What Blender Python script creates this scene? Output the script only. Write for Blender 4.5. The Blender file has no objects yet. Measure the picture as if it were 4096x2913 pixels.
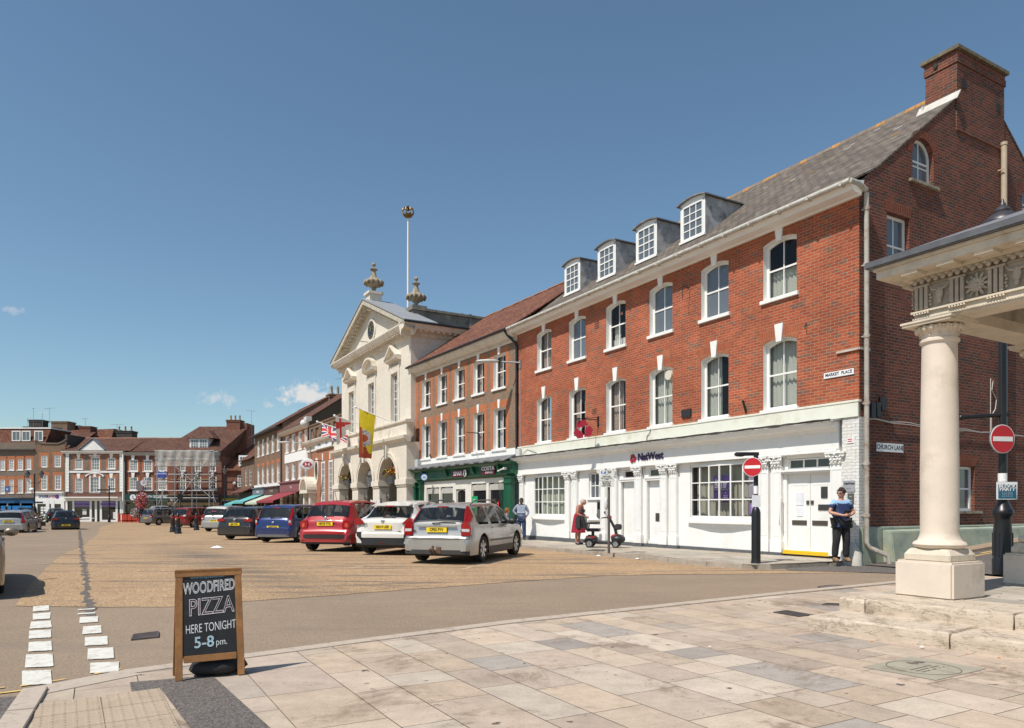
import bpy,bmesh,math,random
import numpy as np
from mathutils import Vector,Matrix
random.seed(7)
SC=bpy.context.scene
COL=SC.collection
R=math.radians
# camera, sky, sun, exposure
EYE=1.45
cam_d=bpy.data.cameras.new('camera');cam=bpy.data.objects.new('camera',cam_d);COL.objects.link(cam)
cam.location=(0,0,EYE);cam.rotation_euler=(R(90),0,0)
cam_d.sensor_width=36;cam_d.lens=25.53;cam_d.shift_y=(2026.5-1456.5)/4096.0
cam_d.clip_start=0.05;cam_d.clip_end=6000
SC.camera=cam
SUN_EL=R(56);SUN_FROM=(-0.75,-0.66)
wd=bpy.data.worlds.new('World');SC.world=wd;wd.use_nodes=True
nt=wd.node_tree;nt.nodes.clear()
sky=nt.nodes.new('ShaderNodeTexSky');sky.sky_type='NISHITA';sky.sun_disc=False
sky.sun_elevation=SUN_EL;sky.sun_rotation=math.atan2(SUN_FROM[0],SUN_FROM[1])
sky.altitude=0;sky.air_density=1.0;sky.dust_density=.6;sky.ozone_density=2.2
bg=nt.nodes.new('ShaderNodeBackground');bg.inputs[1].default_value=0.12
wo=nt.nodes.new('ShaderNodeOutputWorld')
tc=nt.nodes.new('ShaderNodeTexCoord');ti_=nt.nodes.new('ShaderNodeMix');ti_.data_type='RGBA';ti_.blend_type='MULTIPLY';ti_.inputs[0].default_value=1;nt.links.new(sky.outputs[0],ti_.inputs[6]);ti_.inputs[7].default_value=(.90,1.0,.96,1);last=ti_.outputs[2]
for(sx_,sy_,wx_,wy_,th_,st_)in((865,1597,.026,.0095,.46,.5),(1235,1580,.034,.015,.40,.95),(1085,1622,.010,.004,.46,.35),(15,1236,.02,.005,.46,.35)):
 dv=Vector(((sx_-2048.)/2905.,1.,(2026.5-sy_)/2905.)).normalized();rt=Vector((dv.y,-dv.x,0)).normalized();up_=rt.cross(dv)
 def dotn(v_):
  n_=nt.nodes.new('ShaderNodeVectorMath');n_.operation='DOT_PRODUCT';nt.links.new(tc.outputs['Generated'],n_.inputs[0]);n_.inputs[1].default_value=v_;return n_.outputs['Value']
 def mth(op,a_,b_=None,c_=None):
  n_=nt.nodes.new('ShaderNodeMath');n_.operation=op
  for i_,q_ in enumerate((a_,b_,c_)):
   if q_ is None:continue
   if hasattr(q_,'links'):nt.links.new(q_,n_.inputs[i_])
   else:n_.inputs[i_].default_value=q_
  return n_.outputs[0]
 u_=mth('DIVIDE',dotn(rt),wx_);v_=mth('DIVIDE',dotn(up_),wy_);r_=mth('SQRT',mth('ADD',mth('MULTIPLY',u_,u_),mth('MULTIPLY',v_,v_)))
 nz_=nt.nodes.new('ShaderNodeTexNoise');nz_.inputs['Scale'].default_value=90;nz_.inputs['Detail'].default_value=8;nz_.inputs['Roughness'].default_value=.62;nt.links.new(tc.outputs['Generated'],nz_.inputs['Vector'])
 f_=mth('MULTIPLY',mth('SMOOTH_MIN',mth('MAXIMUM',mth('MULTIPLY',mth('SUBTRACT',mth('SUBTRACT',nz_.outputs['Fac'],th_-.18),mth('MULTIPLY',r_,.26)),5.),0.),1.,.3),st_)
 front_=mth('GREATER_THAN',dotn(dv),.5);f_=mth('MULTIPLY',f_,front_)
 mx_=nt.nodes.new('ShaderNodeMix');mx_.data_type='RGBA';nt.links.new(f_,mx_.inputs[0]);nt.links.new(last,mx_.inputs[6]);mx_.inputs[7].default_value=(6.2,6.1,6.0,1);last=mx_.outputs[2]
nt.links.new(last,bg.inputs[0]);nt.links.new(bg.outputs[0],wo.inputs[0])
sl=bpy.data.lights.new('sun','SUN');sl.energy=4.8;sl.angle=R(0.53);sl.color=(1.0,0.945,0.86)
so=bpy.data.objects.new('sun',sl);COL.objects.link(so)
_h=math.hypot(*SUN_FROM)
_d=Vector((SUN_FROM[0]/_h*math.cos(SUN_EL),SUN_FROM[1]/_h*math.cos(SUN_EL),math.sin(SUN_EL)))
so.rotation_euler=_d.to_track_quat('Z','Y').to_euler();so.location=(-20,-20,40)
vs=SC.view_settings
vs.view_transform='Standard';vs.look='None';vs.exposure=0.05;vs.gamma=1.0
SC.cycles.max_bounces=6;SC.cycles.transparent_max_bounces=12
# measured directions -> world
F_,CX,HZ=2905.,2048.,2026.5
CR={'A':(0,1600,.4597),'B':(950,1500,.431),'C':(1250,800,.5542),'D':(1600,1800,.3722),'E':(2000,1700,.394),'F':(2700,1750,.3503),'G':(2100,700,.6773),'H':(3300,150,.5849),'I':(3300,1000,.4926),'J':(3200,1700,.6158),'K':(0,2200,.5692),'L':(600,2280,.2957),'M':(0,1900,.3079),'N':(1300,1000,.6154),'O':(1600,1250,.4928),'P':(3150,2150,.4697),'Q':(900,1950,.2627),'R':(500,1950,.2189),'T':(3600,550,.5542),'U':(2000,2300,.9177),'V':(950,1600,.2772),'W':(0,2700,.3065)}
def ray(c,x,y):
 if c=='S':X,Y=x,y
 else:
  o=CR[c];X,Y=o[0]+o[2]*x,o[1]+o[2]*y
 return((X-CX)/F_,1.,-(Y-HZ)/F_)
def zg(y):
 if y<9:return 0.
 if y<18:return(y-9)/9*.1
 return .1-.0085*(y-18)
def GP(c,x,y,up=0):
 r=ray(c,x,y);D=6.
 for i in range(60):D=(zg(D)+up-EYE)/r[2]
 return Vector((r[0]*D,D,zg(D)+up))
def AT(c,x,y,D):
 r=ray(c,x,y);return Vector((r[0]*D,D,EYE+r[2]*D))
def ground_at(x,y,up=0):return Vector((x,y,zg(y)+up))
# materials
MATS={}
def nn(t,k,**kw):
 n=t.nodes.new(k)
 for a,b in kw.items():setattr(n,a,b)
 return n
def hexc(c):return(c[0],c[1],c[2],1)
def base_mat(name,rough=.6,metal=0,spec=.5):
 m=bpy.data.materials.new(name);m.use_nodes=True
 t=m.node_tree;b=t.nodes['Principled BSDF']
 b.inputs['Roughness'].default_value=rough;b.inputs['Metallic'].default_value=metal
 b.inputs['Specular IOR Level'].default_value=spec
 return m,t,b
def mix(t,a,b,fac,mode='MIX'):
 n=nn(t,'ShaderNodeMix',data_type='RGBA',blend_type=mode)
 for i,v in((0,fac),(6,a),(7,b)):
  if hasattr(v,'is_linked')or hasattr(v,'links'):t.links.new(v,n.inputs[i])
  else:n.inputs[i].default_value=v if i==0 else hexc(v)
 return n.outputs[2]
def noise(t,scale,detail=4,rough=.6,vec=None,dist=0):
 n=nn(t,'ShaderNodeTexNoise');n.inputs['Scale'].default_value=scale;n.inputs['Detail'].default_value=detail
 n.inputs['Roughness'].default_value=rough;n.inputs['Distortion'].default_value=dist
 if vec is not None:t.links.new(vec,n.inputs['Vector'])
 return n.outputs['Fac']
def ramp(t,fac,p0,p1,c0=(0,0,0),c1=(1,1,1)):
 n=nn(t,'ShaderNodeValToRGB');n.color_ramp.elements[0].position=p0;n.color_ramp.elements[1].position=p1
 n.color_ramp.elements[0].color=hexc(c0);n.color_ramp.elements[1].color=hexc(c1)
 t.links.new(fac,n.inputs[0]);return n.outputs[0]
def bump(t,b,h,strength=.3,dist=.02):
 n=nn(t,'ShaderNodeBump');n.inputs['Strength'].default_value=strength;n.inputs['Distance'].default_value=dist
 t.links.new(h,n.inputs['Height']);t.links.new(n.outputs[0],b.inputs['Normal'])
def coords(t,which='UV',scale=None):
 n=nn(t,'ShaderNodeTexCoord');o=n.outputs[which]
 if scale:
  m=nn(t,'ShaderNodeMapping');m.inputs['Scale'].default_value=scale;t.links.new(o,m.inputs['Vector']);o=m.outputs[0]
 return o
def plain(name,c,rough=.6,metal=0,var=.12,scale=3,bmp=0,spec=.5,coat=0,dirt=None,dscale=1.2,detail=5):
 if name in MATS:return MATS[name]
 m,t,b=base_mat(name,rough,metal,spec)
 o=coords(t,'Object')
 lo=tuple(max(0,v*(1-var))for v in c);hi=tuple(min(1,v*(1+var))for v in c)
 col=ramp(t,noise(t,scale,detail,.65,o),.3,.7,lo,hi)
 if dirt:
  f=ramp(t,noise(t,dscale,8,.75,o),.52,.66)
  col=mix(t,col,dirt,f)
 t.links.new(col,b.inputs['Base Color'])
 if bmp:bump(t,b,noise(t,scale*12,3,.6,o),bmp,.01)
 if coat:b.inputs['Coat Weight'].default_value=coat;b.inputs['Coat Roughness'].default_value=.06
 MATS[name]=m;return m
def masonry(name,c1,c2,mortar,w=.225,h=.075,ms=.009,c3=None,f3=.6,bias=0,rough=.85,bmp=.5,stain=None,offset=.5,big=.25,mdist=.01,sd=1.0):
 if name in MATS:return MATS[name]
 m,t,b=base_mat(name,rough,0,.3)
 uv=coords(t,'UV')
 br=nn(t,'ShaderNodeTexBrick');br.offset=offset
 t.links.new(uv,br.inputs['Vector'])
 br.inputs['Color1'].default_value=hexc(c1);br.inputs['Color2'].default_value=hexc(c2);br.inputs['Mortar'].default_value=hexc(mortar)
 br.inputs['Scale'].default_value=1;br.inputs['Mortar Size'].default_value=ms;br.inputs['Brick Width'].default_value=w
 br.inputs['Row Height'].default_value=h;br.inputs['Bias'].default_value=bias;br.inputs['Mortar Smooth'].default_value=.3
 col=br.outputs['Color']
 if c3:
  vo=nn(t,'ShaderNodeTexVoronoi');vo.inputs['Scale'].default_value=1
  mp=nn(t,'ShaderNodeMapping');mp.inputs['Scale'].default_value=(1/w*1.1,1/h,1);t.links.new(uv,mp.inputs['Vector']);t.links.new(mp.outputs[0],vo.inputs['Vector'])
  sp=nn(t,'ShaderNodeSeparateColor');t.links.new(vo.outputs['Color'],sp.inputs[0])
  f=ramp(t,sp.outputs[0],f3,f3+.05)
  inv=nn(t,'ShaderNodeMath',operation='MULTIPLY');t.links.new(f,inv.inputs[0])
  o1=nn(t,'ShaderNodeMath',operation='SUBTRACT');o1.inputs[0].default_value=1;t.links.new(br.outputs['Fac'],o1.inputs[1]);t.links.new(o1.outputs[0],inv.inputs[1])
  col=mix(t,col,c3,inv.outputs[0])
 nz=noise(t,.7,6,.7,uv)
 lo=1-big
 col=mix(t,col,ramp(t,nz,.3,.7,(lo,lo,lo),(1+big*.6,)*3),1.0,'MULTIPLY')
 n2=noise(t,18,3,.7,uv)
 col=mix(t,col,ramp(t,n2,.25,.75,(.78,)*3,(1.18,)*3),1.0,'MULTIPLY')
 if stain:
  f=ramp(t,noise(t,.9*sd,8,.8,coords(t,'Object')),.56,.7);col=mix(t,col,stain,f)
 t.links.new(col,b.inputs['Base Color'])
 if bmp:
  s=nn(t,'ShaderNodeMath',operation='SUBTRACT');t.links.new(n2,s.inputs[0]);t.links.new(br.outputs['Fac'],s.inputs[1]);bump(t,b,s.outputs[0],bmp,mdist)
 MATS[name]=m;return m
def glass_mat(name,c,rough=.03,spec=.6,trans=0.0):
 if name in MATS:return MATS[name]
 m,t,b=base_mat(name,rough,0,spec)
 b.inputs['Base Color'].default_value=hexc(c)
 o=coords(t,'Object');bump(t,b,noise(t,1.3,1,.4,o),.05,.03)
 if trans:
  tr=nn(t,'ShaderNodeBsdfTransparent');ms=nn(t,'ShaderNodeMixShader');ms.inputs[0].default_value=trans
  t.links.new(b.outputs[0],ms.inputs[1]);t.links.new(tr.outputs[0],ms.inputs[2]);t.links.new(ms.outputs[0],t.nodes['Material Output'].inputs[0])
 MATS[name]=m;return m
def paint(name,c,metal=0.0,rough=.32,flake=0):
 if name in MATS:return MATS[name]
 m,t,b=base_mat(name,rough,metal,.5)
 o=coords(t,'Object')
 col=ramp(t,noise(t,2.2,6,.6,o),.3,.75,c,tuple(v*.9+.012 for v in c))
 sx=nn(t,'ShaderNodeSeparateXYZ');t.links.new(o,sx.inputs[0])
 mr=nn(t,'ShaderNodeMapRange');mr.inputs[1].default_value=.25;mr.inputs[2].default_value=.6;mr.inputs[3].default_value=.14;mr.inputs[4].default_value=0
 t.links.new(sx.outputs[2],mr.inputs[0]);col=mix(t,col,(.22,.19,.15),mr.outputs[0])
 t.links.new(col,b.inputs['Base Color']);b.inputs['Coat Weight'].default_value=.6;b.inputs['Coat Roughness'].default_value=.05
 MATS[name]=m;return m
WHITE=plain('white_paint',(.80,.79,.76),.45,var=.03,dirt=(.73,.715,.67),dscale=1.6)
WHITE2=plain('white_masonry_paint',(.80,.79,.76),.6,var=.03,bmp=.15,dirt=(.73,.71,.66),dscale=.8)
CREAM=plain('cream_paint',(.72,.72,.62),.6,var=.05,dirt=(.6,.56,.44),dscale=.9)
BLACK=plain('black_iron',(.012,.012,.014),.35,var=.2)
BLACKP=plain('black_plastic',(.02,.02,.022),.5,var=.2)
GREYP=plain('grey_plinth',(.10,.105,.11),.7,var=.15)
LEAD=plain('lead_sheet',(.16,.17,.185),.55,var=.25,scale=2,dirt=(.34,.35,.36),dscale=2.5)
DARKIN=plain('dark_interior',(.03,.028,.026),.9,var=.3)
ROOM=plain('room_wall',(.20,.19,.17),.9,var=.15)
BLIND=plain('pale_blind',(.55,.58,.50),.8,var=.08)
CURT=plain('curtain',(.45,.36,.30),.9,var=.2,scale=9)
NETC=plain('net_curtain',(.62,.62,.60),.9,var=.12,scale=14)
PANE=glass_mat('window_glass',(.11,.125,.14),.03,.9)  # grey-blue base colour has the sky's reflection painted into the panes
PANED=glass_mat('window_glass_dark',(.014,.016,.018),.04,.9)
PANET=glass_mat('window_glass_clear',(.02,.025,.028),.02,.9,.72)
PANEL_=glass_mat('window_glass_pale',(.16,.18,.19),.05,.8)
STONE=masonry('portland_stone',(.69,.63,.535),(.66,.60,.51),(.57,.52,.44),.9,.38,.006,rough=.8,bmp=.2,stain=(.55,.48,.36),big=.10)
STONEP=plain('portland_stone_plain',(.67,.61,.52),.8,var=.1,scale=4,bmp=.25,dirt=(.52,.46,.35),dscale=1.6)
STONED=plain('weathered_stone',(.30,.25,.18),.9,var=.45,scale=5,bmp=.7,dirt=(.10,.085,.06),dscale=3)
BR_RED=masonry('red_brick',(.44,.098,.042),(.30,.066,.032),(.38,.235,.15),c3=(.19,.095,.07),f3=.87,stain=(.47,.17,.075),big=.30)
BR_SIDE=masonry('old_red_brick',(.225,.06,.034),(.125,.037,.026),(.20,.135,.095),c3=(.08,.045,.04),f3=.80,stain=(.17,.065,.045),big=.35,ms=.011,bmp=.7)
BR_FL=masonry('grey_header_brick',(.23,.155,.10),(.15,.12,.095),(.33,.27,.2),c3=(.34,.13,.06),f3=.74,w=.115,big=.2)
BR_ORG=masonry('orange_rubbed_brick',(.50,.16,.06),(.42,.12,.05),(.44,.27,.17),w=.075,h=.225,ms=.006,big=.12)
BR_ORGD=masonry('rubbed_red_brick',(.38,.105,.045),(.30,.08,.038),(.36,.22,.14),w=.075,h=.225,ms=.006,big=.15)
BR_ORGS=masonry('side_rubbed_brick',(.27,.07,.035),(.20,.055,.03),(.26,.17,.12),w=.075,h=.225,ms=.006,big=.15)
BR_FAR=masonry('dark_red_brick',(.25,.065,.04),(.17,.05,.035),(.28,.18,.13),c3=(.12,.06,.05),f3=.75,big=.2)
BR_FARG=masonry('flint_grey_brick',(.20,.165,.13),(.14,.12,.10),(.27,.22,.18),c3=(.28,.11,.06),f3=.78,w=.115,big=.2)
BR_BRN=masonry('brown_brick',(.27,.13,.07),(.18,.10,.06),(.30,.23,.16),c3=(.13,.10,.08),f3=.62,big=.22)
SLATE=masonry('slate_roof',(.175,.14,.115),(.115,.095,.08),(.05,.042,.036),.28,.2,.012,c3=(.20,.17,.14),f3=.75,bmp=.9,stain=(.22,.17,.11),big=.22,mdist=.03)
TILE=masonry('clay_tile_roof',(.27,.095,.055),(.16,.06,.042),(.05,.025,.02),.17,.11,.014,c3=(.36,.16,.08),f3=.72,bmp=1,stain=(.10,.065,.05),big=.3,mdist=.03)
TILED=masonry('old_tile_roof',(.20,.08,.052),(.12,.055,.042),(.05,.03,.025),.17,.11,.014,c3=(.28,.14,.08),f3=.78,bmp=1,stain=(.17,.13,.08),big=.3,mdist=.03)
GREEN=plain('green_shop_paint',(.008,.085,.042),.35,var=.2)
YEL=plain('yellow_paint',(.75,.48,.02),.5,var=.1)
WOOD=plain('varnished_wood',(.36,.165,.055),.5,var=.3,scale=6,bmp=.3,dirt=(.22,.12,.06),dscale=5)
CHALKB=plain('chalkboard',(.018,.019,.021),.7,var=.3,scale=5,dirt=(.045,.045,.047),dscale=6)
CHALK=plain('chalk',(.80,.80,.80),.9,var=.1,scale=60)
RUBBER=plain('tyre_rubber',(.022,.021,.02),.85,var=.3,scale=20)
ALLOY=plain('alloy',(.55,.55,.55),.3,.8,var=.1)
CHROME=plain('chrome',(.7,.7,.72),.12,1,var=.05)
CARGL=glass_mat('car_glass',(.008,.011,.012),.02,.8,.34)
REDL=plain('red_lens',(.30,.004,.006),.2,var=.2,coat=.5)
CLRL=plain('clear_lens',(.55,.55,.55),.15,var=.1,coat=.5)
PLATE=plain('yellow_plate',(.85,.60,.01),.45,var=.03)
SKINM=plain('skin',(.52,.27,.19),.55,var=.1)
SKIND=plain('skin_dark',(.13,.065,.04),.5,var=.1)
REDS=plain('sign_red',(.50,.012,.02),.35,var=.08)
WHITES=plain('sign_white',(.78,.78,.78),.4,var=.03)
GREYPOLE=plain('galvanised',(.30,.31,.32),.45,.4,var=.2,scale=8)
# mesh builder
def clip_poly(p,hs):
 for a,b,c in hs:
  q=[];n=len(p)
  for i in range(n):
   P,Q=p[i],p[(i+1)%n];dp=a*P[0]+b*P[1]-c;dq=a*Q[0]+b*Q[1]-c
   if dp<=0:q.append(P)
   if(dp<0<dq)or(dq<0<dp):
    s=dp/(dp-dq);q.append((P[0]+s*(Q[0]-P[0]),P[1]+s*(Q[1]-P[1])))
  p=q
  if len(p)<3:return[]
 return p
class MB:
 def __init__(s):s.v=[];s.f=[];s.mi=[]
 def poly(s,pts,mi=0):
  i=len(s.v);s.v+=[tuple(p)for p in pts];s.f.append(tuple(range(i,i+len(pts))));s.mi.append(mi);return s
 def mesh(s,vs,fs,mi=0):
  i=len(s.v);s.v+=[tuple(p)for p in vs];s.f+=[tuple(i+k for k in f)for f in fs];s.mi+=[mi]*len(fs);return s
 def box(s,x0,x1,y0,y1,z0,z1,mi=0):
  v=[(x,y,z)for z in(z0,z1)for y in(y0,y1)for x in(x0,x1)]
  return s.mesh(v,[(0,2,3,1),(4,5,7,6),(0,1,5,4),(2,6,7,3),(0,4,6,2),(1,3,7,5)],mi)
 def hexa(s,b,t,mi=0):
  n=len(b)
  fs=[tuple(range(n))[::-1],tuple(range(n,2*n))]+[(i,(i+1)%n,n+(i+1)%n,n+i)for i in range(n)]
  return s.mesh(list(b)+list(t),fs,mi)
 def ext(s,pts,vec,mi=0):
  t=[(p[0]+vec[0],p[1]+vec[1],p[2]+vec[2])for p in pts];return s.hexa(pts,t,mi)
 def cyl(s,p0,p1,r0,r1=None,n=12,mi=0,cap=True):
  r1=r0 if r1 is None else r1
  p0=Vector(p0);p1=Vector(p1);d=(p1-p0).normalized();a=d.orthogonal().normalized();b=d.cross(a)
  vs=[]
  for p,r in((p0,r0),(p1,r1)):
   vs+=[p+(a*math.cos(2*math.pi*k/n)+b*math.sin(2*math.pi*k/n))*r for k in range(n)]
  fs=[(k,(k+1)%n,n+(k+1)%n,n+k)for k in range(n)]
  if cap:fs+=[tuple(range(n))[::-1],tuple(range(n,2*n))]
  return s.mesh(vs,fs,mi)
 def tube(s,pts,r,n=8,mi=0):
  pts=[Vector(p)for p in pts];vs=[];m=len(pts)
  rs=r if isinstance(r,(list,tuple))else[r]*m
  a=None
  for i,p in enumerate(pts):
   d=((pts[min(i+1,m-1)]-pts[max(i-1,0)])).normalized()
   a=d.orthogonal().normalized()if a is None else(a-d*a.dot(d)).normalized()
   b=d.cross(a)
   vs+=[p+(a*math.cos(2*math.pi*k/n)+b*math.sin(2*math.pi*k/n))*rs[i]for k in range(n)]
  fs=[(i*n+k,i*n+(k+1)%n,(i+1)*n+(k+1)%n,(i+1)*n+k)for i in range(m-1)for k in range(n)]
  fs+=[tuple(range(n))[::-1],tuple(range((m-1)*n,m*n))]
  return s.mesh(vs,fs,mi)
 def lathe(s,prof,c=(0,0,0),n=20,mi=0,sx=1,sy=1,lob=0,la=0):
  vs=[];m=len(prof)
  for r,z in prof:
   for k in range(n):
    a=2*math.pi*k/n;q=r*(1+la*math.cos(lob*a))if lob else r
    vs.append((c[0]+q*math.cos(a)*sx,c[1]+q*math.sin(a)*sy,c[2]+z))
  fs=[(i*n+k,i*n+(k+1)%n,(i+1)*n+(k+1)%n,(i+1)*n+k)for i in range(m-1)for k in range(n)]
  fs+=[tuple(range(n))[::-1],tuple(range((m-1)*n,m*n))]
  return s.mesh(vs,fs,mi)
 def ball(s,c,r,sc=(1,1,1),n=12,m=8,mi=0,M=None):
  vs=[];M=M or Matrix.Identity(3)
  for i in range(m+1):
   th=math.pi*i/m
   for k in range(n):
    a=2*math.pi*k/n
    q=M@Vector((math.sin(th)*math.cos(a)*sc[0]*r,math.sin(th)*math.sin(a)*sc[1]*r,math.cos(th)*sc[2]*r));vs.append(q+Vector(c))
  fs=[(i*n+k,(i+1)*n+k,(i+1)*n+(k+1)%n,i*n+(k+1)%n)for i in range(m)for k in range(n)]
  return s.mesh(vs,fs,mi)
 def grid(s,fn,nu,nv,mi=0):
  vs=[fn(i/nu,j/nv)for i in range(nu+1)for j in range(nv+1)]
  fs=[(i*(nv+1)+j,(i+1)*(nv+1)+j,(i+1)*(nv+1)+j+1,i*(nv+1)+j+1)for i in range(nu)for j in range(nv)]
  if callable(mi):
   k=len(s.v);s.v+=[tuple(p)for p in vs];s.f+=[tuple(k+q for q in f)for f in fs]
   s.mi+=[mi((i+.5)/nu,(j+.5)/nv)for i in range(nu)for j in range(nv)];return s
  return s.mesh(vs,fs,mi)
 def xf(s,M,start=0):
  for i in range(start,len(s.v)):s.v[i]=tuple(M@Vector(s.v[i]))
  return s
 def wall(s,x0,x1,z0,z1,holes=(),y=0,depth=.2,mi=0,rmi=None,hs=(),back=False):
  """wall face at y with holes (xa,xb,za,zb,rise); reveals run to y+depth"""
  rmi=mi if rmi is None else rmi
  xs=sorted({x0,x1}|{h[0]for h in holes}|{h[1]for h in holes});zs=sorted({z0,z1}|{h[2]for h in holes}|{h[3]for h in holes})
  for i in range(len(xs)-1):
   run=None
   for j in range(len(zs)):
    inside=True
    if j<len(zs)-1:
     cx,cz=(xs[i]+xs[i+1])/2,(zs[j]+zs[j+1])/2
     inside=any(h[0]<cx<h[1]and h[2]<cz<h[3]for h in holes)
    if not inside and run is None:run=zs[j]
    if inside and run is not None:
     q=clip_poly([(xs[i],run),(xs[i+1],run),(xs[i+1],zs[j]),(xs[i],zs[j])],hs)
     if q:s.poly([(a,y,b)for a,b in q],mi)
     run=None
  for h in holes:
   xa,xb,za,zb=h[:4];rise=h[4]if len(h)>4 else 0
   zt=zb-rise;pts=[(xa,zt)]
   if rise>0:
    w=(xb-xa)/2;rad=(w*w+rise*rise)/(2*rise);th=math.asin(min(1,w/rad));cxm=(xa+xb)/2
    if rise>=w*.999:rad=w;th=math.pi/2
    n=14 if rise>.4 else 8
    pts=[(cxm+rad*math.sin(-th+2*th*k/n),zb-rad+rad*math.cos(-th+2*th*k/n))for k in range(n+1)]
    for k in range(n):
     a,b=pts[k],pts[k+1];s.poly([(a[0],y,a[1]),(b[0],y,b[1]),(b[0],y,zb),(a[0],y,zb)],mi)
   else:pts=[(xa,zt),(xb,zt)]
   out=[(xa,za)]+pts+[(xb,za)]
   for k in range(len(out)):
    a,b=out[k],out[(k+1)%len(out)]
    s.poly([(a[0],y,a[1]),(b[0],y,b[1]),(b[0],y+depth,b[1]),(a[0],y+depth,a[1])],rmi)
  return s
 def build(s,name,mats,parent=None,smooth=None,bevel=0,recalc=True):
  if name in SPLIT and len(s.f)<9000:
   lab,c=clusters(s)
   if 1<c<=60:
    for k in range(c):
     q=MB()
     for f,m_,l in zip(s.f,s.mi,lab):
      if l==k:q.f.append(f);q.mi.append(m_)
     used=sorted({i for f in q.f for i in f});ix={u:i for i,u in enumerate(used)};q.v=[s.v[u]for u in used];q.f=[tuple(ix[i]for i in f)for f in q.f]
     SPLIT.discard(name);o=q.build(name,mats,parent,smooth,bevel,recalc);SPLIT.add(name)
    return o
  me=bpy.data.meshes.new(name);me.from_pydata(s.v,[],s.f)
  mats=mats if isinstance(mats,(list,tuple))else[mats]
  for m in mats:me.materials.append(m)
  me.polygons.foreach_set('material_index',s.mi)
  if recalc:
   bm=bmesh.new();bm.from_mesh(me)
   bmesh.ops.remove_doubles(bm,verts=bm.verts,dist=1e-5)
   bmesh.ops.recalc_face_normals(bm,faces=bm.faces)
   if bevel:
    bmesh.ops.bevel(bm,geom=[e for e in bm.edges if len(e.link_faces)==2 and e.calc_face_angle(0)>.6],offset=bevel,segments=2,affect='EDGES',clamp_overlap=True)
   bm.to_mesh(me);bm.free()
  uvl=me.uv_layers.new(name='UVMap').data
  for p in me.polygons:
   n=p.normal;hl=math.hypot(n.x,n.y)
   if hl<.2:ud,vd=Vector((1,0,0)),Vector((0,1,0))
   else:ud=Vector((-n.y/hl,n.x/hl,0));vd=n.cross(ud)
   for li in p.loop_indices:
    c=me.vertices[me.loops[li].vertex_index].co
    uvl[li].uv=(c.dot(ud),c.dot(vd))
  if smooth:
   me.polygons.foreach_set('use_smooth',[True]*len(me.polygons))
   me.set_sharp_from_angle(angle=R(smooth if smooth>1 else 35))
  o=bpy.data.objects.new(name,me);COL.objects.link(o)
  if parent:o.parent=parent
  return o
def props(o,label=None,cat=None,group=None,kind=None):
 for k,v in(('label',label),('category',cat),('group',group),('kind',kind)):
  if v:o[k]=v
 return o
SPLIT={'carved_relief','guttae','brick_arch','brick_dressing','triglyph','mutule','entry_panel','iron_bracket','air_brick','cable_box','iron_gate','impost','white_quoin','grey_brick_panel','finger_sign','blue_panel','vent','standard','letter_plate','ladder','ledge','arcade_wall','roof_parapet','linen_display','window_card','arch_moulding','paper_notice','red_trim','camera_bracket'}
def clusters(mb,gap=.03):
 F=[(np.min([mb.v[k]for k in f],0)-gap,np.max([mb.v[k]for k in f],0)+gap)for f in mb.f];n=len(F);lo=np.array([a for a,_ in F]);hi=np.array([b for _,b in F]);lab=-np.ones(n,int);c=0
 for i in range(n):
  if lab[i]>=0:continue
  st=[i];lab[i]=c
  while st:
   j=st.pop();m=(lab<0)&(lo<=hi[j]).all(1)&(hi>=lo[j]).all(1)
   for k in np.nonzero(m)[0]:lab[k]=c;st.append(int(k))
  c+=1
 return lab,c
def thing(name,label,cat,loc=(0,0,0),rz=0,group=None):
 o=bpy.data.objects.new(name,None);COL.objects.link(o);o.location=loc;o.rotation_euler=(0,0,rz);o.empty_display_size=.3
 return props(o,label,cat,group)
def struct(name,mb,mats,**k):
 o=mb.build(name,mats,None,**k);o['kind']='structure';return o
def tree_copy(o,parent=None):
 c=o.copy();COL.objects.link(c);c.parent=parent
 for ch in o.children:tree_copy(ch,c)
 return c
def text_mesh(s,size=.1,depth=.002,bold=0,sx=1,align='CENTER',shear=0,spacing=1):
 cu=bpy.data.curves.new('t','FONT');cu.body=s;cu.size=size;cu.extrude=depth;cu.align_x=align;cu.align_y='CENTER';cu.offset=bold;cu.shear=shear;cu.space_character=spacing
 cu.resolution_u=3
 ob=bpy.data.objects.new('t',cu);COL.objects.link(ob)
 dg=bpy.context.evaluated_depsgraph_get();me=bpy.data.meshes.new_from_object(ob.evaluated_get(dg))
 vs=[(v.co.x*sx,v.co.y,v.co.z)for v in me.vertices];fs=[tuple(p.vertices)for p in me.polygons]
 bpy.data.objects.remove(ob);bpy.data.curves.remove(cu);bpy.data.meshes.remove(me)
 return vs,fs
def text(mb,s,x,y,z,size=.1,mi=0,M=None,**k):
 """letters facing -y at x,z (local frame), standing on plane y"""
 vs,fs=text_mesh(s,size,**k)
 vs=[Vector((a+x,y-c,b+z))for a,b,c in vs]
 if M is not None:vs=[M@v for v in vs]
 mb.mesh(vs,fs,mi);return mb
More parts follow.
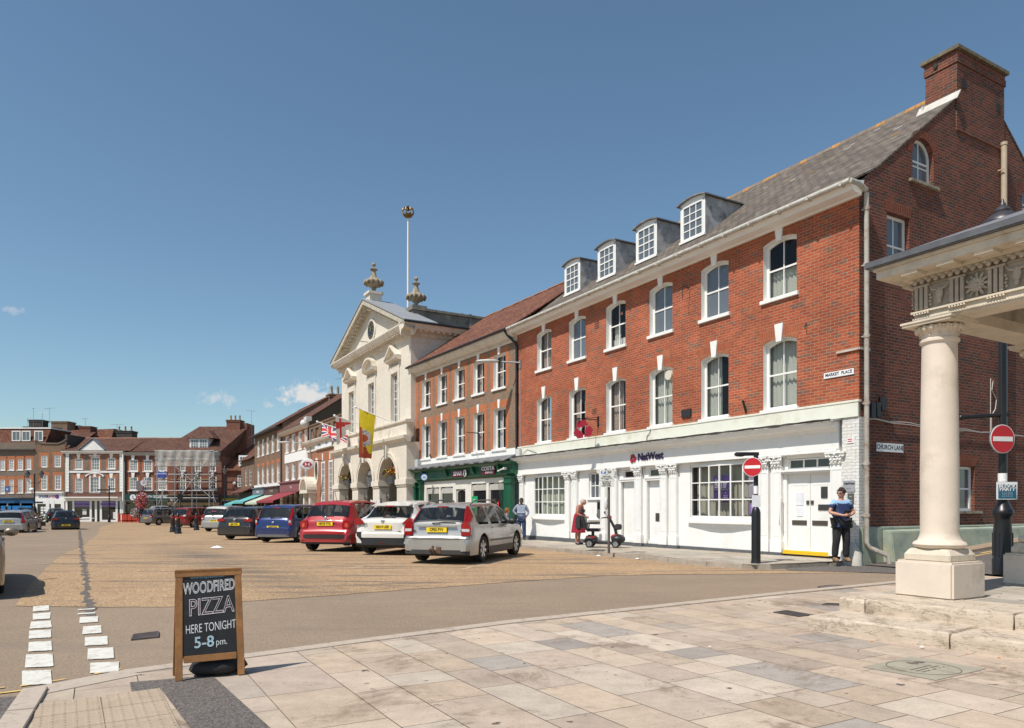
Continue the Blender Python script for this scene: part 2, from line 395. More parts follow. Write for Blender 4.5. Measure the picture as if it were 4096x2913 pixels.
 # setting: ground, square, paving
def bands(poly):
 for hs in([(0,1,9)],[(0,-1,-9),(0,1,18)],[(0,-1,-18)]):
  q=clip_poly(poly,hs)
  if q:yield q
def sheet(mb,poly,up,mi=0,zf=None):
 for q in bands(poly):mb.poly([(a,b,(zf(a,b)if zf else zg(b))+up)for a,b in q],mi)
 return mb
def asphalt(name,c1,c2,sc=90,patch=None,streak=None,sp=.45,line=1):
 m,t,b=base_mat(name,.9,0,.25);o=coords(t,'Object')
 col=ramp(t,noise(t,sc,2,.8,o),.3,.72,c1,c2)
 big=ramp(t,noise(t,.35,6,.65,o),.25,.75,(.86,)*3,(1.14,)*3);col=mix(t,col,big,1.,'MULTIPLY')
 vo=nn(t,'ShaderNodeTexVoronoi');vo.inputs['Scale'].default_value=sc*.7;t.links.new(o,vo.inputs['Vector'])
 sp_=nn(t,'ShaderNodeSeparateColor');t.links.new(vo.outputs['Color'],sp_.inputs[0])
 col=mix(t,col,ramp(t,sp_.outputs[1],.0,1.,(1-sp,)*3,(1+sp,)*3),1.,'MULTIPLY')
 if streak:
  mp=nn(t,'ShaderNodeMapping');mp.inputs['Rotation'].default_value=(0,0,R(-9));mp.inputs['Scale'].default_value=(.22,1.7,1);t.links.new(o,mp.inputs['Vector'])
  f=ramp(t,noise(t,.9,9,.78,mp.outputs[0],.4),.52,.60)
  la,lb_=GP('K',1150,-30),GP('K',2250,330);lm=(la+lb_)/2;ld=(lb_-la);ang_=math.atan2(ld.y,ld.x)
  ve=nn(t,'ShaderNodeVectorMath',operation='SUBTRACT');t.links.new(o,ve.inputs[0]);ve.inputs[1].default_value=(lm.x,lm.y,0)
  ro=nn(t,'ShaderNodeVectorRotate');ro.rotation_type='Z_AXIS';ro.inputs['Angle'].default_value=-ang_;t.links.new(ve.outputs[0],ro.inputs['Vector'])
  ve2=nn(t,'ShaderNodeVectorMath',operation='MULTIPLY');t.links.new(ro.outputs[0],ve2.inputs[0]);ve2.inputs[1].default_value=(1.5/ld.length,.75,0)
  ln=nn(t,'ShaderNodeVectorMath',operation='LENGTH');t.links.new(ve2.outputs[0],ln.inputs[0])
  near=ramp(t,ln.outputs['Value'],.1,1.3,(1,1,1),(0,0,0))
  f2=ramp(t,noise(t,.8,9,.78,mp.outputs[0],.3),.43,.54)
  mu=nn(t,'ShaderNodeMath',operation='MULTIPLY');t.links.new(near,mu.inputs[0]);t.links.new(f2,mu.inputs[1])
  mx=nn(t,'ShaderNodeMath',operation='MAXIMUM');t.links.new(mu.outputs[0],mx.inputs[0])
  m3=nn(t,'ShaderNodeMath',operation='MULTIPLY');t.links.new(f,m3.inputs[0]);m3.inputs[1].default_value=.75 if line else .35;t.links.new(m3.outputs[0],mx.inputs[1])
  col=mix(t,col,streak,mx.outputs[0])
 t.links.new(col,b.inputs['Base Color']);bump(t,b,noise(t,sc*1.2,2,.7,o),.5,.006)
 return m
GROUND=asphalt('road_asphalt',(.235,.174,.124),(.315,.237,.168),130,streak=(.20,.165,.13),line=None,sp=.22)
TAN=asphalt('tan_resin_surface',(.30,.20,.115),(.455,.31,.182),75,streak=(.125,.105,.092))
TARM=asphalt('dark_tarmac',(.10,.085,.078),(.17,.15,.135),120)
mb=MB()
rows=[-60,9,18,120,1500]
for i in range(4):
 mb.poly([(-700,rows[i],zg(rows[i])-.012),(700,rows[i],zg(rows[i])-.012),(700,rows[i+1],zg(rows[i+1])-.012),(-700,rows[i+1],zg(rows[i+1])-.012)])
struct('ground',mb,GROUND,recalc=False)
mb=MB()
left=[(-7.21,10.53),(-10.4,16.2),(-13.4,21.8),(-15.1,25.4),(-17.8,30.6),(-24.8,43.6),(-34,59.8),(-46,84),(-50.4,93)]
right_=[(-34,93),(-29,78),(.54,24.27),(2.77,19.67),(3.77,17.6),(4.5,16.6),(5.5,15.95),(7.6,15.3),(5.5,15.1),(2,14.73),(-.22,13.41),(-2.99,11.61),(-4.1,10.96),(-4.91,10.46),(-6.02,10.39)]
def tri_sheet(mb,outline,up,mi=0,zf=None):
 """any outline: triangulate, then lay each triangle on the ground"""
 bm=bmesh.new();f=bm.faces.new([bm.verts.new((a,b,0))for a,b in outline]);bmesh.ops.triangulate(bm,faces=[f])
 for f in bm.faces:sheet(mb,[(v.co.x,v.co.y)for v in f.verts],up,mi,zf)
 bm.free();return mb
random.seed(11);ol=left+right_;OL=[]
for i in range(len(ol)):
 a,b=Vector(ol[i]),Vector(ol[(i+1)%len(ol)]);d=b-a;n=max(1,int(d.length/.25))if i>len(left)+5 else max(1,int(d.length/1.2));nr=Vector((-d.y,d.x)).normalized()
 for k in range(n):q=a+d*(k/n)+nr*random.uniform(-.035,.035);OL.append((q.x,q.y))
tri_sheet(mb,OL,-.006)
struct('square_surface',mb,TAN,recalc=False)
def strip(mb,pts,w,up,mi=0,jit=0,broken=0,sub=6):
 L=[]
 P=[Vector((p[0],p[1]))for p in pts]
 for i in range(len(P)-1):
  n=max(1,int((P[i+1]-P[i]).length*sub))
  for k in range(n):L.append(P[i].lerp(P[i+1],k/n))
 L.append(P[-1])
 E_=[]
 for i,p in enumerate(L):
  d=(L[min(i+1,len(L)-1)]-L[max(0,i-1)]).normalized();nrm=Vector((-d.y,d.x))
  E_.append((p+nrm*(w/2+random.uniform(-jit,jit)),p-nrm*(w/2+random.uniform(-jit,jit))))
 for i in range(len(L)-1):
  if broken and random.random()<broken:continue
  a,b=E_[i],E_[i+1]
  mb.poly([(q.x,q.y,zg(q.y)+up)for q in(a[0],a[1],b[1],b[0])],mi)
 return mb
ROADW=plain('road_marking_white',(.62,.60,.54),.85,var=.12,scale=8,dirt=(.36,.29,.22),dscale=7,detail=9)
ROADY=plain('road_marking_yellow',(.68,.46,.14),.8,var=.2,scale=8,dirt=(.40,.29,.17),dscale=7)
mb=MB()
LB=[(230,343,390,432),(230,352,440,490),(215,356,497,552),(208,357,560,622),(203,362,640,712),(178,370,728,825),(158,356,842,948)]
RB=[(545,663,410,423),(550,670,437,453),(560,690,465,513),(580,712,530,590),(595,755,605,672),(615,797,685,768),(635,832,785,864)]
for x0,x1,y0,y1 in LB+RB:
 q=[GP('K',x0,y0+6),GP('K',x1,y0-2),GP('K',x1+2,y1-9),GP('K',x0-3,y1)]
 n=16;top=[q[0].lerp(q[1],i/n)for i in range(n+1)];bot=[q[3].lerp(q[2],i/n)for i in range(n+1)]
 top=[p+Vector((random.uniform(-.006,.006),random.uniform(-.011,.011),0))for p in top];bot=[p+Vector((random.uniform(-.006,.006),random.uniform(-.011,.011),0))for p in bot]
 pts=[(p.x,p.y)for p in top]+[(p.x,p.y)for p in bot[::-1]]
 tri_sheet(mb,pts,-.002)
struct('road_marking',mb,ROADW,recalc=False)
mb=MB()
edge=[(-7.2,4.2),(-4.3,5.45),(-3.88,5.74),(-3.45,6.42),(-1.96,7.68),(-.15,9.12),(4.25,11.83),(8.2,14.1)]
strip(mb,edge[:3],.05,-.0035,jit=.012,broken=.12,sub=10);strip(mb,[(-4.9,5.35),(-3.9,5.95),(-3.5,6.5)],.04,-.0025,jit=.012,broken=.35,sub=10)
strip(mb,edge[3:],.05,-.003,jit=.010,broken=.10,sub=7)
for a,b in((('D',660,1280),('D',1250,1160)),(('Q',1890,1225),('Q',2100,1198)),(('M',220,1170),('M',1750,1100)),(('M',840,1000),('M',1850,935))):
 A_,B_=GP(*a),GP(*b);strip(mb,[(A_.x,A_.y),(B_.x,B_.y)],.07,-.0035,mi=1,jit=.012,broken=.25,sub=5)
struct('yellow_line',mb,[ROADY,plain('worn_line',(.48,.38,.27),.9,var=.15,scale=9)],recalc=False)
mb=MB()
cp=[GP('M',x,y)for x,y in((1030,720),(1045,850),(1060,960),(1085,1100),(1100,1250),(1125,1400),(1110,1560))]+[GP('K',605,340),GP('K',640,385),GP('K',620,465)]
strip(mb,[(p.x,p.y)for p in cp],.10,-.0045,jit=.055,sub=5)
c2=[GP('W',380,0),GP('K',845,600),GP('K',820,630)]
struct('road_crack',mb,TARM,recalc=False)
def paving_mat(name,cols,rough=.8):
 m,t,b=base_mat(name,rough,0,.3);o=coords(t,'Object')
 at=nn(t,'ShaderNodeAttribute');at.attribute_name='slab'
 n1=noise(t,3.2,8,.75,o);c=mix(t,at.outputs['Color'],ramp(t,n1,.25,.75,(.74,)*3,(1.16,)*3),1.,'MULTIPLY')
 n2=noise(t,55,3,.8,o);c=mix(t,c,ramp(t,n2,.2,.8,(.82,)*3,(1.16,)*3),1.,'MULTIPLY')
 f=ramp(t,noise(t,.75,10,.8,o,.5),.53,.61);st=nn(t,'ShaderNodeMath',operation='MULTIPLY');t.links.new(f,st.inputs[0]);st.inputs[1].default_value=.7
 c=mix(t,c,(.20,.14,.095),st.outputs[0])
 f3=ramp(t,noise(t,6.5,3,.5,o),.69,.72);c=mix(t,c,(.12,.095,.08),f3)
 t.links.new(c,b.inputs['Base Color']);bump(t,b,n2,.35,.004)
 return m
PAVE=paving_mat('paving_slab',None)
JOINT=plain('paving_joint',(.17,.125,.085),.95,var=.3,scale=10)
def slabs(name,hs,org,deg,nrow,rowh,leng,cols,umin,umax,up=0.,zf=None,gap=.007,hs_rows=None):
 mb=MB();cl=[];a=R(deg);ux=(math.cos(a),math.sin(a));vx=(-math.sin(a),math.cos(a));v=0
 z=lambda x,y:(zf(x,y)if zf else zg(y))+up
 for r in range(nrow):
  h=random.choice(rowh);u=umin-random.random()
  while u<umax:
   l=random.choice(leng)
   q=[(u+gap/2,v+gap/2),(u+l-gap/2,v+gap/2),(u+l-gap/2,v+h-gap/2),(u+gap/2,v+h-gap/2)]
   q=[(org[0]+p*ux[0]+s*vx[0],org[1]+p*ux[1]+s*vx[1])for p,s in q]
   q=clip_poly(q,hs)
   if q:
    c=random.choice(cols);k=random.uniform(.9,1.1)
    for q2 in(bands(q)if not zf else[q]):
     mb.poly([(x,y,z(x,y))for x,y in q2]);cl.append(tuple(w*k for w in c))
   u+=l
  v+=h
 o=mb.build(name,PAVE,None,recalc=False);at=o.data.color_attributes.new('slab','FLOAT_COLOR','CORNER')
 for p,c in zip(o.data.polygons,cl):
  for li in p.loop_indices:at.data[li].color=(c[0],c[1],c[2],1)
 o['kind']='structure';return o
def half(p,q,keep):
 a,b=-(q[1]-p[1]),(q[0]-p[0]);c=a*p[0]+b*p[1]
 return(a,b,c)if a*keep[0]+b*keep[1]<=c else(-a,-b,-c)
SL=[(.48,.375,.29),(.51,.41,.325),(.45,.355,.28),(.52,.435,.35),(.42,.335,.27),(.49,.39,.30),(.51,.40,.30),(.46,.36,.275),(.47,.37,.285),(.50,.41,.315),(.53,.44,.35),(.38,.32,.265),(.36,.315,.275),(.47,.365,.27),(.49,.395,.315),(.48,.38,.295)]
KP=(2,5)
PH=[half((-3.85,5.78),(-3.45,6.37),KP),half((-3.45,6.37),(-.15,9.03),KP),half((-.15,9.03),(4.25,11.73),KP),half((-3.85,5.78),(-3.35,4.75),KP),half((4.25,11.73),(8.2,14.0),KP)]
mb=MB();q=[(-4,1.0),(16,1.0),(16,16),(-4,16)];sheet(mb,clip_poly(q,PH),-.004);struct('plaza_bed',mb,JOINT,recalc=False)
slabs('plaza_paving',PH,(-14,2.6),-60.2,56,(.38,.45,.52,.6),(.42,.55,.65,.75,.9,1.0),SL,-2,18,up=.004)
KERB=plain('kerb_stone',(.46,.38,.305),.8,var=.15,scale=5,bmp=.4,dirt=(.27,.22,.17),dscale=5)
mb=MB()
kz=0
for pts,w in((edge[2:4],.30),(edge[3:],.20),([(-3.22,4.4),(-3.84,5.66)],.17)):
 P=[Vector((p[0],p[1]))for p in pts]
 for i in range(len(P)-1):
  n=max(1,round((P[i+1]-P[i]).length/.9));d=(P[i+1]-P[i]).normalized();nr=Vector((d.y,-d.x))
  for k in range(n):
   A_=P[i].lerp(P[i+1],k/n)+d*.006+nr*.02;B_=P[i].lerp(P[i+1],(k+1)/n)-d*.006+nr*.02
   q=[A_,B_,B_+nr*w,A_+nr*w];kz+=.0012
   mb.hexa([(p.x,p.y,zg(p.y)-.05)for p in q],[(p.x,p.y,zg(p.y)+.009+kz)for p in q])
struct('plaza_kerb',mb,KERB,bevel=.004)
mb=MB();W_=lambda x,y:GP('W',x,y)
A_=[GP('K',912,938),GP('K',1490,888),GP('K',1850,1215),GP('K',2080,1420),GP('K',1500,1480),GP('K',1130,985),GP('K',925,1004)]
tri_sheet(mb,[(p.x,p.y)for p in A_],.010);q_=[GP('W',215,268),GP('W',100,695),GP('W',40,1000),GP('W',-700,1000),GP('W',-500,320)]
tri_sheet(mb,[(p.x,p.y)for p in q_],-.0045)
struct('tarmac_patch',mb,TARM,recalc=False)
TACT=plain('tactile_slab',(.42,.325,.235),.9,var=.12,scale=6,bmp=.6,dirt=(.33,.26,.18),dscale=3)
mb=MB();q0,q1=W_(460,405),W_(2090,192);ex=(q1-q0).normalized();ey=(W_(400,690)-q0).normalized();ey=(ey-ex*ey.dot(ex)*.15).normalized()
wq=(q1-q0).length;cs=wq/2
for i in range(2):
 for j in range(4):
  a=q0+ex*(i*cs+.004)+ey*(j*cs+.004);b=a+ex*(cs-.008);c=b+ey*(cs-.008);d=a+ey*(cs-.008)
  mb.hexa([(p.x,p.y,-.01)for p in(a,b,c,d)],[(p.x,p.y,.014)for p in(a,b,c,d)])
  for m in range(6):
   for n in range(6):
    p=a+ex*cs*(m+.5)/6+ey*cs*(n+.5)/6
    mb.cyl((p.x,p.y,.013),(p.x,p.y,.018),cs/24,cs/34,8)
struct('tactile_paving',mb,TACT)
FX,FY=Vector((.4967,-.8679)),Vector((.8679,.4967))
FO=Vector((.244,30.486))
def fpt(u,v=0):return FO+FX*u+FY*v
kerbline=[fpt(-70,-2.6),fpt(-30,-2.6),fpt(-8,-2.6),Vector((.54,24.27)),Vector((2.77,19.67)),Vector((3.77,17.6)),Vector((4.45,16.62)),Vector((5.1,16.05)),Vector((5.7,15.97)),Vector((6.4,16.3)),Vector((7.3,16.75)),Vector((8.1,16.95))]
PG=[]
mb=MB();mk=MB()
for i in range(len(kerbline)-1):
 a,b=kerbline[i],kerbline[i+1];d=(b-a).normalized();nr=Vector((-d.y,d.x))if False else FY
 n=max(1,round((b-a).length/.92))
 for k in range(n):
  p,q=a.lerp(b,k/n)+d*.004,a.lerp(b,(k+1)/n)-d*.004;nn_=Vector((-d.y,d.x))*-1
  if nn_.dot(FY)>0:pass
  else:nn_=-nn_
  o1,o2=p+nn_*.14,q+nn_*.14
  z=lambda v,u_:(v.x,v.y,zg(v.y)+u_)
  hh=.10 if i<7 else .10-.008*(i-6)
  mk.hexa([z(p,-.05),z(q,-.05),z(o2,-.05),z(o1,-.05)],[z(p,hh),z(q,hh),z(o2,hh),z(o1,hh)])
struct('pavement_kerb',mk,plain('pavement_kerb_stone',(.36,.31,.25),.8,var=.15,scale=4,bmp=.4,dirt=(.25,.2,.15),dscale=3),bevel=.008)
poly=[(p.x,p.y)for p in kerbline]+[tuple(fpt(15.9,.2)),tuple(fpt(-70,.2))]
tri_sheet(mb,poly,.088);struct('pavement_bed',mb,JOINT,recalc=False)
hsn=[half((.54,24.27),(3.9,17.55),(8,20)),half((3.9,17.55),(5.1,16.2),(8,20)),half((5.7,16.1),(8.1,17.05),(5,20)),half(tuple(fpt(0,.1)),tuple(fpt(10,.1)),(0,25)),(0,1,60)]
hsn=[(a,b,c-(.15*math.hypot(a,b)if i==0 else 0))for i,(a,b,c)in enumerate(hsn)]
SP=[(.43,.38,.31),(.46,.40,.32),(.40,.36,.30),(.38,.345,.295),(.45,.39,.33),(.42,.36,.29)]
slabs('pavement',hsn,tuple(fpt(-32,-3.2)),-60.2,8,(.6,.45),(.6,.75,.9),SP,0,50,up=.096)
LO=FO+FX*15.75
def lane_z(x,y):
 g=(Vector((x,y))-LO).dot(FY)
 return .104+.068*max(0,g)
def lpt(g,t):p=LO+FY*g+FX*t;return(p.x,p.y)
mb=MB()
P=[lpt(0.05,-.3),lpt(0.05,4.6),lpt(45,7.5),lpt(45,-.3)]
mb.poly([(x,y,lane_z(x,y))for x,y in P]);struct('lane',mb,TARM,recalc=False)
mb=MB()
A_=[(6.1,16.25),(8.0,16.95),(9.3,16.0),(8.4,14.9),(7.1,15.35),(5.95,15.6)]
tri_sheet(mb,A_,.001,zf=lambda x,y:max(zg(y),lane_z(x,y))if False else zg(y));struct('lane_mouth',mb,TARM,recalc=False)
mb=MB()
for t0,up in((.42,.05),):
 for k in range(30):
  a=[lpt(.9+k*.92,0.02),lpt(.9+k*.92+.91,0.02),lpt(.9+k*.92+.91,t0+.35),lpt(.9+k*.92,t0+.35)]
  mb.hexa([(x,y,lane_z(x,y)-.05)for x,y in a],[(x,y,lane_z(x,y)+.07)for x,y in a])
struct('lane_kerb',mb,plain('lane_kerb_stone',(.30,.22,.15),.85,var=.2,scale=4,bmp=.5),bevel=.006)
mb=MB()
for t0 in(.95,1.12):
 for k in range(3,36):
  if random.random()<.15:continue
  a=[lpt(k*.8,t0),lpt(k*.8+.8,t0),lpt(k*.8+.8,t0+.06),lpt(k*.8,t0+.06)]
  mb.poly([(x,y,lane_z(x,y)+.004)for x,y in a])
for g,t0 in((5.2,1.9),(6.0,2.6),(6.6,1.9)):
 a=[lpt(g,t0),lpt(g+.25,t0),lpt(g+.25,t0+1.1),lpt(g,t0+1.1)];mb.poly([(x,y,lane_z(x,y)+.004)for x,y in a],1)
struct('lane_marking',mb,[ROADY,ROADW],recalc=False)
def cover(name,corners,label,cat,mat,up=.003,grate=False,oval=False):
 mb=MB();c=[Vector(p)for p in corners];ce=sum(c,Vector())/4
 if oval:
  ax,ay=(c[1]-c[0])/2,(c[3]-c[0])/2;q=[ce+ax*math.cos(k*math.pi/12)+ay*math.sin(k*math.pi/12)for k in range(24)]
 else:q=c
 mb.hexa([(p.x,p.y,p.z-.02)for p in q],[(p.x,p.y,p.z+up)for p in q])
 mb2=MB();q2=[ce+(p-ce)*.86 for p in q]
 for k in range(len(q)):
  a,b,c_,d=q[k],q[(k+1)%len(q)],q2[(k+1)%len(q)],q2[k]
  mb2.hexa([(p.x,p.y,p.z+up)for p in(a,b,c_,d)],[(p.x,p.y,p.z+up+.004)for p in(a,b,c_,d)])
 if not oval:
  for k in range(1,7):
   a,b=q2[0].lerp(q2[3],k/7),q2[1].lerp(q2[2],k/7);w=(q2[3]-q2[0])*.03
   mb2.hexa([(p.x,p.y,p.z+up)for p in(a,b,b+w,a+w)],[(p.x,p.y,p.z+up+.003)for p in(a,b,b+w,a+w)])
 t=thing(name,label,cat,(ce.x,ce.y,ce.z));T_=Matrix.Translation((-ce.x,-ce.y,-ce.z));mb.xf(T_);mb2.xf(T_)
 mb.build('cover_plate',mat,t);mb2.build('cover_frame',plain('cast_iron',(.10,.085,.08),.6,.3,var=.4,scale=12,bmp=.5),t);return t
IRONP=plain('worn_iron',(.16,.125,.12),.6,.2,var=.35,scale=9,bmp=.5,dirt=(.24,.15,.10),dscale=6)
cover('drain_cover',[GP('K',920,632),GP('K',1115,612),GP('K',1117,573),GP('K',935,595)],'rectangular iron drain cover in the road left of the chalk board sign','drain cover',IRONP)
cover('drain_cover',[GP('P',290,573,.01),GP('P',430,580,.01),GP('P',465,566,.01),GP('P',330,560,.01)],'small square iron grate in the paving behind the stone steps','drain cover',IRONP)
cover('drain_cover',[GP('U',1190,163,.01),GP('U',1300,182,.01),GP('U',1365,175,.01),GP('U',1250,155,.01)],'wide dark grate in the plaza paving left of the stone steps','drain cover',plain('dark_grate',(.05,.045,.042),.7,var=.4,scale=20))
cover('manhole_cover',[GP('P',245,433),GP('P',480,425),GP('P',490,405),GP('P',260,412)],'oval worn manhole cover in the road near the plaza edge','manhole cover',IRONP,oval=True)
cover('drain_cover',[GP('E',870,1277,.1),GP('E',1050,1283,.1),GP('E',1080,1268,.1),GP('E',940,1265,.1)],'rusty cover in the bank pavement near the parking sign post','drain cover',IRONP)
mb=MB();st=[(3.15,6.53),(3.84,6.99),(4.22,6.46),(3.52,6.03)]
mb.poly([(x,y,.008)for x,y in st])
cc=Vector((3.68,6.50));d1=(Vector(st[1])-Vector(st[0])).normalized();d2=(Vector(st[3])-Vector(st[0])).normalized()
for r0 in(.285,):
 for k in range(48):
  a,b=2*math.pi*k/48,2*math.pi*(k+1)/48
  q=[cc+(d1*math.cos(t_)+d2*math.sin(t_))*rr for t_,rr in((a,r0),(b,r0),(b,r0+.009),(a,r0+.009))]
  mb.poly([(p.x,p.y,.0105)for p in q],1)
random.seed(3)
for r_ in range(3):
 for k in range(11):
  p=cc+d1*(-.19+k*.035)+d2*(-.02+r_*.05);q=[p,p+d1*.022,p+d1*.022+d2*.018,p+d2*.018]
  if random.random()<.85:mb.poly([(v.x,v.y,.0105)for v in q],1)
p=cc+d1*.07-d2*.17
for dx,dy,w,h in((0,0,.15,.05),(.02,-.03,.04,.1),(.1,.02,.08,.05)):
 q=[p+d1*dx+d2*dy,p+d1*(dx+w)+d2*dy,p+d1*(dx+w)+d2*(dy+h),p+d1*dx+d2*(dy+h)];mb.poly([(v.x,v.y,.0105+dx*.01)for v in q],1)
o=mb.build('engraved_stone',[plain('green_grey_stone',(.34,.305,.235),.8,var=.12,scale=5,dirt=(.24,.21,.16),dscale=3),plain('engraving',(.15,.125,.09),.9)],None,recalc=False)
props(o,'greenish engraved paving stone with a circle, beside the stone steps','engraved stone')
# building kit
def outline(xa,xb,za,zb,rise=0,off=0):
 xa,xb,za,zb=xa+off,xb-off,za+off,zb-off
 if rise<=0:return[(xa,za),(xa,zb),(xb,zb),(xb,za)]
 w=(xb-xa)/2;rise=min(rise,w)
 rad=(w*w+rise*rise)/(2*rise);th=math.asin(min(1,w/rad));cx=(xa+xb)/2
 n=12
 return[(xa,za)]+[(cx+rad*math.sin(-th+2*th*k/n),zb-rad+rad*math.cos(-th+2*th*k/n))for k in range(n+1)]+[(xb,za)]
def arc_top(xa,xb,zb,rise,x):
 if rise<=0:return zb
 w=(xb-xa)/2;rise=min(rise,w);rad=(w*w+rise*rise)/(2*rise);cx=(xa+xb)/2
 return zb-rad+math.sqrt(max(0,rad*rad-(x-cx)**2))
def window(par,xa,xb,za,zb,y=.14,nx=2,nz=2,rise=0,fw=.065,bw=.024,mat=None,pane=None,sash=True,M=None,sill=None,key=None,blind=None,name='window',simple=False,smat=None,mid=.5,fd=.05):
 """window frame mesh + child pane (+ sill, keystone, blind)"""
 mat=mat or WHITE;pane=pane or PANE
 X=lambda mb:mb.xf(M)if M is not None else mb
 mb=MB();O=outline(xa,xb,za,zb,rise);I=outline(xa,xb,za,zb,rise,fw);n=len(O)
 for k in range(n):
  a,b,c,d=O[k],O[(k+1)%n],I[(k+1)%n],I[k]
  mb.poly([(p[0],y,p[1])for p in(a,b,c,d)]);mb.poly([(d[0],y,d[1]),(c[0],y,c[1]),(c[0],y+fd,c[1]),(d[0],y+fd,d[1])])
 zm=za+(zb-za)*mid
 if sash:mb.box(xa+fw,xb-fw,y+.006,y+.04,zm-.022,zm+.022)
 for k in range(1,nx):
  x=xa+fw+(xb-xa-2*fw)*k/nx;mb.box(x-bw/2,x+bw/2,y+.012,y+.042,za+fw*.6,arc_top(xa+fw,xb-fw,zb-fw,rise,x))
 h0,h1=za+fw,zb-fw-(rise*.5 if rise else 0)
 for k in range(1,nz):
  z=h0+(h1-h0)*k/nz
  if sash and abs(z-zm)<.06:continue
  mb.box(xa+fw,xb-fw,y+.014,y+.041,z-bw/2,z+bw/2)
 f=X(mb).build(name,mat,par,recalc=False)
 pm=MB();pm.poly([(a,y+.03,b)for a,b in outline(xa,xb,za,zb,rise,fw*.8)])
 X(pm).build('pane',pane,f,recalc=False)
 if sill:
  p,h,o=sill;sm=MB();sm.box(xa-o,xb+o,-p,y+.01,za-h,za);X(sm).build('sill',smat or mat,f,bevel=.006 if not simple else 0)
 if key:
  wb,wt,h,lo=key;cx=(xa+xb)/2;km=MB()
  q=[(cx-wb/2,zb-lo),(cx+wb/2,zb-lo),(cx+wt/2,zb+h),(cx-wt/2,zb+h)]
  km.ext([(a,-.045,b)for a,b in q],(0,.055,0));X(km).build('keystone',smat or mat,f)
 if blind:
  for kind,x0,x1,z0,z1 in blind:
   bm_=MB();u0,u1=xa+(xb-xa)*x0,xa+(xb-xa)*x1;w0,w1=za+(zb-za)*z0,za+(zb-za)*z1
   k=max(3,int((u1-u0)/.06))
   bm_.grid(lambda s,t:(u0+(u1-u0)*s,y+.16+.018*math.sin(s*k*3.1),w0+(w1-w0)*t),k*3,1)
   X(bm_).build('blind' if kind is BLIND else 'curtain',kind,f,recalc=False,smooth=80)
 return f
def molding(mb,prof,x0,x1,mi=0,caps=True):
 return mb.ext([(x0,y,z)for y,z in prof],(x1-x0,0,0),mi)
def dentils(mb,x0,x1,y0,y1,z0,z1,w,gap,mi=0):
 n=int((x1-x0)/(w+gap));s=(x1-x0)/n
 for k in range(n):mb.box(x0+k*s,x0+k*s+w,y0,y1,z0,z1,mi)
 return mb
SIDE=lambda x:Matrix(((0,-1,0,x),(1,0,0,0),(0,0,1,0),(0,0,0,1)))
# the bank building on the corner
BK=thing('bank_building','tall red brick corner building with slate roof, four dormers and white ground floor front','building',(FO.x,FO.y,0),R(-60.22))
W0,PIT=15.72,2.28
mb=MB();holes=[]
WX=[(1.53+PIT*k,2.59+PIT*k)for k in range(6)]
for a,b in WX:holes+=[(a,b,3.96,5.82,.11),(a,b,6.86,8.43,.10)]
mb.wall(0,W0,3.9,9.0,holes,0,.17,0,1)
mb.build('wall',[BR_RED,WHITE2],BK,recalc=False)
mb=MB()
for a,b in WX:
 for zt in(5.82,8.43):
  c=(a+b)/2;h=.30 if zt<6 else .27;n=8
  lo=[(a-.02+(b-a+.04)*k/n,arc_top(a,b,zt,.11,min(max(a+(b-a)*k/n,a),b)))for k in range(n+1)]
  hi=[(c+(p[0]-c)*1.32,p[1]+h)for p in lo]
  for k in range(n):mb.poly([(lo[k][0],-.004,lo[k][1]),(lo[k+1][0],-.004,lo[k+1][1]),(hi[k+1][0],-.004,hi[k+1][1]),(hi[k][0],-.004,hi[k][1])])
mb.build('brick_arch',BR_ORGD,BK,recalc=False)
BL1=[[(CURT,0,.45,0,1)],[(CURT,0,.35,0,1),(CURT,.55,.8,0,1)],[(CURT,0,.55,0,1)],[(BLIND,0,1,0,1)],[(BLIND,0,.5,0,1)],[(BLIND,0,1,.0,1)]]
BL2=[[(CURT,0,.6,0,1)],[(NETC,0,1,0,.35)],[(WHITE,0,1,0,.22),(BLIND,.1,.4,.2,.5)],[],[],[(BLIND,0,1,0,.5)]]
for k,(a,b)in enumerate(WX):
 window(BK,a,b,3.99,5.82,.15,2,2,.11,.075,.028,pane=PANET,blind=BL1[k],sill=(.07,.10,.07),key=(.16,.27,.36,.10),smat=WHITE)
 window(BK,a,b,6.89,8.43,.15,2,2,.10,.075,.028,pane=PANET if k in(0,2,5)else PANE,blind=BL2[k],sill=(.07,.10,.07),key=(.16,.27,.34,.10),smat=WHITE)
mb=MB();mb.box(.3,W0-.4,1.6,1.65,.3,8.8);mb.box(.3,W0-.4,.25,1.6,6.2,6.3);mb.box(.3,W0-.4,.25,1.6,8.7,8.78);mb.box(.3,W0-.4,.25,1.6,3.3,3.4)
for k in range(5):mb.box(WX[k][1]+.55,WX[k][1]+.6,.2,1.6,.3,8.7)
mb.build('inner_wall',ROOM,BK)
mb=MB();molding(mb,[(0,8.64),(-.06,8.64),(-.08,8.68),(-.36,8.70),(-.38,8.76),(-.44,8.84),(-.44,8.90),(.1,9.02)],-.05,W0+.06);mb.build('eaves_cornice',WHITE2,BK)
mb=MB();mb.tube([(-.05,-.50,8.86),(W0+.12,-.50,8.86)],.065,10)
for k in range(18):mb.box(.3+k*.9,.36+k*.9,-.575,-.42,8.795,8.88)
mb.tube([(W0+.12,-.50,8.86),(W0+.15,-.25,8.84),(W0+.12,.08,8.76)],.06,8)
mb.build('gutter',plain('painted_gutter',(.46,.44,.39),.6,var=.2,scale=6,dirt=(.25,.22,.16),dscale=8),BK,smooth=40)
RZ=lambda y:8.98+.775*y if y>.6 else 8.88+.52*(y+.5)
mb=MB()
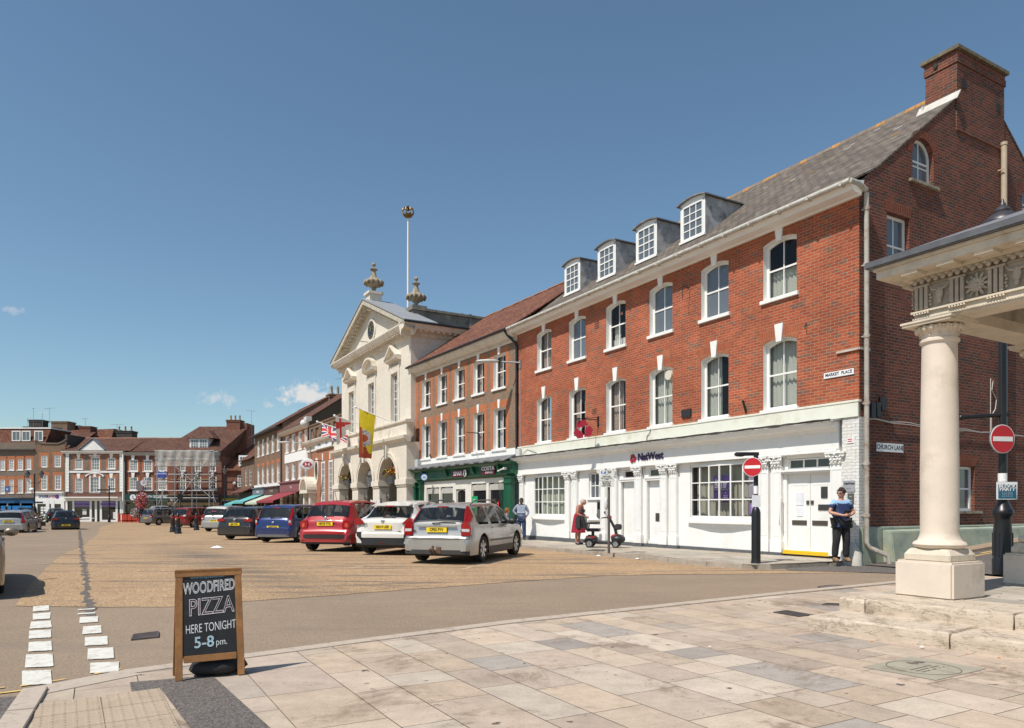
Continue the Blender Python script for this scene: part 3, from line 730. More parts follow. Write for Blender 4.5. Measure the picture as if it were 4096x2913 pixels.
for ya,yb in((-.5,.6),(.6,5.12)):
 mb.hexa([(-.02,ya,RZ(ya)-.05),(W0+.02,ya,RZ(ya)-.05),(W0+.02,yb,RZ(yb)-.05),(-.02,yb,RZ(yb)-.05)],[(-.02,ya,RZ(ya)),(W0+.02,ya,RZ(ya)),(W0+.02,yb,RZ(yb)),(-.02,yb,RZ(yb))])
mb.hexa([(-.02,5.13,RZ(5.12)-.05),(W0+.02,5.13,RZ(5.12)-.05),(W0+.02,10.6,RZ(.7)-.7),(-.02,10.6,RZ(.7)-.7)],[(-.02,5.13,RZ(5.12)),(W0+.02,5.13,RZ(5.12)),(W0+.02,10.6,RZ(.7)-.65),(-.02,10.6,RZ(.7)-.65)])
rf=mb.build('roof',SLATE,BK)
random.seed(5);mb=MB()
for k in range(52):
 x=-.02+k*.305
 if x>14.7:break
 mb.ext([(x,5.12-.13,RZ(5.12)-.10+random.uniform(-.01,.01)),(x,5.12-.06,RZ(5.12)+.03),(x,5.12+.06,RZ(5.12)+.03),(x,5.12+.13,RZ(5.12)-.10)],(.295,0,0),0 if random.random()>.45 else 1)
mb.build('ridge_tile',[plain('ridge_grey',(.20,.15,.11),.9,var=.2),plain('lichen_ridge',(.38,.19,.06),.95,var=.3,scale=9)],rf)
mb=MB()
for k in range(46):
 x=random.uniform(1,W0);y=random.choice((random.uniform(-.5,.2),random.uniform(2.5,5)));w=random.uniform(.12,.28)
 mb.poly([(x,y,RZ(y)+.012),(x+w,y,RZ(y)+.012),(x+w,y+.07,RZ(y+.07)+.012),(x,y+.07,RZ(y+.07)+.012)],0 if k%3 else 1)
mb.build('lichen',[plain('orange_lichen',(.34,.19,.06),.95,var=.3),plain('pale_slate',(.42,.40,.37),.7,var=.1)],rf,recalc=False)
LEADS=plain('stained_lead',(.42,.42,.42),.6,var=.35,scale=2.5,dirt=(.14,.14,.14),dscale=3.2)
for k in range(4):
 a=1.47+PIT*k;b=a+1.12;y0=1.38;z0,z1=RZ(y0)+.08,11.32
 d=MB();ye=(z1-8.98)/.775
 d.poly([(a,y0,z0-.2),(a,y0,z1),(a,ye,z1)]);d.poly([(b,y0,z0-.2),(b,y0,z1),(b,ye,z1)])
 d.poly([(a,y0+.05,z0-.2),(b,y0+.05,z0-.2),(b,y0+.05,z1),(a,y0+.05,z1)])
 dm=d.build('dormer',LEADS,BK,recalc=False)
 r=MB();n=8
 top=lambda s:z1+.03+.11*(1-(2*s-1)**2)
 for i in range(n):
  s0,s1=i/n,(i+1)/n;xa_,xb_=a-.1+1.32*s0,a-.1+1.32*s1;ye2=(z1+.2-8.98)/.775+.1
  r.hexa([(xa_,y0-.12,top(s0)-.04),(xb_,y0-.12,top(s1)-.04),(xb_,ye2,top(s1)-.04),(xa_,ye2,top(s0)-.04)],[(xa_,y0-.12,top(s0)),(xb_,y0-.12,top(s1)),(xb_,ye2,top(s1)),(xa_,ye2,top(s0))])
 r.build('dormer_roof',LEAD,dm)
 f=MB();zz=[z1]
 f.poly([(a,y0-.012,z0),(a+.12,y0-.012,z0),(a+.12,y0-.012,z1-.06),(a,y0-.012,z1)]);f.poly([(b-.12,y0-.012,z0),(b,y0-.012,z0),(b,y0-.012,z1),(b-.12,y0-.012,z1-.06)])
 f.poly([(a,y0-.012,z1+.03)]+[(a+1.12*s/8,y0-.012,top(.08+.84*s/8)-.03)for s in range(9)]+[(b,y0-.012,z1+.03),(b,y0-.012,z1-.1),(a,y0-.012,z1-.1)])
 f.box(a-.02,b+.02,y0-.06,y0,z0-.07,z0)
 f.build('dormer_front',WHITE,dm,recalc=False)
 window(dm,a+.10,b-.10,z0,z1-.08,y0-.02,3,4,0,.05,.03,name='dormer_window',pane=PANE)
mb=MB();cx0,cx1,cy0,cy1=14.93,W0+.035,3.96,6.26
mb.box(cx0,cx1,cy0,cy1,11.2,12.95);mb.box(cx0-.03,cx1+.03,cy0-.03,cy1+.03,12.95,13.12);mb.box(cx0-.015,cx1+.015,cy0-.015,cy1+.015,13.12,13.27)
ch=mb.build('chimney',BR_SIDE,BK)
mb=MB();mb.box(cx0-.09,cx1+.09,cy0-.09,cy1+.09,13.27,13.36);mb.build('chimney_cap',plain('mossy_slab',(.16,.13,.08),.95,var=.4,scale=6,bmp=.6),ch)
mb=MB();mb.box(cx1+.002,cx1+.01,4.15,4.38,12.35,12.6);mb.box(cx1+.002,cx1+.01,5.85,6.05,12.2,12.42);mb.cyl((cx0+.3,cy0-.052,13.1),(cx0+.3,cy0-.07,13.1),.06);mb.build('vent',DARKIN,ch)
mb=MB();mb.hexa([(cx0-.16,cy0-.16,RZ(cy0-.16)+.01),(cx1+.1,cy0-.16,RZ(cy0-.16)+.01),(cx1+.1,cy0,RZ(cy0)+.1),(cx0-.16,cy0,RZ(cy0)+.1)],[(cx0-.16,cy0-.16,RZ(cy0-.16)+.03),(cx1+.1,cy0-.16,RZ(cy0-.16)+.03),(cx1+.1,cy0-.01,RZ(cy0)+.14),(cx0-.16,cy0-.01,RZ(cy0)+.14)])
mb.box(cx0-.05,cx0-.005,cy0-.1,5.2,RZ(cy0)-.1,RZ(cy0)+.12);mb.build('flashing',plain('mortar_flashing',(.55,.52,.47),.8,var=.15),ch)
VG=lambda:[(-.775,1,8.98),(.775,1,8.98+.775*10.24)]
gh=[(1.05,1.95,7.05,8.5,0),(2.08,2.98,9.5,10.62,.45),(7.28,8.2,9.5,10.62,.45),(3.75,4.86,1.33,2.5,0)]
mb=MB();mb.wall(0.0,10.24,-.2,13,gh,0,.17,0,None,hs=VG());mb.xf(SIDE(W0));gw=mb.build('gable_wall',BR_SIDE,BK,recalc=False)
mb=MB()
for(a,b,za,zb,rs)in gh[1:3]:
 c,n=(a+b)/2,20;r0=(b-a)/2
 for k in range(n):
  t0,t1=math.pi*k/n,math.pi*(k+1)/n-.025
  mb.poly([(c+r*math.cos(t),-.006,zb-rs+r*math.sin(t))for r,t in((r0,t0),(r0,t1),(r0+.2,t1),(r0+.2,t0))])
for(a,b,za,zb)in((3.7,4.92,1.33,2.52),(1.0,2.0,7.05,8.52)):
 for k in range(14):
  s0,s1=k/14,(k+.88)/14;c=(a+b)/2
  mb.poly([(a+(b-a)*s0,-.006,zb),(a+(b-a)*s1,-.006,zb),(c+(a+(b-a)*s1-c)*1.18,-.006,zb+.29),(c+(a+(b-a)*s0-c)*1.18,-.006,zb+.29)])
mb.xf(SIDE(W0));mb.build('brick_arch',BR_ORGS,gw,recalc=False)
M_=SIDE(W0)
window(gw,*gh[0][:4],.12,2,2,0,.07,.03,M=M_);window(gw,*gh[3][:4],.1,2,2,0,.07,.03,M=M_,sill=(.08,.07,.25),smat=STONED)
for g in gh[1:3]:window(gw,*g[:4],.12,2,2,.45,.07,.03,M=M_,sill=(.08,.08,.15),smat=STONED)
mb=MB();mb.hexa([(W0+.01,0,0),(W0+.10,0,0),(W0+.10,10,0),(W0+.01,10,0)],[(W0+.01,0,.98),(W0+.08,0,.96),(W0+.08,10,.94),(W0+.01,10,.97)])
mb.hexa([(W0+.10,.75,0),(W0+.42,.75,0),(W0+.36,10,0),(W0+.10,10,0)],[(W0+.08,.75,.90),(W0+.30,.75,.86),(W0+.28,10,.88),(W0+.08,10,.94)])
mb.build('rendered_plinth',plain('green_render',(.30,.34,.27),.9,var=.2,scale=3,bmp=.8,dirt=(.42,.38,.24),dscale=2),gw,bevel=.02)
mb=MB();mb.tube([(W0+.12,.1,8.7),(W0+.12,.1,.62),(W0+.16,.14,.5),(W0+.42,.42,.33),(W0+.45,.46,.12)],.055,12)
for z in(8.3,7.0,5.35,3.8,2.4,1.2):mb.cyl((W0+.12,.1,z),(W0+.12,.1,z+.09),.068);mb.box(W0-.02,W0+.2,.08,.12,z+.03,z+.06)
mb.build('downpipe',plain('buff_pipe',(.42,.38,.33),.6,var=.15,dirt=(.3,.2,.13),dscale=4),BK,smooth=40)
mb=MB();mb.tube([(W0+.09,6.14,11.35),(W0+.09,6.14,2.5)],.075,12);mb.cyl((W0+.09,6.14,11.3),(W0+.09,6.14,11.38),.09);mb.box(W0-.05,W0+.15,6.0,6.02,10.6,10.63);mb.build('flue_pipe',plain('buff_flue',(.46,.36,.26),.6,var=.1),BK,smooth=40)
mb=MB();mb.box(W0,W0+.12,.28,.46,3.52,3.88);mb.box(W0,W0+.10,.52,.68,3.55,3.90);mb.box(W0,W0+.10,.72,.9,3.72,4.05);mb.build('cable_box',BLACKP,BK,bevel=.01)
random.seed(2)
mb=MB()
P_=[(W0+.05,.15+k*.35,3.50+.02*math.sin(k*1.7)-.004*k)for k in range(27)];mb.tube(P_,.012,5);mb.tube([(p[0],p[1]+.02,p[2]-.03+.02*math.sin(i))for i,p in enumerate(P_)],.01,5)
mb.tube([(W0+.04,5.55,3.45),(W0+.04,5.56,4.9),(W0+.04,5.68,4.86),(W0+.04,5.62,4.6),(W0+.04,5.85,4.35),(W0+.04,5.8,4.1),(W0+.04,5.6,3.9),(W0+.04,5.6,3.5)],.012,5)
mb.build('cable',plain('pale_cable',(.5,.47,.43),.7),BK)
mb=MB();mb.box(9.87,10.26,-.05,0,4.12,4.36);mb.build('vent_box',BLACKP,BK)
mb=MB();mb.box(5.42,5.66,-.01,0,7.74,7.98);mb.box(5.28,5.52,-.01,0,4.74,4.93);mb.box(6.9,7.02,-.008,0,7.9,8.0);mb.build('air_brick',BR_SIDE,BK)
mb=MB();mb.cyl((9.30,.12,5.5),(9.30,-.06,5.5),.15,.15,20);mb.build('extractor_fan',plain('cream_plastic',(.6,.56,.46),.5),BK)
mb=MB();mb.tube([(12.36,-.02,4.0),(12.34,-.12,4.33)],.03,8);mb.tube([(10.2,-.02,7.95),(10.2,-.3,7.97),(10.2,-.3,7.6)],.012,6);mb.tube([(14.3,-.02,6.02),(14.3,-.08,5.95),(14.3,-.08,5.85)],.012,6);mb.build('iron_bracket',BLACK,BK)
mb=MB();mb.box(15.15,W0+.02,-.05,-.005,5.09,5.14);mb.box(W0,W0+.05,-.05,.35,5.09,5.14);mb.build('cable_tray',plain('rusty_white',(.5,.44,.38),.7,var=.2),BK)
# shop front
mb=MB();mb.box(-.02,W0,-.05,.05,3.54,3.93);mb.box(-.02,W0+.03,-.065,.05,3.88,3.935);mb.build('cream_band',CREAM,BK,bevel=.006)
mb=MB()
molding(mb,[(.1,2.75),(-.02,2.75),(-.02,2.80),(-.05,2.83),(-.05,3.24),(-.10,3.26),(-.13,3.31),(-.30,3.35),(-.34,3.42),(-.36,3.45),(.1,3.50)],-.12,15.22)
molding(mb,[(-.02,2.745),(-.09,2.755),(-.09,2.80),(-.05,2.815),(-.02,2.815)],-.06,15.16)
mb.build('fascia',WHITE,BK,bevel=.004)
mb=MB();mb.hexa([(-.14,-.37,3.45),(15.3,-.37,3.45),(15.3,.02,3.50),(-.14,.02,3.50)],[(-.14,-.37,3.475),(15.3,-.37,3.475),(15.3,.02,3.54),(-.14,.02,3.54)])
mb.build('lead_flashing',plain('dirty_lead',(.36,.34,.31),.8,var=.4,scale=7,dirt=(.08,.07,.06),dscale=6),BK)
mb=MB();random.seed(9)
for j in range(3):
 mb.tube([(0+k*.4,-.33-.02*j+.02*math.sin(k*2.3+j),3.50+.018*math.sin(k*1.3+2*j))for k in range(39)],.013,5)
mb.tube([(8.3,-.07,3.5),(8.32,-.07,3.7),(8.45,-.08,3.78),(8.5,-.06,3.94)],.011,5);mb.tube([(.8,-.07,3.55),(.2,-.09,3.52),(.9,-.07,3.78),(1.6,-.07,3.6)],.008,5)
mb.build('cable',plain('black_cable',(.05,.045,.04),.7),BK)
mb=MB();mb.box(.1,.42,-.17,-.06,3.55,3.85);mb.build('alarm_box',plain('grey_white',(.6,.6,.58),.5),BK,bevel=.01)
openings=[(1.15,3.42,1.1,2.67,0),(4.92,5.72,1.72,2.67,0),(6.86,7.6,.34,2.27,0),(8.18,8.84,.34,2.27,0),(6.9,7.58,2.40,2.67,0),(8.2,8.82,2.40,2.67,0),(10.1,12.62,1.12,2.67,0),(13.6,14.92,.34,2.27,0),(13.64,14.9,2.40,2.67,0)]
mb=MB();mb.wall(-.02,15.3,.26,2.78,openings,.10,.12,0);mb.box(15.3,W0,-.004,.1,.1,3.54)
mb.build('shopfront_wall',[WHITE],BK,recalc=False)
WB=masonry('white_painted_brick',(.74,.73,.70),(.70,.69,.66),(.60,.59,.56),ms=.008,bmp=1.,mdist=.012,big=.06,stain=(.55,.5,.42));bpy.data.objects['shopfront_wall'].data.materials[0]=WHITE
mb=MB();mb.box(15.28,W0+.004,-.012,.3,.05,3.54);mb.build('brick_pier',WB,BK)
mb=MB();mb.lathe([(.33,0),(.30,.3),(.12,.52),(.02,.56)],(15.6,-.12,.08),14,sx=.8,sy=.6);mb.build('corner_guard_stone',plain('worn_white_stone',(.55,.52,.46),.9,var=.15,bmp=.5,dirt=(.33,.3,.25),dscale=3),BK,smooth=50)
mb=MB();mb.box(-.02,13.55,.06,.14,-.15,.26);mb.box(13.55,14.95,.075,.14,-.1,.24)
for a,b in((3.42,4.4),(5.68,6.72),(7.52,8.02),(8.76,9.68),(12.72,13.56)):mb.box(a,b,-.045,.07,-.1,.25)
mb.build('plinth',GREYP,BK)
mb=MB();mb.box(13.57,14.93,-.03,.11,.24,.29);mb.box(13.57,14.93,.0,.11,.29,.335);mb.build('yellow_step',YEL,BK,bevel=.005)
pil=[(.10,.42),(3.50,3.82),(3.98,4.30),(5.74,6.04),(6.34,6.66),(7.60,7.94),(8.84,9.16),(9.28,9.60),(12.80,13.09),(13.19,13.50),(14.95,15.30)]
def capital(x0,x1,z0,z1,y):
 c=MB();w=x1-x0;cx=(x0+x1)/2
 c.box(x0-.09,x1+.09,y-.10,y+.06,z1-.035,z1)
 c.box(x0-.01,x1+.01,y-.02,y+.06,z0,z0+.02);c.box(x0+.01,x1-.01,y-.015,y+.05,z0+.02,z1-.035)
 for row,(zz,s,n)in enumerate(((z0+.05,.055,3),(z0+.12,.06,4))):
  for k in range(n):
   xx=x0+w*(k+.5)/n
   c.ball((xx,y-.035-.012*row,zz),s,(.62,.5,1.0),8,6);c.ball((xx,y-.07-.012*row,zz+.05),s*.5,(1.1,.6,.6),6,5)
 for sx in(-1,1):
  for t in range(7):
   a0=t*.9;r=.055*(1-t/9);c.ball((cx+sx*(w/2+.035)+r*math.cos(a0)*-sx,y-.075,z1-.085+r*math.sin(a0)),.022,(1,1,1),6,4)
 c.ball((cx,y-.09,z1-.05),.035,(1,.6,1),8,5)
 return c
for a,b in pil:
 mb=MB();y=0.0
 mb.box(a,b,y,.11,.26,2.47);mb.box(a-.03,b+.03,y-.03,.11,.26,.52);mb.box(a-.015,b+.015,y-.015,.11,.52,.56)
 mb.box(a+.04,b-.04,y-.006,y,.68,.70);mb.box(a+.04,a+.055,y-.008,y,.70,2.33);mb.box(b-.055,b-.04,y-.008,y,.70,2.33);mb.box(a+.04,b-.04,y-.008,y,2.33,2.345)
 p=mb.build('pilaster',WHITE,BK,bevel=.003)
 capital(a,b,2.47,2.75,y).build('capital',WHITE,p,smooth=50)
def bow(x0,x1,z0,z1,h,nx,nz,pane):
 mb=MB();P=[];n=nx
 for i in range(n+1):
  t=i/n;P.append((x0+(x1-x0)*t,.12-h*4*t*(1-t)))
 zs=[z0+(z1-z0)*k/nz for k in range(nz+1)]
 for p in P:mb.box(p[0]-.02,p[0]+.02,p[1]-.02,p[1]+.03,z0,z1)
 for z in zs:
  w=.016 if 0<zs.index(z)<nz else .03
  for i in range(n):
   a,b=P[i],P[i+1];mb.hexa([(a[0],a[1]-.018,z-w),(b[0],b[1]-.018,z-w),(b[0],b[1]+.02,z-w),(a[0],a[1]+.02,z-w)],[(a[0],a[1]-.018,z+w),(b[0],b[1]-.018,z+w),(b[0],b[1]+.02,z+w),(a[0],a[1]+.02,z+w)])
 f=mb.build('bow_window',WHITE,BK,recalc=True)
 g=MB()
 for i in range(n):
  a,b=P[i],P[i+1];g.poly([(a[0],a[1]+.008,z0),(b[0],b[1]+.008,z0),(b[0],b[1]+.008,z1),(a[0],a[1]+.008,z1)])
 g.build('pane',pane,f,recalc=False)
 s=MB();Q=[(x0-.16,.1)]+[(p[0],p[1]-.09)for p in P]+[(x1+.16,.1)]
 Q=[(x0-.1,.1),(x0-.1,.02)]+[(p[0],p[1]-.08)for p in P[1:-1]]+[(x1+.1,.02),(x1+.1,.1)]
 s.hexa([(a,b,z0-.19)for a,b in Q],[(a,b,z0-.12)for a,b in Q]);s.hexa([(a,b+.04,z0-.12)for a,b in Q[1:-1]],[(a,b+.04,z0-.02)for a,b in Q[1:-1]])
 Q2=[(x0,.1)]+[(p[0],p[1]+.02)for p in P[1:-1]]+[(x1,.1)]
 s.hexa([(a,b,z0-.19-.12)for a,b in Q2],[(a,b,z0-.19)for a,b in Q2]);s.hexa([(a,b+.005,z1+.0)for a,b in Q2],[(a,b+.005,z1+.1)for a,b in Q2])
 s.build('sill',WHITE,f);return f
bw1=bow(1.18,3.40,1.13,2.64,.10,6,3,PANET)
bw2=bow(10.14,12.60,1.15,2.64,.12,6,3,PANET)
mb=MB();mb.grid(lambda s,t:(1.1+2.4*s,.45+.01*math.sin(60*s),1.1+1.6*t),60,1);mb.build('blind',plain('green_blind',(.56,.60,.47),.8,var=.06),bw1,recalc=False,smooth=80)
mb=MB()
for k in range(22):
 x=10.15+k*.115;mb.hexa([(x,.34,1.1),(x+.075,.39,1.1),(x+.075,.392,1.1),(x,.342,1.1)],[(x,.34,2.68),(x+.075,.39,2.68),(x+.075,.392,2.68),(x,.342,2.68)])
mb.build('vertical_blind',plain('buff_blind',(.50,.48,.38),.8,var=.1),bw2)
PUR=plain('purple_print',(.06,.02,.17),.5,var=.1);LILAC=plain('lilac_print',(.33,.20,.48),.5,var=.1);PINKP=plain('magenta_print',(.35,.02,.22),.5)
def poster(x0,x1,z0,z1,y,base,lines,label,cat='poster',name='poster',w=None,Mx=None):
 mb=MB();mb.box(x0,x1,y,y+.006,z0,z1,0)
 for(s,fx,fz,size,mi)in lines:text(mb,s,x0+(x1-x0)*fx,y-.001,z0+(z1-z0)*fz,size,mi,depth=.001)
 X_=BK.matrix_world if Mx is None else Mx
 mb.xf(X_);o=mb.build(name,base,None,recalc=False);return props(o,label,cat)
bpy.context.view_layer.update()
poster(10.98,11.62,1.62,2.34,.16,[PUR,WHITES,REDS],[('Fancy a',.35,.80,.10,1),('natter',.45,.67,.20,1),('about your',.42,.54,.10,1),('money matters?',.48,.44,.085,1),('- - - - - - -',.5,.3,.05,1)],'large dark purple poster in the right bow window asking passers by for a natter')
poster(11.44,11.66,1.56,1.88,.05,[PUR,WHITES],[('1',.5,.85,.07,1),('Please talk',.5,.6,.035,1),('to us here',.5,.45,.035,1)],'small purple notice stuck over the lower corner of the big purple poster','notice')
poster(12.35,12.58,1.25,1.54,.10,[LILAC,WHITES],[('- - -',.5,.3,.05,1),('- - -',.5,.7,.1,1)],'pale lilac notice low in the right end of the bow window','notice')
poster(12.32,12.6,1.70,2.38,.12,[plain('pale_grey_print',(.45,.42,.5),.5),PINKP,WHITES],[('Ready',.5,.82,.09,1),('To',.5,.70,.09,1),('switch?',.5,.5,.08,2)],'tall grey and magenta poster at the right end of the bow window')
window(BK,4.92,5.72,1.73,2.66,.17,3,2,0,.05,.03,sash=False,sill=(-.04,.05,.06),name='small_window')
mb=MB();mb.box(5.50,5.76,.04,.1,1.05,1.68);mb.box(5.53,5.73,.0,.05,1.08,1.2)
at=mb.build('cash_machine',plain('grey_metal',(.16,.16,.17),.4,.3),BK);mb=MB();mb.box(5.54,5.72,.034,.04,1.36,1.6);mb.build('screen',PANED,at)
mb=MB();mb.box(4.86,5.74,.07,.1,1.68,1.72);mb.box(4.9,5.78,-.0,.1,.96,1.0);mb.build('ledge',WHITE,BK)
for a,b,nm in((6.86,7.6,'door'),(8.18,8.84,'door')):
 mb=MB();mb.box(a,b,.17,.22,.34,2.27);mb.box(a-.05,a,.04,.2,.3,2.32);mb.box(b,b+.05,.04,.2,.3,2.32)
 mb.box(a-.1,b+.1,.02,.1,2.28,2.36);mb.box(a-.07,b+.07,-.0,.06,2.34,2.38)
 d=mb.build(nm,WHITE,BK,bevel=.004)
 if a>8:q=MB();q.box(8.47,8.80,.155,.17,.98,1.24);q.box(8.52,8.75,.15,.156,1.1,1.12);q.build('letter_plate',plain('bronze',(.12,.10,.08),.4,.5),d)
for a,b,n in((6.9,7.58,1),(8.2,8.82,1),(13.64,14.9,3)):window(BK,a,b,2.40,2.66,.15,n,1,0,.035,.04,sash=False,name='fanlight',pane=PANED)
for a,b in((13.6,14.255),(14.265,14.92)):
 mb=MB();mb.box(a,b,.17,.21,.34,2.27)
 for z0,z1 in((.42,.92),(1.98,2.2)):mb.box(a+.06,b-.06,.166,.17,z0,z1)
 d=mb.build('double_door',WHITE,BK,bevel=.003)
 q=MB();x=a+.12 if a<14 else a+.06;q.box(x,x+.44,.155,.17,.98,1.10);q.box((b-.1 if a<14 else a+.02),(b-.02 if a<14 else a+.1),.15,.17,1.50,1.60);q.build('letter_plate',plain('bronze',(.12,.10,.08),.4,.5),d)
 if a>14:q=MB();q.box(14.5,14.82,.15,.17,1.36,1.50);q.box(14.58,14.76,.15,.17,1.66,1.94);q.build('entry_panel',plain('dark_metal',(.09,.085,.08),.35,.6),d)
 else:q=MB();q.box(13.84,14.06,.158,.17,1.48,1.80);q.box(13.86,14.05,.158,.17,1.20,1.42);q.build('paper_notice',plain('paper',(.70,.70,.74),.8),d)
mb=MB();mb.box(13.52,14.95,-.0,.1,2.29,2.34);mb.box(13.5,14.96,-.03,.08,2.33,2.38);mb.build('door_head',WHITE,BK,bevel=.004)
mb=MB();mb.tube([(13.53,-.0,1.68),(13.53,-.09,1.66),(13.54,-.1,1.3),(13.53,-.09,.98),(13.53,0,.95)],.017,8);mb.build('grab_rail',WHITE,BK,smooth=60)
def mark(mb,cx,cz,s,y0,y1,mi,sgn=1):
 """three folded arrow bars turned about a centre"""
 for k in range(3):
  a=R(90+120*k)
  pts=[(.08,.22),(.52,.47),(.52,.12),(.98,.12)if False else(.86,-.02),(.60,-.46),(.30,-.02),(.08,-.02)]
  pts=[(-.06,.36),(.30,.62),(.62,.36),(.62,-.14),(.30,-.32),(.30,.14),(.12,.22)]
  q=[(cx+sgn*s*(p[0]*math.cos(a)-p[1]*math.sin(a)),cz+s*(p[0]*math.sin(a)+p[1]*math.cos(a)))for p in pts]
  mb.ext([(u,y0,v)for u,v in q],(0,y1-y0,0),mi)
def mark2(mb,cx,cz,s,y0,y1,mi):
 for k in range(3):
  a=R(120*k+8)
  pts=[(-.50,.86),(.46,.86),(.80,.26),(.38,.26),(.16,.58),(-.12,.58),(-.02,.34),(-.28,-.02),(-.62,.50)]
  pts=[(-.42,.92),(.34,.92),(.70,.30),(.20,.30),(.0,.05),(-.26,.46)if False else(-.10,.22),(-.40,.10),(-.70,.42)]
  px0,pz0=sum(p[0]for p in pts)/7,sum(p[1]for p in pts)/7;pts=[(px0+(p[0]-px0)*.87,pz0*1.1+(p[1]-pz0)*.87)for p in pts]
  q=[(cx+s*(p[0]*math.cos(a)-p[1]*math.sin(a)),cz+s*(p[0]*math.sin(a)+p[1]*math.cos(a)))for p in pts]
  mb.ext([(u,y0,v)for u,v in q],(0,y1-y0,0),mi)
MAG=plain('sign_magenta_red',(.36,.012,.035),.4,var=.1);DPUR=plain('sign_dark_purple',(.035,.012,.07),.4)
s=thing('bank_sign','dark purple NatWest lettering with a red emblem on the white fascia','sign',BK.location,BK.rotation_euler.z)
mb=MB();mark2(mb,7.62,3.02,.16,-.085,-.052,0);mb.build('emblem',MAG,s)
mb=MB();text(mb,'NatWest',8.47,-.062,3.045,.33,0,depth=.012,bold=.008,sx=.98);mb.build('lettering',DPUR,s,recalc=False)
s=thing('hanging_sign','red three dimensional bank emblem hanging from a bracket on the brick wall','sign',BK.location,BK.rotation_euler.z)
mb=MB();mb.box(5.62,5.68,-.04,0,4.25,4.62);mb.tube([(5.65,-.02,4.50),(5.65,-.95,4.50)],.016,6);mb.tube([(5.65,-.03,4.6),(5.65,-.7,4.51)],.01,6);mb.tube([(5.65,-.55,4.5),(5.65,-.55,4.4)],.01,6);mb.tube([(5.65,-.8,4.5),(5.65,-.8,4.4)],.01,6);mb.build('bracket',BLACK,s)
mb=MB();mark2(mb,0,0,.36,-.05,.05,0);mb.xf(Matrix.Translation((5.65,-.68,4.12))@Matrix.Rotation(R(62),4,'Z'));mb.build('emblem',MAG,s)
def wall_sign(txt,x0,x1,z0,z1,Mw,label,sz,name='street_name_sign',bgm=WHITES,fg=BLACK,cat='sign',bold=.003,sx=1):
 t=thing(name,label,cat,BK.location,BK.rotation_euler.z)
 mb=MB();mb.box(x0,x1,-.03,-.012,z0,z1)
 mb.box(x0-.008,x1+.008,-.028,-.008,z0-.008,z0+.004,0)
 if Mw:mb.xf(Mw)
 mb.build('plate',bgm,t)
 mb=MB();ls=txt if isinstance(txt,list)else[(txt,.5,.5,sz)]
 for s_,fx,fz,z_ in ls:text(mb,s_,x0+(x1-x0)*fx,-.031,z0+(z1-z0)*fz,z_,0,depth=.001,bold=bold,sx=sx)
 if Mw:mb.xf(Mw)
 mb.build('lettering',fg,t,recalc=False);return t
wall_sign('MARKET  PLACE',14.80,15.60,4.55,4.68,None,'white street name sign reading MARKET PLACE on the bright brick front',.105,sx=.95)
wall_sign('CHURCH LANE',.62,1.66,2.76,2.96,SIDE(W0),'white street name sign reading CHURCH LANE on the shaded side wall',.155)
wall_sign([('NatWest',.55,.72,.07),('- - - - -',.5,.3,.04)],15.32,15.62,1.80,2.06,None,'grey bank plate on the white brick pier above the man in blue',.05,'bank_plate',plain('sign_grey',(.33,.33,.35),.4),BLACK)
wall_sign([('--- --',.5,.7,.03),('--- --',.5,.3,.03)],15.44,15.6,1.52,1.76,None,'small framed notice on the white pier below the grey bank plate',.03,'wall_notice',plain('notice_dark',(.10,.10,.09),.4),WHITES)
wall_sign([('PRIVATE',.5,.7,.03),('NOTICE',.5,.3,.03)],15.42,15.58,2.94,3.06,None,'tiny white notice high on the white brick pier',.03,'wall_notice',WHITES,REDS)
# the rest of the row
def UV(o,deg,c,x,y,off=0):
 r=ray(c,x,y);a=R(deg);ux=(math.cos(a),math.sin(a));n=(-math.sin(a),math.cos(a))
 t=(off+o[0]*n[0]+o[1]*n[1])/(r[0]*n[0]+r[1]*n[1]);p=(t*r[0]-o[0],t*r[1]-o[1])
 return p[0]*ux[0]+p[1]*ux[1],EYE+t*r[2]
def gable_roof(par,x0,x1,ye,ze,yr,zr,mat,th=.06,name='roof',yb=None,over=0,ridge=True):
 mb=MB();dz=.0
 mb.hexa([(x0,ye,ze-th),(x1,ye,ze-th),(x1,yr,zr-th),(x0,yr,zr-th)],[(x0,ye,ze),(x1,ye,ze),(x1,yr,zr),(x0,yr,zr)])
 yb=yb or 2*yr-ye
 mb.hexa([(x0,yr,zr-th),(x1,yr,zr-th),(x1,yb,ze-th),(x0,yb,ze-th)],[(x0,yr,zr),(x1,yr,zr),(x1,yb,ze),(x0,yb,ze)])
 r=mb.build(name,mat,par)
 if ridge:
  mb=MB();n=max(1,int((x1-x0)/.4));s=(x1-x0)/n;random.seed(n)
  for k in range(n):q=random.uniform(-.015,.015);mb.ext([(x0+k*s,yr-.14,zr-.06+q),(x0+k*s,yr,zr+.06+q),(x0+k*s,yr+.14,zr-.06+q)],(s-.01,0,0))
  mb.build('ridge_tile',plain('ridge_red',(.27,.13,.08),.9,var=.25,scale=6),r)
 return r
def gable_ends(par,x0,x1,z0,ye,ze,yr,zr,yb,mat):
 for x in(x0,x1):
  mb=MB();mb.poly([(x,0.01,z0),(x,yb,z0),(x,yb,ze),(x,yr,zr-.06),(x,0.01,ze+(0-ye)/(yr-ye)*(zr-ze)-.06)]);mb.build('side_wall',mat,par,recalc=False)
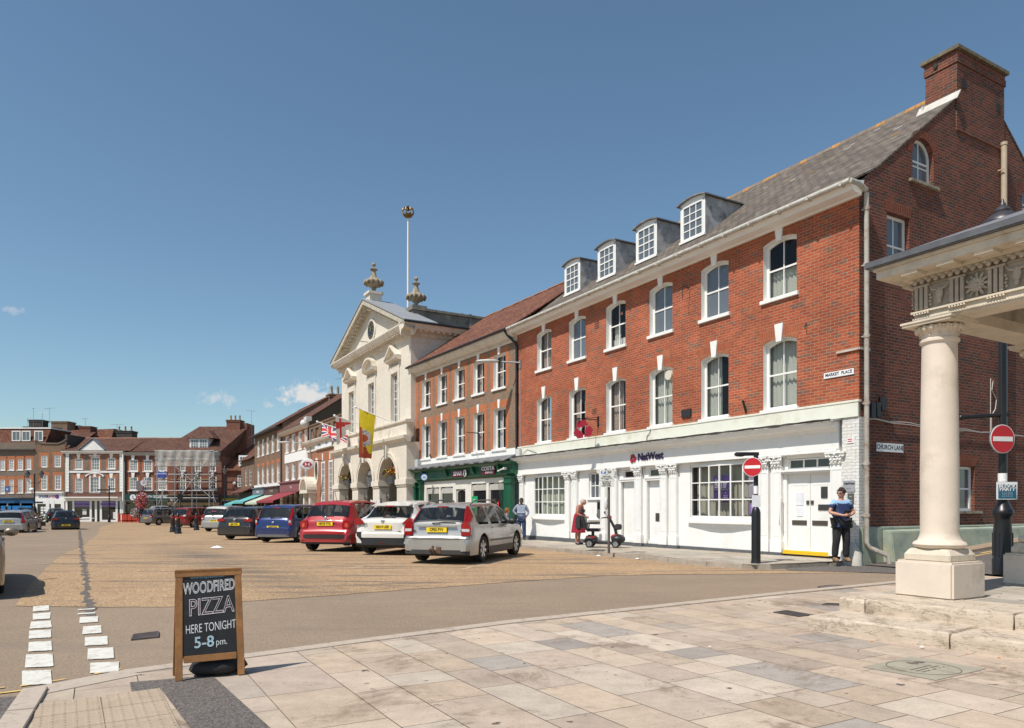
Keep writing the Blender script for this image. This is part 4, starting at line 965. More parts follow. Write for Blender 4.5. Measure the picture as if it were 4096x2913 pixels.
def chimney(par,x0,x1,y0,y1,z0,z1,mat,pots=0,pmat=None,axis='x',hood=False,band=True):
 mb=MB();mb.box(x0,x1,y0,y1,z0,z1)
 if band:mb.box(x0-.06,x1+.06,y0-.06,y1+.06,z1-.32,z1-.18);mb.box(x0-.1,x1+.1,y0-.1,y1+.1,z1-.12,z1)
 c=mb.build('chimney',mat,par)
 for k in range(pots):
  t=(k+.5)/pots;px_,py_=(x0+(x1-x0)*t,(y0+y1)/2)if axis=='x' else((x0+x1)/2,y0+(y1-y0)*t)
  p=MB();r=.13;p.lathe([(r*1.1,0),(r,.06),(r*.85,.6),(r*1.02,.63),(r*1.02,.7),(r*.7,.7),(r*.7,.5)],(px_,py_,z1),12)
  if hood:p.ball((px_,py_,z1+.8),r*.9,(1,1,.5),10,6);p.cyl((px_-r*.7,py_,z1+.68),(px_-r*.7,py_,z1+.8),.02);p.cyl((px_+r*.7,py_,z1+.68),(px_+r*.7,py_,z1+.8),.02)
  p.build('chimney_pot',pmat or plain('terracotta_pot',(.28,.11,.06),.85,var=.25,scale=5),c,smooth=50)
 return c
def aerial(par,x,y,z,h,n=6,rz=0,l=.9):
 mb=MB();mb.tube([(x,y,z),(x,y,z+h)],.022,6);a=rz
 mb.tube([(x-l/2*math.cos(a),y-l/2*math.sin(a),z+h-.05),(x+l/2*math.cos(a),y+l/2*math.sin(a),z+h-.05)],.014,5)
 for k in range(n):
  t=-l/2+l*k/(n-1);cx,cy=x+t*math.cos(a),y+t*math.sin(a);w=.28-.02*k
  mb.tube([(cx+w*math.sin(a),cy-w*math.cos(a),z+h-.05),(cx-w*math.sin(a),cy+w*math.cos(a),z+h-.05)],.010,4)
 return mb.build('aerial',GREYPOLE,par)
def xsurround(mb,a,b,z0,z1,w,h,y=-.004,mi=0):
 mb.poly([(a-w,y,z0),(a,y,z0),(a,y,z1),(a-w,y,z1)],mi);mb.poly([(b,y,z0),(b+w,y,z0),(b+w,y,z1),(b,y,z1)],mi)
 mb.poly([(a-w*.9,y,z1),(b+w*.9,y,z1),(b+w*1.2,y,z1+h),(a-w*1.2,y,z1+h)],mi)
 # convenience store
SPD=-58.0;SPO=(FO.x,FO.y);sp=lambda c,x,y,off=0:UV(SPO,SPD,c,x,y,off)
SH=thing('shop_building','three storey grey and orange brick shop building with green convenience store front','building',(FO.x,FO.y,0),R(SPD))
mb=MB();SX=[(-9.48,-8.42),(-7.60,-6.55),(-5.75,-4.70),(-3.89,-2.83),(-2.04,-.97)];XL=-10.2
hl=[]
for a,b in SX:hl+=[(a,b,3.95,5.77,0),(a,b,6.62,8.12,0)]
mb.wall(XL,-.0,3.3,8.95,hl,0,.2,0,1);mb.build('wall',[BR_FL,WHITE2],SH,recalc=False)
mb=MB()
for a,b in SX:xsurround(mb,a,b,3.97,5.77,.24,.32);xsurround(mb,a,b,6.62,8.12,.24,.20)
mb.poly([(XL,-.005,3.9),(XL+.25,-.005,3.9),(XL+.25,-.005,8.5),(XL,-.005,8.5)])
mb.build('brick_dressing',BR_ORG,SH,recalc=False)
CB=plain('bluish_curtain',(.22,.23,.32),.9,var=.3,scale=10)
for k,(a,b)in enumerate(SX):
 window(SH,a,b,3.97,5.77,.18,2,2,0,.07,.028,pane=PANET,blind=[(CURT if k%2 else NETC,0,.3,0,1),(CB,.62,.8,0,1)],sill=(.07,.10,.06),key=(.13,.22,.36,.02))
 window(SH,a,b,6.64,8.12,.18,2,2,0,.07,.028,pane=PANET,blind=[(CURT,0,.25,0,1),(CB,.55,1,0,.5)],sill=(.07,.10,.07),key=(.13,.22,.30,.02))
mb=MB();mb.box(XL+.3,-.3,1.5,1.55,.3,8.8);mb.box(XL+.3,-.3,.3,1.5,6.0,6.1);mb.box(XL+.3,-.3,.3,1.5,8.6,8.7);mb.build('inner_wall',ROOM,SH)
mb=MB();molding(mb,[(0,8.42),(-.05,8.42),(-.08,8.52),(-.10,8.56),(-.20,8.58),(-.34,8.70),(-.40,8.84),(-.40,8.90),(.1,8.96)],XL-.25,-.02)
dentils(mb,XL-.05,-.1,-.15,-.07,8.50,8.565,.09,.09);mb.build('eaves_cornice',STONEP,SH)
mb=MB();mb.tube([(XL-.3,-.46,8.90),(-.02,-.46,8.90)],.06,8);mb.tube([(-.35,-.46,8.88),(-.32,-.3,8.66),(-.02,-.1,8.30),(.02,-.07,8.1),(.02,-.07,.1)],.055,10)
for z in(7.4,6.1,4.8,3.4,1.9):mb.cyl((.02,-.07,z),(.02,-.07,z+.1),.068)
mb.build('gutter',BLACK,SH,smooth=40)
gable_roof(SH,XL-.32,.3,-.5,8.93,4.5,12.35,TILE,ridge=True)
mb=MB();mb.box(XL,0,-.02,.02,3.62,3.93)
for a,b in SX:mb.box(a-.1,b+.1,-.05,.0,3.84,3.95)
mb.build('white_band',WHITE2,SH)
mb=MB();mb.hexa([(XL-.1,-.62,3.36),(-.05,-.62,3.36),(-.05,.02,3.62),(XL-.1,.02,3.62)],[(XL-.1,-.62,3.40),(-.05,-.62,3.40),(-.05,.02,3.68),(XL-.1,.02,3.68)])
random.seed(4)
for k in range(11):mb.ball((XL+.5+k*.9,-.58,3.42),.09,(3.2,1.2,.6),8,5)
mb.build('lead_canopy',plain('old_lead',(.13,.135,.14),.8,var=.35,scale=6,bmp=.5,dirt=(.26,.26,.26),dscale=5),SH)
mb=MB();molding(mb,[(.1,2.72),(-.18,2.72),(-.20,2.80),(-.30,2.84),(-.30,3.18),(-.42,3.24),(-.50,3.30),(-.52,3.355),(.1,3.36)],XL+.02,.10)
for a,b in((XL+.02,XL+.62),(XL+1.05,XL+1.25),(-.60,.0)):
 mb.box(a,b,-.34,.1,.1,2.72);mb.box(a-.04,b+.04,-.38,.1,2.42,2.52);mb.box(a-.03,b+.03,-.38,.1,2.66,2.72);mb.box(a-.03,b+.03,-.38,.1,.1,.38)
for x in(-3.3,-6.0,-8.6,-1.0):mb.ext([(x,-.3,3.2),(x,-.48,3.22),(x,-.42,3.02),(x,-.3,2.88)],(.14,0,0))
for k in range(6):mb.cyl((-.55+k*.1,-.345,.5),(-1.0+k*.1,-.345,2.4),.012,n=6)
mb.build('green_shopfront',GREEN,SH,bevel=.006)
SPW=[sp('D',x,y,-.1)for x,y in((285,500),(425,500),(435,500),(575,500),(605,500),(745,500),(765,500),(935,500),(950,500),(1125,500))]
mb=MB();oh=[(SPW[0][0]+.05,SPW[1][0],.42,2.42,.0),(SPW[2][0]+.05,SPW[3][0]-.03,.42,2.42,0),(SPW[4][0],SPW[5][0]-.35,.15,2.28,.0),(SPW[6][0]+.05,SPW[7][0]-.04,.42,2.5,.0),(SPW[8][0]+.06,SPW[9][0]+.02,.42,2.5,.0)]
mb.wall(XL+1.25,-.6,.1,2.72,oh,-.12,.1,0);mb.build('shopfront_frame',plain('off_white_paint',(.68,.65,.59),.5,var=.06),SH,recalc=False)
for i,h in enumerate(oh):
 window(SH,h[0],h[1],h[2],h[3],-.06,1,1,.14 if i!=2 else .12,.04,.03,sash=False,name='shop_window',pane=PANED,mat=plain('off_white_paint',(.6,.57,.5)))
 if i!=2:
  q=MB();q.box(h[0]+.04,h[1]-.04,-.075,-.066,h[3]-.32,h[3]-.06);q.build('roller_blind',plain('grey_roller_blind',(.42,.40,.36),.8),SH)
mb=MB();mb.box(oh[2][0]-.1,oh[2][1]+.35,-.2,-.13,1.35,1.60);mb.box(oh[2][0]+.1,oh[2][0]+.12,-.15,-.12,.2,2.1);mb.build('door_canopy',plain('off_white_paint',(.6,.57,.5)),SH)
random.seed(1)
def shop_sign(par_o,deg,ua,ub,za,zb,y,mats,lines,label,name='shop_sign',cat='sign',group=None,th=.05,bevel=0,extra=None):
 t=thing(name,label,cat,(par_o[0],par_o[1],0),R(deg),group);mb=MB();mb.box(ua,ub,y,y+th,za,zb);mb.build('panel',mats[0],t,bevel=bevel)
 for k,(s_,fx,fz,sz,mi,kw)in enumerate(lines):
  mb=MB();text(mb,s_,ua+(ub-ua)*fx,y-.002,za+(zb-za)*fz,sz,0,depth=.002,**kw);mb.build('lettering',mats[mi],t,recalc=False)
 if extra:extra(t)
 return t
MAR=plain('maroon',(.10,.008,.018),.4)
p0,p1=sp('D',553,260,-.36),sp('D',722,250,-.36)
def tree_emblem(t):
 mb=MB();x=(p0[0]+(p1[0]-p0[0])*.86);z=3.0
 mb.ball((x,-.37,z),.15,(1,.05,1.1),20,10);mb.build('roundel',WHITES,t)
 mb=MB();mb.ext([(x-.09,-.385,z-.10),(x+.09,-.385,z-.10),(x,-.385,z+.13)],(0,.01,0));mb.box(x-.012,x+.012,-.385,-.375,z-.14,z-.1);mb.build('emblem',GREEN,t)
shop_sign(SPO,SPD,p0[0],p1[0],2.86,3.15,-.36,[MAR,WHITES],[('SPAR',.40,.48,.25,1,dict(bold=.006,sx=1.6))],'maroon fascia sign reading SPAR with a tree roundel',extra=tree_emblem)
p2,p3=sp('D',873,220,-.36),sp('D',1015,215,-.36)
shop_sign(SPO,SPD,p2[0],p3[0],2.86,3.25,-.36,[MAR,WHITES],[('COSTA',.5,.66,.24,1,dict(bold=.008,sx=1.45)),('EXPRESS',.58,.22,.13,1,dict(sx=1.3))],'dark maroon sign reading COSTA EXPRESS at the right of the green fascia')
q=sp('D',262,295,-.6)
t=thing('projecting_sign','round blue rimmed projecting sign on the green store front','sign',(SPO[0],SPO[1],0),R(SPD));M_=Matrix.Translation((q[0],-.6,q[1]))@Matrix.Rotation(R(55),4,'Z')
mb=MB();mb.cyl((0,-.05,0),(0,.05,0),.19,n=24);mb.xf(M_);mb.build('rim',plain('blue_sign',(.02,.05,.28),.4),t,smooth=40)
mb=MB();mb.cyl((0,-.065,0),(0,.065,0),.15,n=24);mb.xf(M_);mb.build('disc',plain('frosted',(.55,.62,.68),.4),t,smooth=40)
mb=MB();mb.ball((0,-.07,.0),.07,(1.1,.1,.6),8,6);mb.xf(M_);mb.build('emblem',plain('pale_blue',(.10,.35,.6),.4),t)
for(cx0_,cx1_,z0,z1,base,lines,lb)in((770,832,.75,1.92,[plain('bright_green',(.0,.30,.10),.5),WHITES,REDS],[('Hello',.4,.86,.11,1),('SPAR',.45,.72,.10,2),('Blandford',.45,.56,.11,1),('Mon 7am-10pm',.5,.34,.06,1),('Sat 7am-10pm',.5,.24,.06,1)],'tall green greeting poster in the store window'),(850,900,.7,1.50,[MAR,WHITES],[('COSTA',.5,.86,.11,1),('- - -',.5,.68,.09,1),('COSTA',.5,.48,.11,1),('- - -',.5,.28,.09,1)],'maroon coffee poster just right of the green greeting poster'),(1002,1062,1.25,1.68,[REDS,WHITES],[('meal deal',.5,.78,.08,1),('£3.75',.5,.42,.15,1)],'red price poster reading £3.75 in the right store window'),(1002,1062,.62,1.23,[plain('pale_photo_poster',(.5,.42,.42),.5),REDS],[('- - -',.5,.5,.12,1)],'pale food photo poster below the red price poster'),(468,510,.8,1.45,[MAR,WHITES],[('COSTA',.5,.84,.10,1),('- - -',.5,.5,.09,1)],'maroon coffee poster in the second window from the left of the store'),(355,400,.9,1.50,[plain('pale_blue_poster',(.45,.50,.6),.5),plain('navy',(.03,.04,.12),.5)],[('PLAY',.5,.4,.11,1),('- -',.5,.8,.09,1)],'pale lottery poster in the leftmost window of the store')):
 a,b=sp('D',cx0_,500,-.1)[0],sp('D',cx1_,500,-.1)[0]
 poster(a,b,z0,z1,-.09,base,lines,lb,Mx=Matrix.Translation((SPO[0],SPO[1],0))@Matrix.Rotation(R(SPD),4,'Z'))
mb=MB();mb.box(-9.95,-9.5,-.25,0,3.5,3.95);mb.build('meter_box',plain('grey_cabinet',(.48,.5,.5),.5),SH,bevel=.01)
mb=MB();mb.box(XL+.05,XL+.16,-.18,-.05,4.0,4.4);mb.tube([(-3.3,-.02,4.8),(-3.3,-.95,4.82),(-3.3,-.02,4.82)],.02,5);mb.tube([(-3.3,-.03,4.3),(-3.3,-.03,5.0)],.015,5);mb.tube([(-8.3,-.02,3.95),(-8.34,-.1,4.15)],.03,6);mb.build('iron_bracket',BLACK,SH)
mb=MB();mb.tube([(-.30,-.5,3.05),(-.72,-.55,2.95)],.035,8);mb.box(-.35,-.25,-.52,-.4,3.0,3.1);mb.build('security_camera',plain('weathered_white',(.6,.6,.58),.5),SH)
def lamp_arm(o,deg,x,z,y,label,reach=1.3,dx=-.35,name='wall_lamp',pole=None):
 t=thing(name,label,'street lamp',(o[0],o[1],0),R(deg))
 mb=MB();mb.box(x-.06,x+.06,y-.03,y,z-.25,z+.1);mb.tube([(x,y,z),(x+dx*.6,y-reach*.55,z+.05)],.035,8);mb.build('bracket',GREYPOLE,t)
 mb=MB();mb.ball((0,0,0),.5,(1.0,.28,.16),16,10);mb.xf(Matrix.Translation((x+dx,y-reach,z+.08))@Matrix.Rotation(math.atan2(-reach*.45,dx*.4),4,'Z'));mb.build('lamp_head',plain('lamp_grey',(.50,.50,.48),.4),t,smooth=80)
 mb=MB();mb.tube([(x,y-.01,z-.2),(x+.02,y-.01,z-4)],.012,5);mb.build('cable',plain('pale_cable',(.5,.47,.43)),t)
 return t
lamp_arm((FO.x,FO.y),-60.22,.22,7.45,-.01,'grey street lamp arm fixed between the orange brick shop and the bank',1.15,-.75)
# town hall
HO=(-5.4293,38.9812);HD=-59.82
TH=thing('town_hall','pale stone town hall with clock pediment, urns and three open arches','building',(HO[0],HO[1],0),R(HD))
HW=12.35;cxs=(-10.12,-6.22,-2.35);b0=-.4
mb=MB();ar=[(c-1.38,c+1.38,b0,4.24,1.38)for c in cxs];mb.wall(-12.75,.42,b0,4.9,ar,-.42,.6,0)
mb.poly([(.42,-.42,b0),(.42,3,b0),(.42,3,4.9),(.42,-.42,4.9)]);mb.poly([(-12.75,-.42,b0),(-12.75,3,b0),(-12.75,3,4.9),(-12.75,-.42,4.9)])
wz=(6.15,8.95);wh=[(c-.52,c+.52,wz[0],wz[1],0)for c in cxs]
mb.wall(-HW,0,4.9,11.4,wh,0,.35,0)
mb.poly([(0,0,4.9),(0,6,4.9),(0,6,11.4),(0,0,11.4)]);mb.poly([(-HW,0,4.9),(-HW,6,4.9),(-HW,6,11.4),(-HW,0,11.4)])
mb.build('wall',STONE,TH,recalc=False)
mb=MB()
molding(mb,[(-.3,4.86),(-.46,4.88),(-.50,4.98),(-.66,5.06),(-.70,5.22),(-.2,5.26)],-13.0,.70);mb.box(-12.75,.42,-.42,.0,5.2,5.95);molding(mb,[(.0,5.92),(-.46,5.92),(-.52,5.98),(-.52,6.08),(.0,6.12)],-12.85,.52)
mb.build('parapet',STONEP,TH,bevel=.008)
mb=MB()
for c in cxs:
 n=24
 for k in range(n):
  a0,a1=math.pi*k/n,math.pi*(k+1)/n
  for ra,rb,y in((1.38,1.55,-.47),(1.55,1.68,-.50)):
   q=[(c+r*math.cos(a),y,2.86+r*math.sin(a))for r,a in((ra,a0),(rb,a0),(rb,a1),(ra,a1))];mb.ext(q,(0,.06,0))
 mb.ext([(c-.14,-.60,4.1),(c+.14,-.60,4.1),(c+.2,-.60,4.88),(c-.2,-.60,4.88)],(0,.2,0))
mb.build('arch_moulding',STONEP,TH)
mb=MB()
for a,b in((-12.83,-11.50),(-8.74,-7.60),(-4.84,-3.73),(-.97,.50)):
 mb.box(a-.06,b+.06,-.52,.24,2.62,2.92);mb.box(a,b,-.47,.22,2.52,2.62);mb.box(a-.04,b+.04,-.5,.2,b0,.25)
mb.build('impost',STONEP,TH,bevel=.01)
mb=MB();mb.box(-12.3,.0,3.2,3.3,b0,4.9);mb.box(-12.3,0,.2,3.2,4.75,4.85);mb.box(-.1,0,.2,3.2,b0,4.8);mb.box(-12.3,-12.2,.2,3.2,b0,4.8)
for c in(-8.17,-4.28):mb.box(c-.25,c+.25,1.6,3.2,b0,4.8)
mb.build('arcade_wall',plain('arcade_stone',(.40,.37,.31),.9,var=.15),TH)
mb=MB()
for c in cxs:mb.box(c-.7,c+.7,3.15,3.2,b0,2.3)
mb.build('inner_door',plain('dark_door',(.04,.03,.028),.5),TH)
mb=MB()
for c in cxs:
 for k in range(13):
  x=c-1.25+k*2.5/12;h=1.55+.55*abs((k-6)/6)**1.5
  mb.tube([(x,-.05,0),(x,-.05,h)],.015,5);mb.ball((x,-.05,h+.03),.03,(1,1,1.6),5,4)
 for z in(.35,1.4):mb.box(c-1.3,c+1.3,-.065,-.035,z,z+.035)
 mb.tube([(c-1.25+2.5*k/12,-.05,1.5+.55*abs((k-6)/6)**1.5)for k in range(13)],.016,5)
mb.build('iron_gate',BLACK,TH)
for i,c in enumerate(cxs):
 window(TH,c-.5,c+.5,wz[0]+.03,wz[1],.14,3,6,0,.05,.026,pane=PANE)
 mb=MB();a,b=c-.52,c+.52
 mb.box(a-.22,a,-.06,.02,6.13,9.25);mb.box(b,b+.22,-.06,.02,6.13,9.25);mb.box(a,b,-.06,.02,8.97,9.25);mb.box(a-.26,b+.26,-.05,0,9.25,9.62)
 mb.build('window_surround',STONEP,TH,bevel=.012)
 mb=MB();random.seed(i)
 for k in range(16):mb.ball((a-.1+(b-a+.2)*(k+.5)/16,-.06,9.43+random.uniform(-.05,.05)),.055,(.9,.6,1.3),6,4)
 mb.build('carved_frieze',STONED if False else plain('frieze_stone',(.40,.35,.27),.9,var=.3,scale=9),TH)
 mb=MB();x0,x1=a-.42,b+.42
 molding(mb,[(0,9.60),(-.10,9.60),(-.28,9.68),(-.32,9.76),(0,9.78)],x0,x1)
 n=14
 if i==1:top=[(x0+(x1-x0)*k/n,9.76+.62*math.sqrt(max(0,1-(2*k/n-1)**2))**1.0)for k in range(n+1)]
 else:top=[(x0,9.76),(c,10.42),(x1,9.76)]
 for k in range(len(top)-1):
  (xa,za),(xb,zb)=top[k],top[k+1]
  mb.hexa([(xa,-.34,za),(xb,-.34,zb),(xb,0,zb),(xa,0,za)],[(xa,-.34,za+.11),(xb,-.34,zb+.11),(xb,0,zb+.11),(xa,0,za+.11)])
 mb.poly([(x0+.05,-.05,9.76)]+[(p[0],-.05,p[1])for p in top[1:-1]]+[(x1-.05,-.05,9.76)])
 mb.build('window_pediment',STONEP,TH,recalc=False)
mb=MB()
molding(mb,[(0,10.60),(-.05,10.60),(-.08,10.74),(-.14,10.86),(-.46,10.92),(-.52,11.02),(-.60,11.16),(-.60,11.22),(.3,11.30)],-HW-.55,.55)
dentils(mb,-HW-.05,.0,-.16,-.04,10.66,10.74,.12,.12);dentils(mb,-HW-.3,.3,-.42,-.14,10.83,10.91,.14,.20)
for sx,x in((1,0.0),):
 s=MB();molding(s,[(0,10.60),(-.05,10.60),(-.08,10.74),(-.14,10.86),(-.46,10.92),(-.52,11.02),(-.60,11.16),(-.60,11.22),(.3,11.30)],-.6,6.0);dentils(s,.0,5.8,-.16,-.04,10.66,10.74,.12,.12);dentils(s,.0,5.8,-.42,-.14,10.83,10.91,.14,.2)
 s.xf(Matrix(((0,-1,0,0),(1,0,0,0),(0,0,1,0),(0,0,0,1))));mb.mesh(s.v,s.f)
mb.build('cornice',STONEP,TH)
ap=(-6.18,13.98);hw=6.75;zc=11.28
tz=lambda x:zc+(ap[1]-zc)*(1-abs(x-ap[0])/hw)
mb=MB();mb.poly([(ap[0]-hw+.4,-.02,11.22),(ap[0]+hw-.4,-.02,11.22),(ap[0],-.02,ap[1]-.2)]);mb.build('tympanum',STONE,TH,recalc=False)
mb=MB()
for sg in(-1,1):
 for(o0,o1,ya,yb)in((-.42,-.30,-.12,0),(-.28,-.02,-.60,.0),(-.36,-.28,-.46,0)):
  mb.hexa([(ap[0]+sg*hw,ya,zc+o0),(ap[0],ya,ap[1]+o0),(ap[0],yb,ap[1]+o0),(ap[0]+sg*hw,yb,zc+o0)],[(ap[0]+sg*hw,ya,zc+o1),(ap[0],ya,ap[1]+o1),(ap[0],yb,ap[1]+o1),(ap[0]+sg*hw,yb,zc+o1)])
 for k in range(17):
  x=ap[0]+sg*(.3+k*.37);z=tz(x)-.44;mb.box(x-.07,x+.07,-.40,-.1,z-.02,z+.10)
mb.build('raking_cornice',plain('raking_stone',(.46,.42,.34),.85,var=.25,scale=5,dirt=(.28,.25,.19),dscale=3),TH)
mb=MB()
for sg in(-1,1):
 mb.hexa([(ap[0]+sg*(hw+.1),-.64,zc-.02),(ap[0],-.64,ap[1]+.02),(ap[0],1.3,ap[1]+.02),(ap[0]+sg*(hw+.1),1.3,zc-.02)],[(ap[0]+sg*(hw+.1),-.64,zc+.04),(ap[0],-.64,ap[1]+.09),(ap[0],1.3,ap[1]+.09),(ap[0]+sg*(hw+.1),1.3,zc+.04)])
 for k in range(1,6):x=ap[0]+sg*hw*k/6;mb.tube([(x,-.62,tz(x)+.06),(x,1.3,tz(x)+.06)],.03,5)
mb.hexa([(.0,1.3,11.27),(.66,1.3,11.24),(.66,6,11.24),(0,6,11.27)],[(.0,1.3,11.45),(.66,1.3,11.28),(.66,6,11.28),(0,6,11.45)])
mb.build('lead_roof',plain('pale_lead',(.30,.31,.32),.5,var=.12,scale=2,dirt=(.22,.22,.22),dscale=2),TH)
mb=MB();mb.box(.60,.70,-.64,6,11.18,11.27);mb.tube([(.62,5.0,11.2),(.62,5.0,10.9),(.15,5.1,10.4),(.08,5.1,9.0)],.06,8);mb.build('gutter',BLACK,TH)
mb=MB();mb.box(-3.9,-2.25,1.05,9,11.4,12.7);mb.box(-4.0,-2.15,.95,9,12.7,12.84);mb.box(-3.3,-2.2,1.0,1.9,12.84,12.98);mb.box(-2.9,-2.1,8.3,9,12.2,13.1);mb.box(-2.5,-2.2,4.6,4.8,11.3,12.9)
mb.box(-HW,-HW+.6,1.3,9,11.4,12.3);mb.build('roof_parapet',STONED if False else plain('sooty_stone',(.20,.18,.15),.9,var=.4,scale=2.5,dirt=(.36,.33,.26),dscale=1.5),TH)
gable_roof(TH,-HW+.8,-3.9,1.5,11.9,5,13.4,plain('lichen_tiles',(.34,.15,.05),.95,var=.4,scale=6,dirt=(.2,.14,.07)),name='rear_roof',ridge=False)
mb=MB();mb.cyl((-6.12,-.03,12.2),(-6.12,-.10,12.2),.70,.66,36);mb.build('clock_surround',STONEP,TH,smooth=40)
mb=MB();mb.cyl((-6.12,-.09,12.2),(-6.12,-.125,12.2),.54,n=36);ck=mb.build('clock_face',BLACK,TH)
mb=MB()
for k in range(12):
 a=math.pi*k/6;q=[(-.018,.38),(.018,.38),(.018,.50),(-.018,.50)]
 mb.ext([(-6.12+p[0]*math.cos(a)+p[1]*math.sin(a),-.135,12.2-p[0]*math.sin(a)+p[1]*math.cos(a))for p in q],(0,.01,0))
for a,l,w in((R(40),.44,.02),(R(-20),.30,.03)):
 q=[(-w,-.08),(w,-.08),(w*.4,l),(-w*.4,l)];mb.ext([(-6.12+p[0]*math.cos(a)+p[1]*math.sin(a),-.145,12.2-p[0]*math.sin(a)+p[1]*math.cos(a))for p in q],(0,.01,0))
mb.build('clock_hand',plain('gilt',(.6,.42,.12),.35,.6),ck)
mb=MB();mb.tube([(-6.9,-.02,11.62),(-6.9,-.5,11.62)],.02,6);mb.build('iron_bracket',BLACK,TH)
URN=[(.30,0),(.30,.06),(.16,.12),(.12,.22),(.16,.30),(.34,.42),(.52,.56),(.60,.66),(.56,.74),(.38,.84),(.24,.95),(.17,1.12),(.13,1.30),(.12,1.38),(.20,1.44),(.24,1.50),(.14,1.56),(.06,1.62),(.07,1.68),(.13,1.76),(.13,1.82),(.06,1.90),(.01,1.93)]
def urn(x,y,z,s,ped,label):
 t=thing('stone_urn',label,'urn',tuple(Matrix.Translation((HO[0],HO[1],0))@Matrix.Rotation(R(HD),4,'Z')@Vector((x,y,z))),R(HD),'urns on the town hall roof')
 mb=MB();mb.lathe([(r*s,h*s+ped)for r,h in URN],(0,0,0),32,lob=8,la=.07);mb.build('urn',STONED,t,smooth=60)
 mb=MB()
 for k in range(12):
  a=2*math.pi*k/12;mb.ball((.56*s*math.cos(a),.56*s*math.sin(a),.62*s+ped),.12*s,(.9,.9,1.3),7,5)
 mb.build('leaf_ornament',STONED,t,smooth=60)
 if ped:mb=MB();w=.38;mb.box(-w,w,-w,w,-.5,ped-.16);mb.box(-w-.1,w+.1,-w-.1,w+.1,ped-.16,ped);mb.build('pedestal',STONEP,t,bevel=.01)
urn(-6.18,.1,13.9,.96,.60,'weathered stone urn on the peak of the clock pediment')
urn(-2.75,1.45,12.98,.93,0,'weathered stone urn beside the flagpole on the parapet corner')
urn(-12.3,.8,12.2,.8,0,'small weathered urn half hidden behind the left slope of the clock pediment')
t=thing('flagpole','tall white flagpole topped with a gilded crown','flagpole',tuple(Matrix.Translation((HO[0],HO[1],0))@Matrix.Rotation(R(HD),4,'Z')@Vector((-6.2,2.35,13.2))),R(HD))
PZ=AT('C',680,132,t.location.y).z-13.2
mb=MB();mb.tube([(0,0,-.5),(0,0,PZ*.5),(0,0,PZ)],[.075,.065,.05],10);mb.build('pole',WHITE,t,smooth=60)
mb=MB();mb.cyl((0,0,-.3),(0,0,.35),.10);mb.build('pole_base',GREYP,t)
GOLD=plain('gilded',(.20,.13,.05),.4,.7,var=.4,scale=10)
mb=MB();mb.lathe([(.05,0),(.24,.08),(.30,.18),(.27,.24),(.05,.24)],(0,0,PZ),16)
for k in range(4):
 a=math.pi*k/4;mb.tube([(.28*math.cos(a)*c_,.28*math.sin(a)*c_,PZ+.2+h_)for c_,h_ in((1,0),(1.35,.2),(1.1,.38),(.4,.46),(0,.40),(-.4,.46),(-1.1,.38),(-1.35,.2),(-1,0))],.035,6)
for k in range(8):
 a=math.pi*k/4;mb.ball((.33*math.cos(a),.33*math.sin(a),PZ+.28),.05,n=6,m=4)
mb.ball((0,0,PZ+.52),.09,n=8,m=6);mb.box(-.03,.03,-.03,.03,PZ+.58,PZ+.8);mb.box(-.09,.09,-.03,.03,PZ+.66,PZ+.71);mb.build('crown',GOLD,t,smooth=50)
# the row beyond the town hall
VO=(-11.6231,49.6321);VD=-60.22;vv=lambda c,x,y,off=0:UV(VO,VD,c,x,y,off)
HB=thing('single_storey_bank','low red brick bank building with tall white windows and arched stone doorway','building',(VO[0],VO[1],0),R(VD))
xl=-9.3;zb=-.5
hx=[(-5.35,-4.25),(-3.35,-2.25),(-1.45,-.55)]
mb=MB();mb.wall(xl,.3,zb,5.7,[(a,b,.35,4.82,0)for a,b in hx]+[(-8.35,-7.0,zb,2.4,0)],0,.12);mb.build('wall',masonry('plain_red_brick',(.38,.13,.06),(.28,.10,.05),(.38,.30,.22),big=.12),HB,recalc=False)
mb=MB()
for a,b in hx:xsurround(mb,a,b,4.2,4.84,.0,.55)
mb.build('brick_arch',BR_ORG,HB,recalc=False)
for a,b in hx:window(HB,a,b,.35,4.82,.02,3,9,0,.17,.03,key=(.18,.26,.55,-.02),mid=.48)
mb=MB();molding(mb,[(0,5.68),(-.06,5.70),(-.06,6.05),(-.12,6.10),(-.35,6.30),(-.42,6.46),(-.42,6.52),(0,6.56)],xl-.15,.3);mb.build('stone_cornice',STONEP,HB)
mb=MB();mb.wall(xl,.3,6.5,7.75,[(a,a+.95,6.75,7.5,0)for a in(-8.9,-7.3,-5.7,-4.1,-2.5,-.9)],.1,.12);mb.box(xl,.3,.2,.3,6.5,7.7);mb.box(xl-.03,.3,.04,.4,7.75,7.85);mb.build('brick_parapet',BR_BRN,HB,recalc=False)
mb=MB();mb.cyl((-6.55,-.03,4.2),(-6.55,.03,4.2),.001);
for k in range(24):
 a0,a1=2*math.pi*k/24,2*math.pi*(k+1)/24
 mb.ext([(-6.55+r*.42*math.cos(a),-.05,4.15+r*.72*math.sin(a))for r,a in((1,a0),(1.4,a0),(1.4,a1),(1,a1))],(0,.06,0))
mb.build('oval_surround',STONEP,HB);mb=MB();mb.poly([(-6.55+.43*math.cos(2*math.pi*k/24),-.01,4.15+.73*math.sin(2*math.pi*k/24))for k in range(24)]);mb.build('oval_window',PANED,HB,recalc=False)
mb=MB()
mb.box(-8.75,-8.35,-.5,.05,zb,2.45);mb.box(-7.0,-6.6,-.5,.05,zb,2.45);mb.box(-8.85,-6.5,-.75,.05,2.45,2.72)
n=14
for k in range(n):
 a0,a1=math.pi*k/n,math.pi*(k+1)/n
 mb.ext([(-7.67+r*math.cos(a),-.78,2.72+r*.86*math.sin(a))for r,a in((.95,a0),(1.2,a0),(1.2,a1),(.95,a1))],(0,.8,0))
